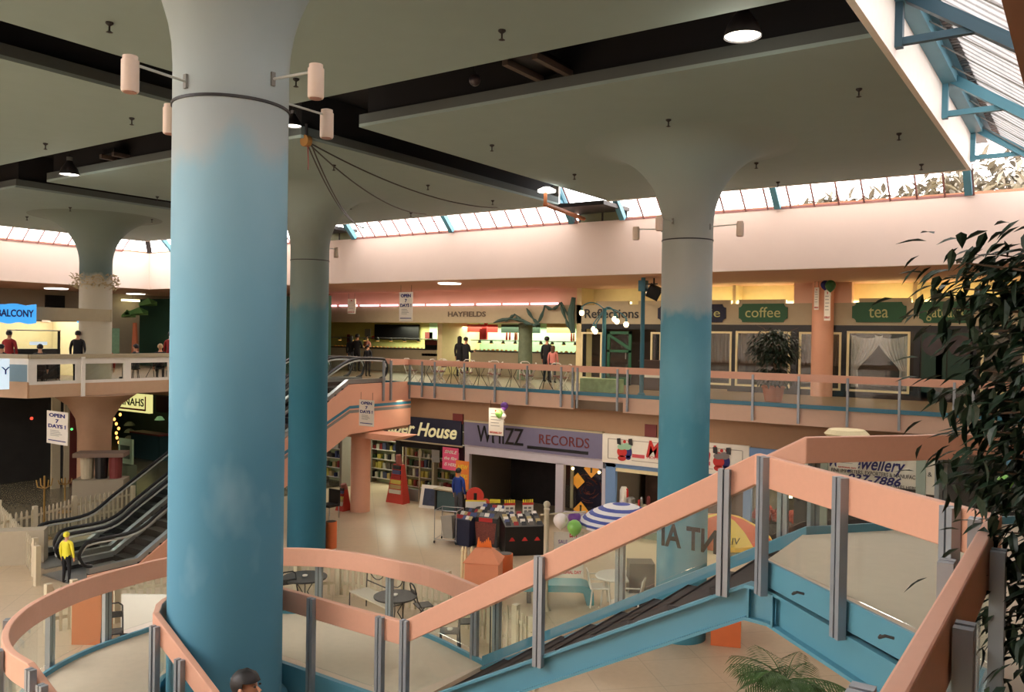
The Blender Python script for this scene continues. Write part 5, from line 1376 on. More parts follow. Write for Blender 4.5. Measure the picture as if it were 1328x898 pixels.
# ================================================================= LEFT: BALCONY, KIOSK AND THE SHOPS UNDER IT
XB = -28.88
bx = lambda px, py: pX(px, py, XB)
yA = bx(38, 470).y
bal = thing('balcony_parapet', 'pale framed parapet of the left balcony with dark glazed panels', 'balcony', (XB, 18, G-.45))
zt = bx(130, 461).z; zb = bx(130, 521).z
zt, zb = 5.43, 3.98
MB().box((XB-.1, yA, zt-.14), (XB+.06, YF+.2, zt)).build('capping', M['grayband'], bal, W=True)
MB().box((XB-.06, yA, zt-.34), (XB+.0, YF+.2, zt-.14)).build('top_rail', M['white'], bal, W=True)
MB().box((XB-.06, yA, 4.42), (XB+.0, YF+.2, 4.52)).build('bottom_rail', M['white'], bal, W=True)
MB().box((XB-.12, yA, zb), (XB+.05, YF+.2, 4.42)).build('fascia_board', mat('balcony_fascia', (200, 166, 136), .7), bal, W=True)
for px in (42, 103.5, 165, 222, 290, 350):
    y = bx(px, 480).y; MB().box((XB-.05, y-.14, 4.5), (XB+.01, y+.14, zt-.3)).build('mullion', M['white'], bal, W=True)
for px in (106, 223):
    y = bx(px, 500).y; MB().box((XB+.05, y-.06, 3.9), (XB+.12, y+.06, zt-.1)).build('post', M['white'], bal, W=True)
MB().box((XB-.04, yA, 4.5), (XB-.03, YF+.2, zt-.3)).build('glass_panel', M['glass'], bal, W=True)
# the end that turns away to the left
q = Vector((-30.7, 13.4, 0)); q2 = Vector((-36, 13.4, 0)); a0 = Vector((XB, yA, 0))
MB().strip([a0, q, q2], zt-.14, zt, .14).build('capping', M['grayband'], bal, W=True)
MB().strip([a0, q, q2], 4.52, zt-.3, .02).build('blue_panel', mat('pale_blue_panel', (130, 160, 176), .4), bal, W=True)
MB().strip([a0, q, q2], zt-.34, zt-.14, .06).build('top_rail', M['white'], bal, W=True)
MB().strip([a0, q, q2], zb, 4.52, .16).build('fascia_board', MATS['balcony_fascia'], bal, W=True)
# lit sign at the left edge
p0 = pX(0, 466, -28.6); p1 = pX(12, 505, -28.6)
o = thing('lit_box_sign', 'white lit box sign at the left edge in front of the balcony', 'sign', (-28.6, p0.y-.3, p1.z))
MB().box((-28.75, p0.y-1.2, p1.z), (-28.6, p1.y, p0.z)).build('light_box', EM['signw'], o, W=True)
text_mesh('Deli Y', .35, M['blueink'], 'lettering', o, (-28.59, p1.y-.55, (p0.z+p1.z)/2+.1), (PI/2, 0, PI/2), W=True, width=1.1)
# kiosk: band canopy and counters behind column 4
KX = -31.2
k = thing('kiosk', 'balcony snack kiosk with a long grey canopy band behind the distant column', 'kiosk', (KX, 17, G))
KB = -28.9
kA = pX(32, 410, KB); kB = pX(143, 410, KB)
z1 = pX(80, 399.5, KB).z; z0 = pX(80, 416, KB).z
MB().box((KB-.1, kA.y-2.5, z0), (KB, kB.y, z1)).build('canopy_band', M['grayband'], k, W=True)
MB().strip([Vector((KB, kB.y, 0)), Vector((KB-3.4, kB.y+1.6, 0))], z0, z1, .1).build('canopy_band', M['grayband'], k, W=True)
kB = Vector((KX, kB.y+1.0, 0))
MB().box((KX-3.6, kA.y-2.5, G), (KX-3.5, kB.y+.4, z0)).build('back_wall', M['creamw'], k, W=True)
MB().box((KX-3.4, kB.y-.1, G), (KX-.6, kB.y, z0)).build('end_wall', M['creamw'], k, W=True)
MB().box((KX-.9, pX(26, 440, KX).y, G), (KX-.3, pX(84, 440, KX).y, G+1.1)).build('counter', M['dark'], k, W=True)
MB().box((KX-.95, pX(26, 440, KX).y, G+1.1), (KX-.3, pX(84, 440, KX).y, G+1.75)).build('glass_case', M['glass'], k, W=True)
MB().box((KX-.97, pX(26, 440, KX).y, G+1.75), (KX-.28, pX(84, 440, KX).y, G+1.79)).build('case_shelf', M['steel'], k, W=True)
MB().box((KX-.2, pX(42, 447, KX).y, G+1.25), (KX-.15, pX(64, 447, KX).y, G+1.36)).build('case_light', EM['signw'], k, W=True)
MB().box((KX-3.45, pX(55, 420, KX-3.4).y, G+2.1), (KX-3.42, pX(66, 420, KX-3.4).y, G+2.7)).build('poster', mat('green_orange_poster', (210, 190, 170), .6, var=.4, scale=7), k, W=True)
MB().cyl((KX-.3, pX(82, 430, KX).y, G), (KX-.3, pX(82, 430, KX).y, G+1.75), .05, n=8).build('case_post', M['dark'], k, W=True)
MB().box((KX-3.44, pX(141, 440, KX-3.4).y, G+.8), (KX-3.4, pX(155, 440, KX-3.4).y, G+1.9)).build('notice_board', mat('green_board', (80, 110, 84), .6, var=.4, scale=9), k, W=True)
for i, (px, mt) in enumerate(((30, 'terrac'), (44, 'cream'), (50, 'dark'))):
    pass
# BALCONY blue sign
SXB = -28.5; zc = pX(22, 407, SXB).z
o = thing('blue_sign', 'glowing blue wavy sign with BALCONY lettering on the kiosk', 'sign', (SXB, pX(22, 407, SXB).y, zc-.25))
yb_ = pX(46, 407, SXB).y
n = 40; b = MB(); ys = [yb_-3.2+3.2*i/n for i in range(n+1)]
lo_ = [zc-.30+.03*math.sin(i*.8) for i in range(n+1)]; hi_ = [zc+.26+.06*abs(math.sin(i*.35)) for i in range(n+1)]
poly = [(ys[i], lo_[i]) for i in range(n+1)]+[(ys[i], hi_[i]) for i in range(n, -1, -1)]
b.hexa([(SXB, y, z) for y, z in poly], [(SXB+.06, y, z) for y, z in poly]); bmesh.ops.triangulate(b.bm, faces=[f_ for f_ in b.bm.faces if len(f_.verts) > 4])
b.build('light_box', EM['bluen'], o, W=True)
text_mesh('BALCONY', .32, M['blueink'], 'lettering', o, (SXB+.07, yb_-.66, zc), (PI/2, 0, PI/2), W=True, width=1.12, bold=.008)
o = tag(MB().box((KX-.2, kB.y-.85, z0-.05), (KX+.05, kB.y-.45, z1+.02)).build('blue_lit_badge', EM['bluen']), 'small blue lit badge at the right end of the kiosk band', 'sign')
# dark hall behind the balcony
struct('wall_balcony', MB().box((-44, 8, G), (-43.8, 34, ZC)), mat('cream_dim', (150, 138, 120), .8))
struct('wall_balcony', MB().box((-43.79, pX(58, 385, -43.8).y, 7.0), (-43.7, pX(83, 385, -43.8).y, 8.0)), M['blk'])
gw = MB().box((-41, 25.4, G), (-27, 25.6, 7.9))
struct('wall_balcony', gw, M['greenwall'])
bb = MB()
for (px, py, w) in ((178, 409, 1.6), (193, 397, 1.1), (168, 412, .8)):
    p = pY(px, py, 24.6); bb.hexa([(p.x-w/2, 24.4, p.z), (p.x+w/2, 24.4, p.z+.1), (p.x+w/2, 24.7, p.z), (p.x-w/2, 24.7, p.z)], [(p.x-w/2, 24.4, p.z+.12), (p.x+w/2-.3, 24.4, p.z+.4), (p.x+w/2, 24.7, p.z+.2), (p.x-w/2, 24.7, p.z+.1)])
tag(bb.build('green_bunting', mat('bunting_green', (90, 140, 80), .7)), 'crumpled green bunting under the ceiling right of the distant column', 'bunting', kind='stuff')
for (px, c, l) in ((176, 'terrac', 'brown draped banner right of the kiosk'),):
    p = pY(px, 440, 24.2); tag(MB().hexa([(p.x-.25, 24.1, G), (p.x+.35, 24.1, G), (p.x+.35, 24.2, G), (p.x-.25, 24.2, G)], [(p.x-.1, 24.1, G+2.2), (p.x+.1, 24.1, G+2.2), (p.x+.1, 24.2, G+2.2), (p.x-.1, 24.2, G+2.2)]).build('draped_banner', M[c]), l, 'banner')
# under the balcony
struct('wall_shops', MB().box((-36.2, 8, 0), (-36, 19.6, G-.45)), mat('under_dark', (36, 34, 32), .7, var=.5, scale=2))
head = [(0.55, 0)]
b = MB().lathe((C4[0], C4[1], 0), [(.56, 0), (.56, 2.6), (.62, 3.1), (.9, 3.6), (1.4, 3.97)], 32)
tag(b.build('column_cladding', mat('column_pinkish', (176, 140, 112), .7), smooth=True), 'pinkish lower casing of the distant column flaring out under the balcony', 'column casing')
for (px0, px1, mt, l, Y) in ((66, 76, M['grayband'], 'pale upright frame under the left balcony, beside the OPEN 7 DAYS sign', 15.6), (82, 88, M['grayband'], 'thin pale upright frame right of the OPEN 7 DAYS sign under the balcony', 16.2)):
    p = pX((px0+px1)/2, 600, -33.5); w = (px1-px0)/1096*36
    tag(MB().box((-33.5, p.y-w/2, 0), (-33.4, p.y+w/2, G-.45)).build('upright_board', mt), l, 'frame')
p = pX(98, 590, -34); tag(MB().box((-34.1, p.y-.35, 0), (-34, p.y+.35, 3.0)).build('red_door', M['maroon']), 'dark red door under the left balcony', 'door')
# ground shops beyond: lit sign ANNAHS
YA = 25.2
x0, x1, z0, z1 = ext(125, 196, 512, 534, YA)
o = thing('lit_sign', 'yellow lit sign ending in ANNAHS with a red border under the balcony', 'sign', ((x0+x1)/2, YA, z0))
z0 = pY(190, 536, YA).z; z1 = z0+.95
MB().box((x0-.6, YA-.1, z0), (x1, YA+.1, z1)).build('light_box', EM['sign'], o, W=True)
b = MB(); e_ = .09
for A in (((x0-.5, z0+.1), (x1-.3, z0+.1+e_)), ((x1-.3-e_, z0+.1), (x1-.3, z1-.1))): b.box((A[0][0], YA-.115, A[0][1]), (A[1][0], YA-.1, A[1][1]))
b.build('red_border', M['red'], o, W=True)
text_mesh('HANNAHS', .55, M['blk'], 'lettering', o, (pY(166, 523, YA).x, YA-.12, z0+.5), W=True, width=pY(188, 523, YA).x-pY(143, 523, YA).x, bold=.01)
struct('wall_shops', MB().box((-52, YA+2.5, 0), (-26, YA+2.6, G-.45)), mat('green_dark', (30, 44, 40), .7, var=.5, scale=2))
x0, x1, z0, z1 = ext(203, 240, 515, 536, YA)
tag(MB().box((x0, YA-.05, z0), (x1, YA+.05, z1)).build('dark_sign', mat('dark_frame_sign', (70, 50, 44), .6)), 'dark framed sign right of the yellow lit sign', 'sign')
o = thing('shop_counter', 'dark teal counter in the shop under the ANNAHS sign', 'counter', pY(195, 600, YA+.6))
p = pz(195, 595, 0); o.location = (p.x, p.y, 0)
MB().box((-1.2, -.3, 0), (1.2, .3, 1.2)).build('base', mat('teal_dark', (26, 62, 68), .6), o); MB().box((-1.25, -.35, 1.2), (1.25, .35, 1.28)).build('counter_top', M['maroon'], o)
for i in range(5):
    p = pY(152+3*i, 545+i*5, YA+.3); 
lt = MB()
p0 = pY(151, 540, YA); 
for i in range(7):
    p = pY(151+random.uniform(-3, 6), 538+i*6, YA)
    tag(MB().ball(p, .07, 1.3, 10, 6).build('string_lamp', EM['food']), 'small orange lamp in the vertical cluster beside the distant column casing', 'lamp', 'orange lamps under the ANNAHS sign')
p = pY(207, 545, YA+.5); tag(MB().lathe(p, [(.25, 0), (.12, .18), (.03, .2)], 14).build('green_lamp', mat('shade_green', (130, 170, 120), .5, emit=.4)), 'pale green lamp shade in the dark shop', 'lamp')
p = pX(40, 523, -34); tag(MB().ball(pX(41, 543, -33.9), .06, 1, 10, 6).build('red_lamp', emis('red_lamp', (220, 70, 50), 1.5)), 'small red lamp in the dark shop at far left', 'lamp')
tag(MB().ball(pX(93, 557, -33.9), .05, 1, 10, 6).build('green_lamp', EM['greenl']), 'small green lamp right of the hanging sign under the balcony', 'lamp')
for i in range(4):
    p = pY(168, 552+i*9, YA+1.4); tag(MB().lathe(p, [(.3, 0), (.22, .12), (.1, .2)], 12).build('hanging_goods', mat('goods_gray', (120, 130, 120), .6)), 'grey goods hanging one above another in the dark shop', 'goods', 'grey goods in the dark shop')
# menu stand, planter cabinet with bins
p = pz(161, 601, 0); p = pz(163, 640, 0)
o = thing('menu_stand', 'pale green menu board on a stand beside the distant column casing', 'sign stand', p)
MB().box((-.45, -.04, 1.15), (.45, .04, 2.1)).build('board', mat('menu_green', (150, 180, 150), .6), o); MB().box((-.32, -.06, 1.35), (.32, -.045, 1.85)).build('print_panel', mat('print_dark', (60, 80, 66), .6), o)
MB().box((-.4, -.2, 0), (.4, .2, 1.1)).build('stand', mat('stand_green', (96, 110, 86), .7), o)
p = pz(131, 668, 0)
o = thing('planter_cabinet', 'grey cabinet with dark bins on top in front of the distant column', 'cabinet', p, PI/4)
MB().box((-.8, -.4, 0), (.8, .4, 1.25)).build('body', mat('cabinet_gray', (140, 128, 108), .7), o)
for i in range(3): MB().cyl((-.45+.45*i, 0, 1.25), (-.45+.45*i, 0, 2.0), .19, .22, n=14).build('dark_pot', [M['grayband'], M['blk'], M['maroon']][i], o)
MB().box((-.8, -.4, 2.0), (.8, .4, 2.14)).build('top_panel', mat('cabinet_top', (110, 90, 76), .7), o)
# brass stands
for (px, py, h, l) in ((57, 700, 1.9, 'tall brass hat stand left of the picket fence'), (84, 665, 1.2, 'short brass stand with a yellow top behind the picket fence')):
    p = pz(px, py, 0); o = thing('brass_stand', l, 'stand', p)
    MB().lathe((0, 0, 0), [(.22, 0), (.2, .04), (.03, .1), (.025, h)], 14).build('stem', mat('brass_b', (150, 118, 60), .4, .6), o, smooth=True)
    for a in range(4): MB().tube([(0, 0, h*.8), (math.cos(a*PI/2)*.2, math.sin(a*PI/2)*.2, h*.84), (math.cos(a*PI/2)*.24, math.sin(a*PI/2)*.24, h*.95)], .018, 6).build('hook', mat('brass_b', (150, 118, 60)), o)
# picket fences
def picket(pts, label, h=.95, gap=.16, zs=None, base=0):
    P = [Vector(p) for p in pts]; tot = sum((b_-a_).length for a_, b_ in zip(P, P[1:]))
    c = sum(P, Vector((0, 0, 0)))/len(P); o = thing('picket_fence', label, 'fence', (c.x, c.y, base))
    pale = MB()
    for a_, b_ in zip(P, P[1:]):
        L = (b_-a_).length; n = max(2, int(L/gap)); d = (b_-a_)/n; u = d.normalized(); v = Vector((-u.y, u.x, 0))
        for z in (.25, .72): MB().strip([a_+v*.03+Vector((0, 0, base)), b_+v*.03+Vector((0, 0, base))], h*z, h*z+.07, .03).build('rail', M['fence'], o, W=True)
        for i in range(n):
            q = a_+d*(i+.5)+Vector((0, 0, base)); w = u*.03; t = v*.011
            pale.hexa([q-w-t, q+w-t, q+w+t, q-w+t], [x+Vector((0, 0, h*.93)) for x in (q-w-t, q+w-t, q+w+t, q-w+t)])
            pale.hexa([x+Vector((0, 0, h*.93)) for x in (q-w-t, q+w-t, q+w+t, q-w+t)], [x+Vector((0, 0, h)) for x in (q-w*.3-t, q+w*.3-t, q+w*.3+t, q-w*.3+t)])
        for q in ((a_, b_) if a_ is P[0] else (b_,)): MB().box((q.x-.06, q.y-.06, base), (q.x+.06, q.y+.06, base+h+.08)).build('post', M['fence'], o, W=True)
    props(pale.build('pickets', M['fence'], o, W=True), kind='stuff')
gp = lambda x, y: pz(x, y, 0)
picket([gp(-20, 715), gp(45, 700), gp(96, 684), gp(172, 668)], 'long white picket fence behind the escalators at left', .92)
picket([gp(-2, 690), gp(45, 748), gp(48, 760)], 'short return of picket fence running towards the viewer at far left', .9, .25)
picket([gp(62, 822), gp(95, 815), gp(150, 808), gp(235, 800), gp(330, 790)], 'white picket fence seen through the glass of the round landing', .95)
picket([gp(385, 774), gp(440, 771), gp(520, 786), gp(580, 800), gp(636, 834)], 'white picket fence round the cafe tables below the landing', .95)
picket([gp(640, 838), gp(668, 852), gp(690, 870), gp(692, 895)], 'curved white picket fence seen through the glass below the upper flight', .95)
# pale low wall at left, tan boards and white panel
o = MB().hexa([gp(-30, 740), gp(60, 730), gp(62, 760), gp(-30, 790)], [p+Vector((0, 0, .03)) for p in (gp(-30, 740), gp(60, 730), gp(62, 760), gp(-30, 790))])
p = pz(113, 850, 0)
def ground_box(px0, px1, py0, py1, dist, th, mt, name, label, cat, rz=0):
    """upright box at a given depth from the viewer covering the photo rectangle; sits on z0"""
    a_ = pd(px0, (py0+py1)/2, dist); b_ = pd(px1, (py0+py1)/2, dist); z0 = pd((px0+px1)/2, py1, dist).z; z1 = pd((px0+px1)/2, py0, dist).z
    d = Vector((b_.x-a_.x, b_.y-a_.y, 0)); L = d.length; c = (a_+b_)/2
    o = thing(name, label, cat, (c.x, c.y, max(z0, 0)), math.atan2(d.y, d.x)+rz)
    MB().box((-L/2, 0, 0), (L/2, th, z1-max(z0, 0))).build('panel', mt, o)
    return o, L, z1-max(z0, 0)
def dist0(py): return E/((py-436)/F)
o, L, H = ground_box(93, 131, 764, 846, dist0(846), .5, M['woodbrown'], 'tan_cabinet', 'plain tan box standing beside the picket fence left of the nearest column', 'cabinet')
o, L, H = ground_box(157, 240, 772, 830, dist0(840), .06, M['white'], 'white_panel', 'white screen panel seen through the glass left of the nearest column', 'panel')
MB().box((-L/2, -.01, -.0), (L/2, .05, .12)).build('dark_foot', M['dark'], o)
o, L, H = ground_box(-30, 52, 690, 742, dist0(745), .5, mat('low_wall', (168, 156, 134), .7), 'low_wall', 'pale low wall at the left edge on the ground floor', 'low wall', .3)

# ================================================================= GROUND FLOOR THINGS
def bin_cyl(px, py, r, h, mt, label, rim=True):
    p = gp(px, py); o = thing('round_bin', label, 'bin', p)
    MB().lathe((0, 0, 0), [(r*.96, 0), (r, .03), (r, h-.03), (r*.97, h)], 28).build('body', mt, o, smooth=True)
    MB().lathe((0, 0, h), [(r*.85, -.01), (r*.85, .008)], 24).build('opening', M['blk'], o)
    return o
bin_cyl(429, 711, .17, .78, M['orange'], 'orange cylinder bin beside the foot of the teal column')
bin_cyl(655, 758, .19, .78, M['orange'], 'orange cylinder bin with a black top behind the orange house box')
# orange house box with painted flames
p = gp(627, 776)
o = thing('house_box', 'orange house shaped box with cut out flames on its roof', 'box', p, .45)
w, d, h = .40, .36, .92
MB().box((-w, -d, 0), (w, d, h)).build('body', mat('box_orange', (222, 142, 104), .65), o)
MB().hexa([(-w-.04, -d-.04, h), (w+.04, -d-.04, h), (w+.04, d+.04, h), (-w-.04, d+.04, h)], [(-w*.5, -d*.35, h+.3), (w*.45, -d*.2, h+.3), (w*.45, d*.2, h+.3), (-w*.45, d*.2, h+.3)]).build('roof', MATS['box_orange'], o)
for i in range(7):
    x = -w*.35+w*.7*i/6; hh = random.uniform(.08, .22); MB().hexa([(x-.05, 0, h+.28), (x+.05, 0, h+.28), (x+.05, .01, h+.28), (x-.05, .01, h+.28)], [(x-.005, 0, h+.34+hh), (x+.012, 0, h+.34+hh), (x+.012, .01, h+.34+hh), (x-.005, .01, h+.34+hh)]).build('flame', mat('flame', (240, 120, 40), .6), o)
for i, px in enumerate((599, 603, 611)):
    p = gp(px, 770); tag(MB().lathe((p.x, p.y, 0), [(.05, 0), (.04, .9), (.03, 1.0), (.045, 1.05), (.01, 1.15)], 10).build('baluster_stick', M['cream']), 'cream turned stick standing left of the orange house box', 'stick', 'cream sticks beside the house box')
p = gp(941, 834); o = thing('orange_box', 'plain orange box at the foot of the right column', 'box', p, .35)
MB().box((-.3, -.25, 0), (.3, .25, .62)).build('body', M['orange'], o, bevel=.01); MB().box((-.31, -.26, .62), (.31, .26, .65)).build('lid', M['terrac'], o)
# white sign post with balloons and banner
p = gp(707, 792); o = thing('sign_post', 'white turned post with a ball finial and a cross bar, behind the upper flight', 'sign post', p)
dd = (p-EYE).dot(FW); hp = (792-651)/1096*dd
MB().lathe((0, 0, 0), [(.13, 0), (.1, .05), (.06, .1), (.06, hp-.2), (.075, hp-.16), (.05, hp-.12)], 18).build('post', M['fence'], o, smooth=True)
MB().ball((0, 0, hp-.06), .08, 1, 14, 10).build('ball_finial', M['fence'], o, smooth=True)
cb_ = pd(701, 668, dd); ce = pd(760, 664, dd)
MB().cyl(cb_, ce, .022, n=8).build('cross_bar', M['fence'], o, W=True)
def bal_d(px, py, dist, r, mt, label):
    p_ = pd(px, py, dist); o = thing('balloon', label, 'balloon', p_)
    MB().lathe((0, 0, 0), [(.015, -r*1.2), (.02, -r*1.12), (r*.35, -r*.98), (r*.75, -r*.6), (r*.97, -r*.1), (r, .1*r), (r*.93, r*.45), (r*.7, r*.8), (r*.35, r*1.02), (.001, r*1.08)], 22).build('skin', mt, o, smooth=True)
    MB().cyl((0, 0, -r*1.2), (.02, 0, -r*1.2-.1), .004, n=4).build('string', M['white'], o)
bal_d(727, 676, dd, .17, M['bwhite'], 'white balloon left of the green one by the white post')
bal_d(745, 685, dd-.1, .17, M['bgreen'], 'light green balloon by the white post')
bal_d(745, 672, dd+.25, .15, M['bpurple'], 'purple balloon behind the green one by the white post')
a_ = pd(718, 720, dd+.2); b_ = pd(757, 720, dd+.2); zt_ = pd(738, 690, dd+.2).z; zb_ = pd(738, 750, dd+.2).z
o = thing('banner', 'white banner with pink NATIONAL DAY lettering hanging by the balloons', 'banner', (a_+b_)/2)
dv = (b_-a_); dv.z = 0; L = dv.length; ang = math.atan2(dv.y, dv.x)
o.rotation_euler[2] = ang; o.location.z = zb_
MB().box((-L/2, -.005, 0), (L/2, .005, zt_-zb_)).build('cloth', M['paper'], o)
text_mesh('NATIONAL DAY', .1, mat('bar_pink', (206, 80, 90)), 'lettering', o, (0, -.01, .13), width=L*.85, bold=.004)
text_mesh('SALE', .12, M['purple'], 'lettering', o, (-L*.2, -.01, (zt_-zb_)*.78), width=L*.3); text_mesh('DAY', .12, M['red'], 'lettering', o, (L*.15, -.01, (zt_-zb_)*.92), width=L*.28, bold=.006)
# teal bench
p = gp(732, 780); o = thing('curved_bench', 'teal moulded bench with a rounded end by the banner', 'bench', p, .6)
prof = [(-1.1, .46), (.4, .46), (.55, .42), (.66, .3), (.68, 0), (.5, 0), (.48, .2), (.42, .28), (.3, .3), (-1.1, .3)]
b = MB(); b.hexa([(x, -.32, z) for x, z in prof], [(x, .32, z) for x, z in prof]); bmesh.ops.triangulate(b.bm, faces=[f_ for f_ in b.bm.faces if len(f_.verts) > 4])
b.build('seat_shell', M['teal'], o, bevel=.01); MB().box((-.9, -.22, 0), (-.8, .22, .36)).build('leg_panel', M['dark'], o)
# white plastic table and chairs
def plastic_table(p, label):
    o = thing('plastic_table', label, 'table', p)
    MB().lathe((0, 0, .70), [(.50, -.02), (.52, 0), (.5, .025)], 32).build('table_top', M['plastw'], o, smooth=True)
    for a in range(4):
        c, s_ = math.cos(a*PI/2+.6), math.sin(a*PI/2+.6); MB().cyl((c*.38, s_*.38, 0), (c*.3, s_*.3, .69), .022, n=8).build('leg', M['plastw'], o)
    return o
pt = gp(800, 786); plastic_table(pt, 'round white plastic cafe table under the striped umbrella')
def plastic_chair(p, rz, label):
    o = thing('plastic_chair', label, 'chair', p, rz, 'white plastic chairs')
    MB().box((-.23, -.22, .42), (.23, .24, .46)).build('seat', M['plastw'], o, bevel=.015)
    MB().hexa([(-.22, .2, .46), (.22, .2, .46), (.22, .24, .46), (-.22, .24, .46)], [(-.2, .28, .84), (.2, .28, .84), (.2, .31, .84), (-.2, .31, .84)]).build('backrest', M['plastw'], o, bevel=.01)
    for s_ in (-1, 1):
        for t in (-1, 1): MB().cyl((s_*.24, t*.24, 0), (s_*.2, t*.19, .43), .02, n=8).build('leg', M['plastw'], o)
        MB().tube([(s_*.24, -.2, .43), (s_*.26, -.2, .66), (s_*.25, .0, .67), (s_*.22, .24, .68)], .018, 6).build('armrest', M['plastw'], o)
plastic_chair(gp(777, 785), 2.2, 'white plastic armchair left of the round white table')
plastic_chair(gp(818, 798), -1.3, 'white plastic armchair right of the round white table')
# umbrellas
def umbrella(px, pytop, dist, r, mt, label, h_can=.42, n=8, foot=None):
    t_ = pd(px, pytop, dist); o = thing('umbrella', label, 'umbrella', (t_.x, t_.y, 0), .2)
    z = t_.z; b = MB()
    prof = [(r, z-h_can-.1), (r, z-h_can), (r*.72, z-h_can*.52), (r*.4, z-h_can*.18), (.03, z-.0)]
    b.lathe((0, 0, 0), prof, n*2, cap=False)
    b.build('canopy', mt, o)
    MB().cyl((0, 0, 0), (0, 0, z+.05), .022, n=8).build('pole', M['plastw'], o)
    MB().lathe((0, 0, 0), [(.25, 0), (.25, .08), (.05, .12)], 20).build('foot', M['plastw'], o)
    return o
us = stripes_mat('umbrella_stripes', [(228, 224, 224), (70, 84, 160)], 9, 'height')
umbrella(806, 652, dist0(786)+.1, 1.0, us, 'blue and white striped umbrella over the white table', .44, 10)
uo = stripes_mat('umbrella_wedges', [(236, 196, 84), (216, 92, 44)], 4, 'angle')
o = umbrella(938, 666, 18.6, 1.05, uo, 'orange and yellow wedge umbrella right of the blue column', .5, 8)
pp = pd(950, 703, 17.55); text_mesh('LIV', .2, M['blk'], 'lettering', o, pp, (PI/2-.25, 0, YAW), .003, W=True, shear=.2)
# dark stool / box by the column
o, L, H = ground_box(816, 849, 732, 788, 19.3, .5, M['blk'], 'dark_box', 'dark box standing at the left of the right column foot', 'box')
# record shop bins
def dump_bin(px, py, w, d, h, rz, label, short, red=False, header=False, mt=None, items=16):
    p = gp(px, py); o = thing('record_bin', label, 'display bin', p, rz, 'bins in front of the record shop')
    MB().hexa([(-w/2, -d/2, 0), (w/2, -d/2, 0), (w/2, d/2, 0), (-w/2, d/2, 0)], [(-w/2, -d/2, h*.82), (w/2, -d/2, h*.82), (w/2, d/2, h), (-w/2, d/2, h)]).build('body', mt or M['blk'], o, bevel=.01)
    if red:
        for i in range(3):
            x = -w*.32+w*.32*i; MB().hexa([(x-.09, -d/2-.01, h*.42), (x+.09, -d/2-.01, h*.42), (x+.09, -d/2, h*.42), (x-.09, -d/2, h*.42)], [(x-.02, -d/2-.01, h*.52), (x+.02, -d/2-.01, h*.52), (x+.02, -d/2, h*.52), (x-.02, -d/2, h*.52)]).build('red_emblem', M['red'], o)
    if header:
        for s_ in (-1, 1):
            b = MB(); b.box((s_*w*.24-.16, d/2-.02, h), (s_*w*.24+.16, d/2, h+.26)); b.mi = 1; b.box((s_*w*.24-.17, d/2-.025, h+.26), (s_*w*.24+.17, d/2, h+.33)); b.mi = 2
            for i in range(5): b.box((s_*w*.24-.16+.068*i, d/2-.025, h+.33), (s_*w*.24-.12+.068*i, d/2, h+.42))
            b.mi = 3
            for i in range(2):
                for j in range(2): b.box((s_*w*.24-.12+.13*i, d/2-.03, h+.04+.1*j), (s_*w*.24-.03+.13*i, d/2-.02, h+.1+.1*j))
            b.build('header_card', [M['paper'], M['red'], M['yellow'], M['gray']], o)
    k_ = 0
    for i in range(items):
        gx_, gy_ = (i % 5)/4-.5, (i//5)/max(1, (items-1)//5)-.5
        m_ = MB(); m_.box((-.07, -.012, 0), (.07, .012, .14)); g_ = m_.build('record_sleeve', random.choice([M['paper'], M['gray'], goods_mats[5], goods_mats[4], goods_mats[3], goods_mats[7], goods_mats[1], M['paper']]))
        R_ = Matrix.Rotation(rz, 4, 'Z'); loc = R_ @ Vector((gx_*w*.8, gy_*d*.8, h*.91+gy_*h*.18*.8))
        g_.location = (p.x+loc.x, p.y+loc.y, loc.z-.02); g_.rotation_euler = (-.7, 0, rz)
        tag(g_, 'small sleeve lying in the %s' % short, 'record', 'sleeves in the %s' % short)
    return o
dump_bin(676, 716, 1.15, .9, 1.02, .8, 'black record bin with red emblems and two yellow topped header cards', 'black bin with the red emblems', True, True, items=25)
o = dump_bin(635, 706, .8, .7, 1.05, .2, 'black record bin with a red patterned front, middle of the row', 'black bin with the red patterned front', items=20)
MB().hexa([(-.26, -.36, .1), (.3, -.36, .1), (.3, -.35, .1), (-.26, -.35, .1)], [(-.34, -.36, .72), (.36, -.36, .72), (.36, -.35, .72), (-.34, -.35, .72)]).build('patterned_front', mat('red_pattern', (120, 56, 44), .6, var=.9, scale=40), o)
MB().box((-.2, -.37, .74), (.24, -.36, .86)).build('red_label', M['red'], o)
o = dump_bin(621, 700, .4, .6, 1.0, .1, 'narrow black record bin with a small yellow label', 'narrow black bin with the yellow label', items=10); MB().box((-.1, -.31, .62), (.1, -.3, .7)).build('yellow_label', M['yellow'], o)
o = dump_bin(606, 706, .55, .55, .95, 0, 'navy bin at the left end of the row', 'navy bin at the left end', mt=M['navy'], items=15)
for (px, py, r, mt, l) in ((616, 644, .28, mat('disc_red', (206, 60, 44), .6), 'large red disc sign behind the record bins'), (630, 652, .12, mat('disc_red2', (216, 80, 50), .6), 'small orange red disc behind the record bins')):
    p = pd(px, py, 26.6); o = thing('disc_sign', l, 'sign', p, YAW)
    MB().cyl((0, 0, 0), (0, .03, 0), r, n=28).build('disc', mt, o); MB().cyl((0, .04, -1.6), (0, .04, 0), .012, n=6).build('stem', M['steel'], o)
    if r > .2: MB().box((-.04, -.01, -.14), (.06, -.0, .1)).build('figure', M['blk'], o)
p = pd(642, 650, 26.4); o = thing('price_card', 'yellow price card on the record bins', 'sign', p, YAW); MB().box((-.17, 0, -.07), (.17, .02, .05)).build('card', M['yellow'], o); MB().cyl((0, .03, -.5), (0, .03, 0), .01, n=5).build('stem', M['steel'], o)
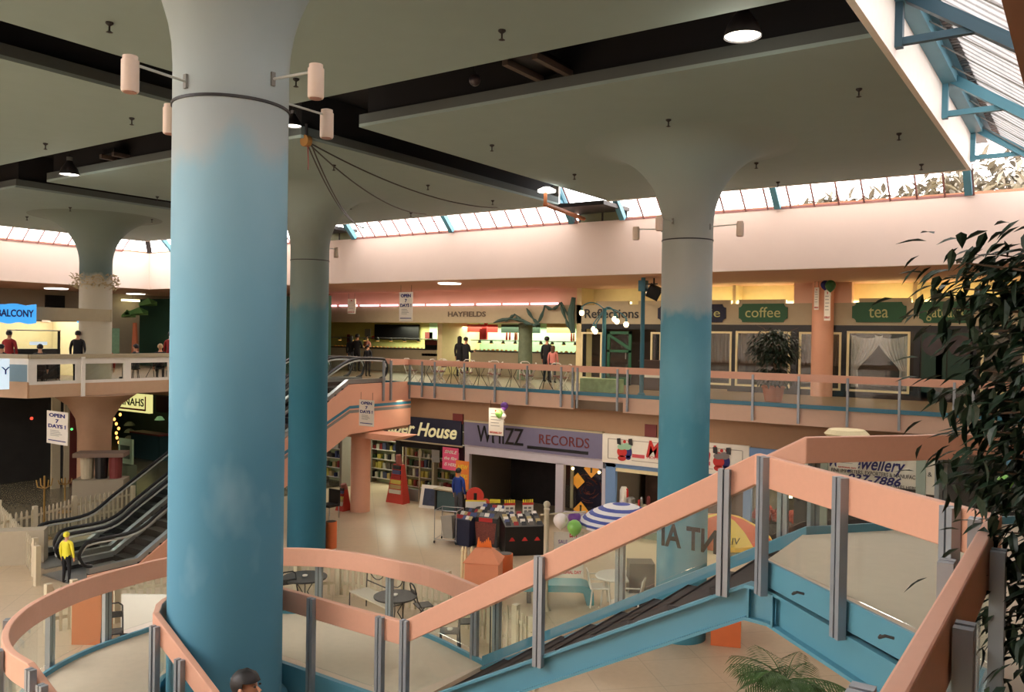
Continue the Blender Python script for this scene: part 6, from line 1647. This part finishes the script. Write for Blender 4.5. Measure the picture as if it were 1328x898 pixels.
p = pd(617, 655, 26.3); o = thing('price_card', 'white and yellow card reading as prices at the left of the record bins', 'sign', p, YAW); MB().box((-.32, 0, -.1), (.32, .02, .1)).build('card', M['paper'], o); MB().box((-.32, -.005, .1), (.32, .02, .14)).build('top_strip', M['yellow'], o); MB().cyl((0, .03, -.5), (0, .03, 0), .01, n=5).build('stem', M['steel'], o)
# wire trolley
p = gp(582, 703); o = thing('wire_trolley', 'chrome wire frame trolley left of the record bins', 'trolley', p, .3)
for a in (-.35, .35):
    for b_ in (-.3, .3): MB().cyl((a, b_, .05), (a, b_, 1.0), .014, n=6).build('upright', M['steel'], o); MB().cyl((a-.015, b_, .04), (a+.015, b_, .04), .04, n=10).build('wheel', M['blk'], o)
for z in (.12, 1.0): MB().tube([(-.35, -.3, z), (.35, -.3, z), (.35, .3, z), (-.35, .3, z)], .012, 6, closed=True).build('frame_loop', M['steel'], o)
MB().hexa([(-.1, -.2, .15), (.2, -.2, .15), (.25, .2, .15), (-.05, .2, .15)], [(-.2, -.2, .8), (.15, -.2, .85), (.15, .2, .8), (-.2, .2, .75)]).build('wrapped_stock', mat('wrap_gray', (150, 146, 136), .4), o)

# ================================================================= CAFE FURNITURE
def folding_chair(name, p, rz, fr, seat_m, label, group, s=1.0, back_h=.85):
    o = thing(name, label, 'chair', p, rz, group)
    for s_ in (-1, 1):
        MB().tube([(s_*.19*s, -.20*s, 0), (s_*.19*s, .0, .3*s), (s_*.18*s, .18*s, .6*s), (s_*.17*s, .24*s, back_h*s)], .017, 6).build('leg', fr, o)
        MB().tube([(s_*.16*s, .22*s, 0), (s_*.16*s, -.02*s, .25*s), (s_*.16*s, -.18*s, .44*s)], .017, 6).build('leg', fr, o)
    MB().box((-.18*s, -.19*s, .44*s), (.18*s, .17*s, .465*s)).build('seat', seat_m, o, bevel=.01)
    MB().tube([(-.17*s, .24*s, back_h*s), (-.1*s, .25*s, (back_h+.05)*s), (.1*s, .25*s, (back_h+.05)*s), (.17*s, .24*s, back_h*s)], .017, 6).build('back_rail', fr, o)
    MB().box((-.17*s, .19*s, (back_h-.22)*s), (.17*s, .22*s, (back_h-.1)*s)).build('backrest', seat_m, o)
    return o
def cafe_table(name, p, r, fr, top, label, group=None, h=.72):
    o = thing(name, label, 'table', p, 0, group)
    MB().lathe((0, 0, h), [(r*.97, -.02), (r, 0), (r, .02)], 28).build('table_top', top, o)
    for a in range(3):
        c, s_ = math.cos(a*2.094+.3), math.sin(a*2.094+.3); MB().tube([(c*r*.75, s_*r*.75, 0), (c*.06, s_*.06, h*.55), (c*r*.5, s_*r*.5, h-.02)], .012, 6).build('leg', fr, o)
    return o
wf = M['plastw']
gt = [(551, 'far left'), (586, 'second from the left'), (622, 'third from the left'), (664, 'right of the middle'), (707, 'rightmost, by the corner')]
Zg = G
for k, (px, l) in enumerate(gt):
    p = pY(px, 485, 24.7+.25*(k % 2)); p = Vector((p.x, p.y, G))
    cafe_table('food_table', p, .4, M['dark'], M['maroon'], 'dark food hall table behind the gallery glass, %s' % l)
    for j, (dx, dy, rz) in enumerate(((-.75, .05, 1.5), (.75, -.05, -1.5), (.05, .75, 0))):
        folding_chair('food_hall_chair', p+Vector((dx, dy, 0)), rz+.2*k, wf, M['maroon'], 'white framed chair at the %s of the food table %s' % (('left', 'right', 'back')[j], l), 'white framed chairs of the food hall')
# pale floor cloths glow through the glass: tables with white sides by the corner
o = tag(MB().box((pY(752, 500, 25.0).x, 25.0, G), (pY(800, 505, 25.0).x, 25.5, G+.45)).build('low_screen', mat('green_pattern_screen', (150, 180, 130), .6, var=.6, scale=5)), 'low screen with a green pattern behind the gallery glass under the globe lamps', 'screen')
p = pY(858, 480, 27.5); o = thing('dark_dresser', 'dark wooden dresser behind the gallery rail left of the right column', 'dresser', (pY(850, 490, 27.6).x, 27.6, G))
MB().box((-.5, -.25, 0), (.5, .25, 1.0)).build('body', mat('dark_wood', (60, 40, 32), .5), o); MB().box((-.55, -.28, 1.0), (.55, .28, 1.06)).build('top', mat('dark_wood', (60, 40, 32)), o); MB().box((-.3, -.27, .45), (.3, -.255, .6)).build('white_card', M['paper'], o)
# black garden furniture below the landing
bm2 = M['dark']
def gchair(px, py, rz, label): return folding_chair('garden_chair', gp(px, py), rz, bm2, M['dark'], label, 'black garden chairs of the ground floor cafe', 1.0, .88)
gchair(583, 848, .6, 'black folding chair nearest the viewer seen through the glass right of the landing')
gchair(548, 812, 2.6, 'black folding chair behind the round black table')
gchair(606, 835, -2.4, 'black folding chair half behind the aluminium posts')
gchair(378, 800, 1.2, 'black chair at the left of the square table behind the nearest column')
gchair(428, 840, 2.9, 'black chair below the rail right of the nearest column')
gchair(145, 850, 1.0, 'black chair beside the tan box left of the nearest column')
cafe_table('garden_table', gp(512, 818), .46, bm2, M['dark'], 'round black garden table with an ashtray in the middle of the fenced cafe')
o = cafe_table('garden_table', gp(395, 790), .5, bm2, M['dark'], 'black garden table just right of the nearest column')
cafe_table('garden_table', gp(440, 862), .4, bm2, M['dark'], 'low black garden table under the landing rail')
for (px, py, l) in ((512, 818, 'small white ashtray on the round black table'), (395, 790, 'small white ashtray on the black table right of the nearest column'), (583, 848, 'white tag lying on the nearest folding chair')):
    p = gp(px, py); tag(MB().lathe((p.x, p.y, .745 if py != 848 else .47), [(.05, 0), (.06, .03), (.05, .035)], 14).build('ashtray', M['paper']), l, 'ashtray')
o = thing('tall_table', 'tall black square stand seen between the posts right of the landing', 'table', gp(627, 850), .3)
MB().box((-.22, -.22, 1.2), (.22, .22, 1.24)).build('table_top', bm2, o)
for a in (-.2, .2):
    for b_ in (-.2, .2): MB().cyl((a, b_, 0), (a, b_, 1.2), .015, n=6).build('leg', bm2, o)
o = thing('garden_bench', 'black wrought iron bench with a looped back behind the round table', 'bench', gp(487, 800), -.25)
for s_ in (-.75, .75): MB().tube([(s_, -.22, 0), (s_, -.22, .42), (s_, .22, .42), (s_, .24, 1.0)], .016, 6).build('side_frame', bm2, o); MB().tube([(s_, .22, .42), (s_, .22, 0)], .016, 6).build('leg', bm2, o)
MB().box((-.75, -.24, .41), (.75, .24, .44)).build('seat', mat('bench_seat', (190, 180, 160), .6), o)
for z in (.6, 1.0): MB().cyl((-.75, .24, z), (.75, .24, z), .014, n=6).build('back_rail', bm2, o)
for s_ in (-.37, .37): MB().tube([(s_-.34, .24, 1.0)]+[(s_-.34*math.cos(PI*i/8), .24, 1.0-.3*math.sin(PI*i/8)) for i in range(1, 8)]+[(s_+.34, .24, 1.0)], .012, 6).build('back_loop', bm2, o)

# ================================================================= PLANTS
def leaf(b, p, d, up, L, W):
    d = d.normalized(); s_ = d.cross(up).normalized(); u = s_.cross(d)
    pts = [(0, 0), (.3, .5), (.6, .42), (1, 0), (.6, -.42), (.3, -.5)]
    droop = lambda t: -u*(L*.22*t*t)
    V_ = [b.bm.verts.new(p+d*(L*t)+s_*(W*w)+droop(t)+u*(abs(w)*W*.25)) for t, w in pts]
    m0 = b.bm.verts.new(p+d*(L*.45)+droop(.45))
    n = len(V_)
    for i in range(n):
        try: b.bm.faces.new((V_[i], V_[(i+1) % n], m0))
        except ValueError: pass
# potted ficus on the far gallery
p = pz(1005, 521, G); p = Vector((p.x, 25.4, G)); p.x = pY(1003, 500, 25.4).x
o = thing('potted_ficus', 'bushy ficus in a terracotta pot on the gallery in front of the coffee shop', 'potted plant', p)
MB().lathe((0, 0, 0), [(.24, 0), (.32, .4), (.35, .42), (.35, .48)], 24).build('pot', M['terrac'], o, smooth=True)
b = MB().tube([(0, 0, .4), (.05, 0, 1.1), (.0, .05, 1.7)], [.035, .03, .015], 6)
for i in range(10):
    a = i*2.4; b.tube([(0.03, 0, .9+.08*i), (math.cos(a)*.4, math.sin(a)*.35, 1.3+.1*i), (math.cos(a)*.7, math.sin(a)*.55, 1.5+.09*i)], [.016, .01, .005], 4)
b.build('stem', M['bark'], o)
b = MB(); rng = random.Random(3)
for i in range(1300):
    if i < 1000:
        a = rng.uniform(0, 2*PI); ph = rng.uniform(-.9, 1.0); r = rng.uniform(.5, 1)
        q = Vector((math.cos(a)*math.sqrt(max(0, 1-ph*ph))*.82*r, math.sin(a)*math.sqrt(max(0, 1-ph*ph))*.6*r, 1.62+ph*.62*r))
    else:
        a = rng.uniform(0, 2*PI); r = rng.uniform(.3, 1); q = Vector((math.cos(a)*.5*r, math.sin(a)*.4*r, .75+rng.uniform(-.25, .25)))
    d = Vector((q.x, q.y, rng.uniform(-.6, .3)*.8)); d = d if d.length > .05 else Vector((1, 0, 0))
    leaf(b, q, d+Vector((rng.uniform(-.3, .3), rng.uniform(-.3, .3), -.2)), Vector((0, 0, 1)), rng.uniform(.14, .22), .075)
props(b.build('foliage', M['leafd'], o), kind='stuff')
# palm under the landing
pc = pd(1018, 880, 10.6); o = thing('palm', 'tall potted palm whose fronds rise under the stair landing', 'palm', (pc.x, pc.y, 0))
MB().lathe((0, 0, 0), [(.22, 0), (.3, .45), (.33, .47), (.33, .52)], 24).build('pot', M['terrac'], o, smooth=True)
MB().tube([(0, 0, .4), (.03, 0, pc.z*.5), (0, 0, pc.z-.15)], [.05, .04, .03], 8).build('stem', M['bark'], o)
rng = random.Random(5)
for k in range(22):
    a = k*2.4; el = rng.uniform(.2, 1.2); L = rng.uniform(.55, .85)
    pts = []
    for i in range(11):
        t = i/10; r = L*t*math.cos(el*(1-t*.6)); z = L*(t*math.sin(el)-.55*t*t)
        pts.append(Vector((math.cos(a)*r, math.sin(a)*r, pc.z-.1+z)))
    b = MB().tube(pts, [.010*(1-i/14) for i in range(11)], 4)
    for i in range(2, 11):
        for h_ in (0, .5):
            q = pts[i-1].lerp(pts[i], h_); d = (pts[i]-pts[i-1]).normalized(); s_ = d.cross(Vector((0, 0, 1))).normalized()
            for sg in (-1, 1): leaf(b, q, s_*sg*1.0+d*.9+Vector((0, 0, -.35)), Vector((0, 0, 1)), .36*(1-abs(i/10-.5)), .02)
    b.build('frond', M['palm'], o)
# big ficus at the right edge
T0 = Vector((.75, 3.55, DZ))
o = thing('ficus_tree', 'large leafy ficus in the right foreground hanging over the rail', 'tree', T0)
MB().lathe((0, 0, 0), [(.25, 0), (.34, .42), (.37, .45), (.37, .5)], 24).build('pot', M['terrac'], o, smooth=True)
rng = random.Random(11)
b = MB().tube([(0, 0, .3), (-.05, 0, .9), (.0, .05, 1.3), (.05, 0, 1.55)], [.05, .045, .035, .02], 8)
twigs = []
targets = [(1215, 340, 3.3), (1265, 330, 3.4), (1310, 325, 3.3), (1225, 375, 3.4), (1270, 390, 3.5), (1320, 370, 3.3), (1200, 400, 3.5), (1250, 430, 3.4), (1305, 440, 3.2), (1240, 480, 3.3), (1290, 500, 3.4), (1325, 490, 3.2),
           (1225, 540, 3.3), (1265, 560, 3.2), (1310, 560, 3.3), (1210, 590, 3.4), (1250, 610, 3.3), (1300, 620, 3.3), (1320, 650, 3.2), (1285, 690, 3.3), (1310, 720, 3.3), (1290, 750, 3.2), (1325, 770, 3.2), (1300, 800, 3.2), (1310, 850, 3.1), (1325, 830, 3.1), (1290, 640, 3.2), (1270, 520, 3.2), (1325, 560, 3.2), (1325, 410, 3.1)]
lf = MB()
for (px, py, dd_) in targets:
    px += 26 if py < 640 else 10
    e_ = pd(px, py, dd_)-T0
    hb = min(1.5, max(.75, e_.z-.2+.3*rng.random()))
    s0 = Vector((0, 0, hb)); mid = s0.lerp(e_, .5)+Vector((0, 0, .05))
    pts = [s0*(1-t)**2+mid*2*t*(1-t)+e_*t*t for t in [i/10 for i in range(11)]]
    b.tube(pts, [.014*(1-i/13) for i in range(11)], 5)
    d_main = (pts[-1]-pts[-3]).normalized()
    for i in range(3, 11):
        for j in range(20):
            q = pts[i]+Vector((rng.gauss(0, .075), rng.gauss(0, .075), rng.gauss(0, .075)))
            dd2 = d_main*.6+Vector((rng.uniform(-.8, .8), rng.uniform(-.8, .8), rng.uniform(-.9, .1)))
            leaf(lf, q, dd2, Vector((rng.uniform(-.3, .3), rng.uniform(-.3, .3), 1)), rng.uniform(.075, .12), rng.uniform(.03, .042))
b.build('branches', M['bark'], o, smooth=True)
props(lf.build('foliage', M['leafd'], o), kind='stuff')
# balloons seen past the tree
bal_d(1304, 628, 12, .12, M['bgreen'], 'green balloon behind the leaves at the right edge')
bal_d(1310, 596, 12.3, .1, M['bblue'], 'blue balloon behind the leaves at the right edge')
# trees outside the skylight
for k, (px, py, dist, r) in enumerate(((1150, 250, 42, 3.4), (1230, 235, 40, 4.2), (1310, 200, 38, 5.0), (1075, 262, 44, 2.2))):
    c = pd(px, py, dist); o = thing('outside_tree', ('grey green tree outside the far skylight, left of the corner', 'grey green tree outside, beyond the slab corner', 'tallest grey green tree outside at the right edge', 'small tree top outside the far skylight')[k], 'tree', (c.x, c.y, 0), 0, 'trees outside the glass roof')
    MB().cyl((0, 0, 0), (0, 0, c.z-r*.3), .3, .15, n=10).build('trunk', M['bark'], o)
    b = MB(); rg = random.Random(k)
    for i in range(1700):
        a = rg.uniform(0, 2*PI); ph = rg.uniform(-1, 1); rr_ = r*rg.uniform(.5, 1)
        q = Vector((math.cos(a)*math.sqrt(1-ph*ph)*rr_, math.sin(a)*math.sqrt(1-ph*ph)*rr_, c.z-r*.6+ph*rr_*.6))
        leaf(b, q, Vector((rg.uniform(-1, 1), rg.uniform(-1, 1), rg.uniform(-1, 1))), Vector((0, .1, 1)), .8, .26)
    props(b.build('foliage', mat('outside_leaf', (112, 106, 92), .8, var=.3), o), kind='stuff')

# ================================================================= PEOPLE
p = gp(594, 674); person('person', 'man in a blue jumper and grey trousers seen from behind by the book shop window', p, 1.72, 0, M['bluesw'], M['denim'])
p = gp(86, 757); o = person('person', 'child in a yellow hooded jacket and dark trousers by the foot of the escalator', p, 1.25, .4, M['yelcl'], M['darkcl'], M['yelcl'])
def gal(px, Y, h, face, top, legs, label, **kw):
    q = pY(px, 470, Y); return person('person', label, (q.x, Y, G), h, face, top, legs, **kw)
gal(463, 29.4, 1.78, .3, M['darkcl'], M['darkcl'], 'man in a dark jacket with a white collar at the left food counter', arms='fwd')
gal(455, 29.6, 1.7, .3, M['darkcl'], M['denim'], 'woman with long dark hair left of the man in the dark jacket', long_hair=True)
gal(477, 26.5, 1.35, .2, M['darkcl'], M['darkcl'], 'boy in a dark top just behind the escalator head', arms='down')
gal(476, 32.6, 1.7, PI, M['pinkcl'], M['darkcl'], 'server in a pink top behind the left food counter')
gal(596, 29.6, 1.75, .1, M['darkcl'], M['darkcl'], 'customer in black at the buffet counter, left one of a pair', long_hair=True)
gal(604, 29.3, 1.72, -.2, M['darkcl'], M['darkcl'], 'customer in black at the buffet counter, right one of a pair', arms='fwd')
gal(709, 29.0, 1.8, .0, M['darkcl'], M['darkcl'], 'tall man in black before the right hand buffet counter')
gal(717, 28.6, 1.45, .2, M['pinkcl'], M['denim'], 'girl in a pink top with long brown hair next to the tall man', hair=M['hairb'], long_hair=True)
def balp(px, X, h, face, top, label, pose='sit', zoff=0, **kw):
    q = pX(px, 450, X); return person('person', label, (X, q.y, G+zoff), h, face, top, M['darkcl'], pose=pose, **kw)
balp(101, -29.5, 1.75, .8, M['darkcl'], 'person in a black coat standing on the balcony in front of the distant column', 'stand')
balp(52, -29.8, 1.72, 1.2, M['darkcl'], 'seated person with dark hair at the left of the balcony')
balp(139, -29.6, 1.72, -2.2, M['redcl'], 'seated person in red facing the hall, right of the distant column')
balp(176, -29.8, 1.72, 2.0, M['darkcl'], 'seated person with dark hair right of the kiosk')
balp(208, -29.8, 1.74, 1.0, M['darkcl'], 'seated person with fair hair beside the one in red', hair=mat('fair_hair', (190, 160, 120), .7))
balp(221, -30.1, 1.75, .6, M['redcl'], 'person in a red top standing at the right of the balcony', 'stand')
balp(12, -31.0, 1.72, .6, M['redcl'], 'person in red at the kiosk at far left', 'stand')
balp(2, -30.6, 1.7, .6, M['darkcl'], 'dark haired person at the left edge of the balcony')
for k, (px, l) in enumerate(((60, 'left'), (120, 'middle'), (190, 'right'))):
    q = pX(px, 480, -30.3); cafe_table('balcony_table', Vector((-30.35, q.y+.3, G)), .35, M['dark'], M['dark'], 'dark balcony table behind the parapet glass, %s one' % l)
# seats for the seated people
for k, (px, X) in enumerate(((52, -29.8), (139, -29.6), (176, -29.8), (208, -29.8), (2, -30.6))):
    q = pX(px, 450, X); o = thing('balcony_stool', ('stool under the seated person at the left of the balcony', 'stool under the seated person in red', 'stool under the person right of the kiosk', 'stool under the fair haired person', 'stool under the person at the left edge of the balcony')[k], 'stool', (X, q.y, G))
    MB().cyl((0, 0, .36), (0, 0, .40), .17, n=18).build('seat', M['dark'], o)
    for a in range(4): MB().cyl((math.cos(a*PI/2)*.15, math.sin(a*PI/2)*.15, 0), (math.cos(a*PI/2)*.11, math.sin(a*PI/2)*.11, .36), .014, n=6).build('leg', M['dark'], o)
# the person on the lower flight: only the crown of the head reaches the picture
hd = pY(320, 869, 4.0)
step = int((hd.x-x0)/.29) if False else 0
i_ = max(0, min(15, int(((hd.x)-inner[-1].x)/.29))); zstep = LD-.165*(i_+1)
hh = min(1.95, max(1.2, (hd.z-zstep)))-.045
person('person', 'dark haired person on the lower flight whose head shows at the bottom edge', (hd.x, 4.0, zstep), hh, -1.3, M['denim'], M['darkcl'])
print('NEARPERSON', hd[:], zstep, hh)
WORLD = 8.8; EXPO = 0.15
WARM = (1, .84, .64); NEUT = (1, .93, .82); GRN = (1, 1, .72)
LIGHTS = [
 (-24, 32.4, 6.7, 12, 1.2, 480, GRN), (-20, 26.5, 8.1, 14, .5, 420, WARM),
 (-6, 29.9, 7.7, 13, .3, 340, (1, .95, .74)), (-6, 26.5, 8.1, 12, .5, 160, WARM),
 (-22.6, 26.6, 3.1, 4, 1.5, 320, (.95, 1, .8)), (-16, 22.9, 3.9, 14, .3, 90, WARM), (-9.5, 25.2, 2.9, 3, .6, 60, WARM), (-6.2, 25.4, 2.6, 2, .6, 60, WARM),
 (-33, 17, 6.9, 2.5, 4, 120, NEUT), (-38.5, 20, 8.1, 2, 6, 40, WARM), (-33, 18, 3.9, 2, 8, 20, WARM), (-33, 26.5, 3.8, 8, 1.0, 50, GRN),
]
# ================================================================= LIGHT
def area(name, loc, size, power, rot=(0, 0, 0), color=(1, .95, .88), sy=None):
    l = bpy.data.lights.new(name, 'AREA'); l.energy = power; l.color = color
    l.shape = 'RECTANGLE'; l.size = size; l.size_y = sy or size
    o = bpy.data.objects.new(name, l); o.location = loc; o.rotation_euler = rot; COL.objects.link(o); return o
def point(name, loc, power, r=.1, color=(1, .9, .75)):
    l = bpy.data.lights.new(name, 'POINT'); l.energy = power; l.color = color; l.shadow_soft_size = r
    o = bpy.data.objects.new(name, l); o.location = loc; COL.objects.link(o); return o
w = bpy.data.worlds.new('sky'); S.world = w; w.use_nodes = True
nt = w.node_tree; bg = nt.nodes["Background"]; bg.inputs[0].default_value = (1, .96, .93, 1); bg.inputs[1].default_value = WORLD
S.view_settings.view_transform = 'Standard'; S.view_settings.look = 'None'; S.view_settings.exposure = EXPO; S.view_settings.gamma = 1
S.view_settings.use_curve_mapping = False
S.cycles.use_denoising = True; S.cycles.max_bounces = 8; S.cycles.diffuse_bounces = 5; S.cycles.glossy_bounces = 3; S.cycles.transparent_max_bounces = 16
S.cycles.sample_clamp_indirect = 6; S.cycles.caustics_reflective = False; S.cycles.caustics_refractive = False
# pendant lamps really shine
for p in HB: point('pendant_light', p-Vector((0, 0, .12)), 25, .2)
# area lights added to brighten the galleries and shops, standing for fluorescent rows
for (x, y, z, sx, sy, pw, c) in LIGHTS: area('fluorescent', (x, y, z), sx, pw, (0, 0, 0), c, sy)
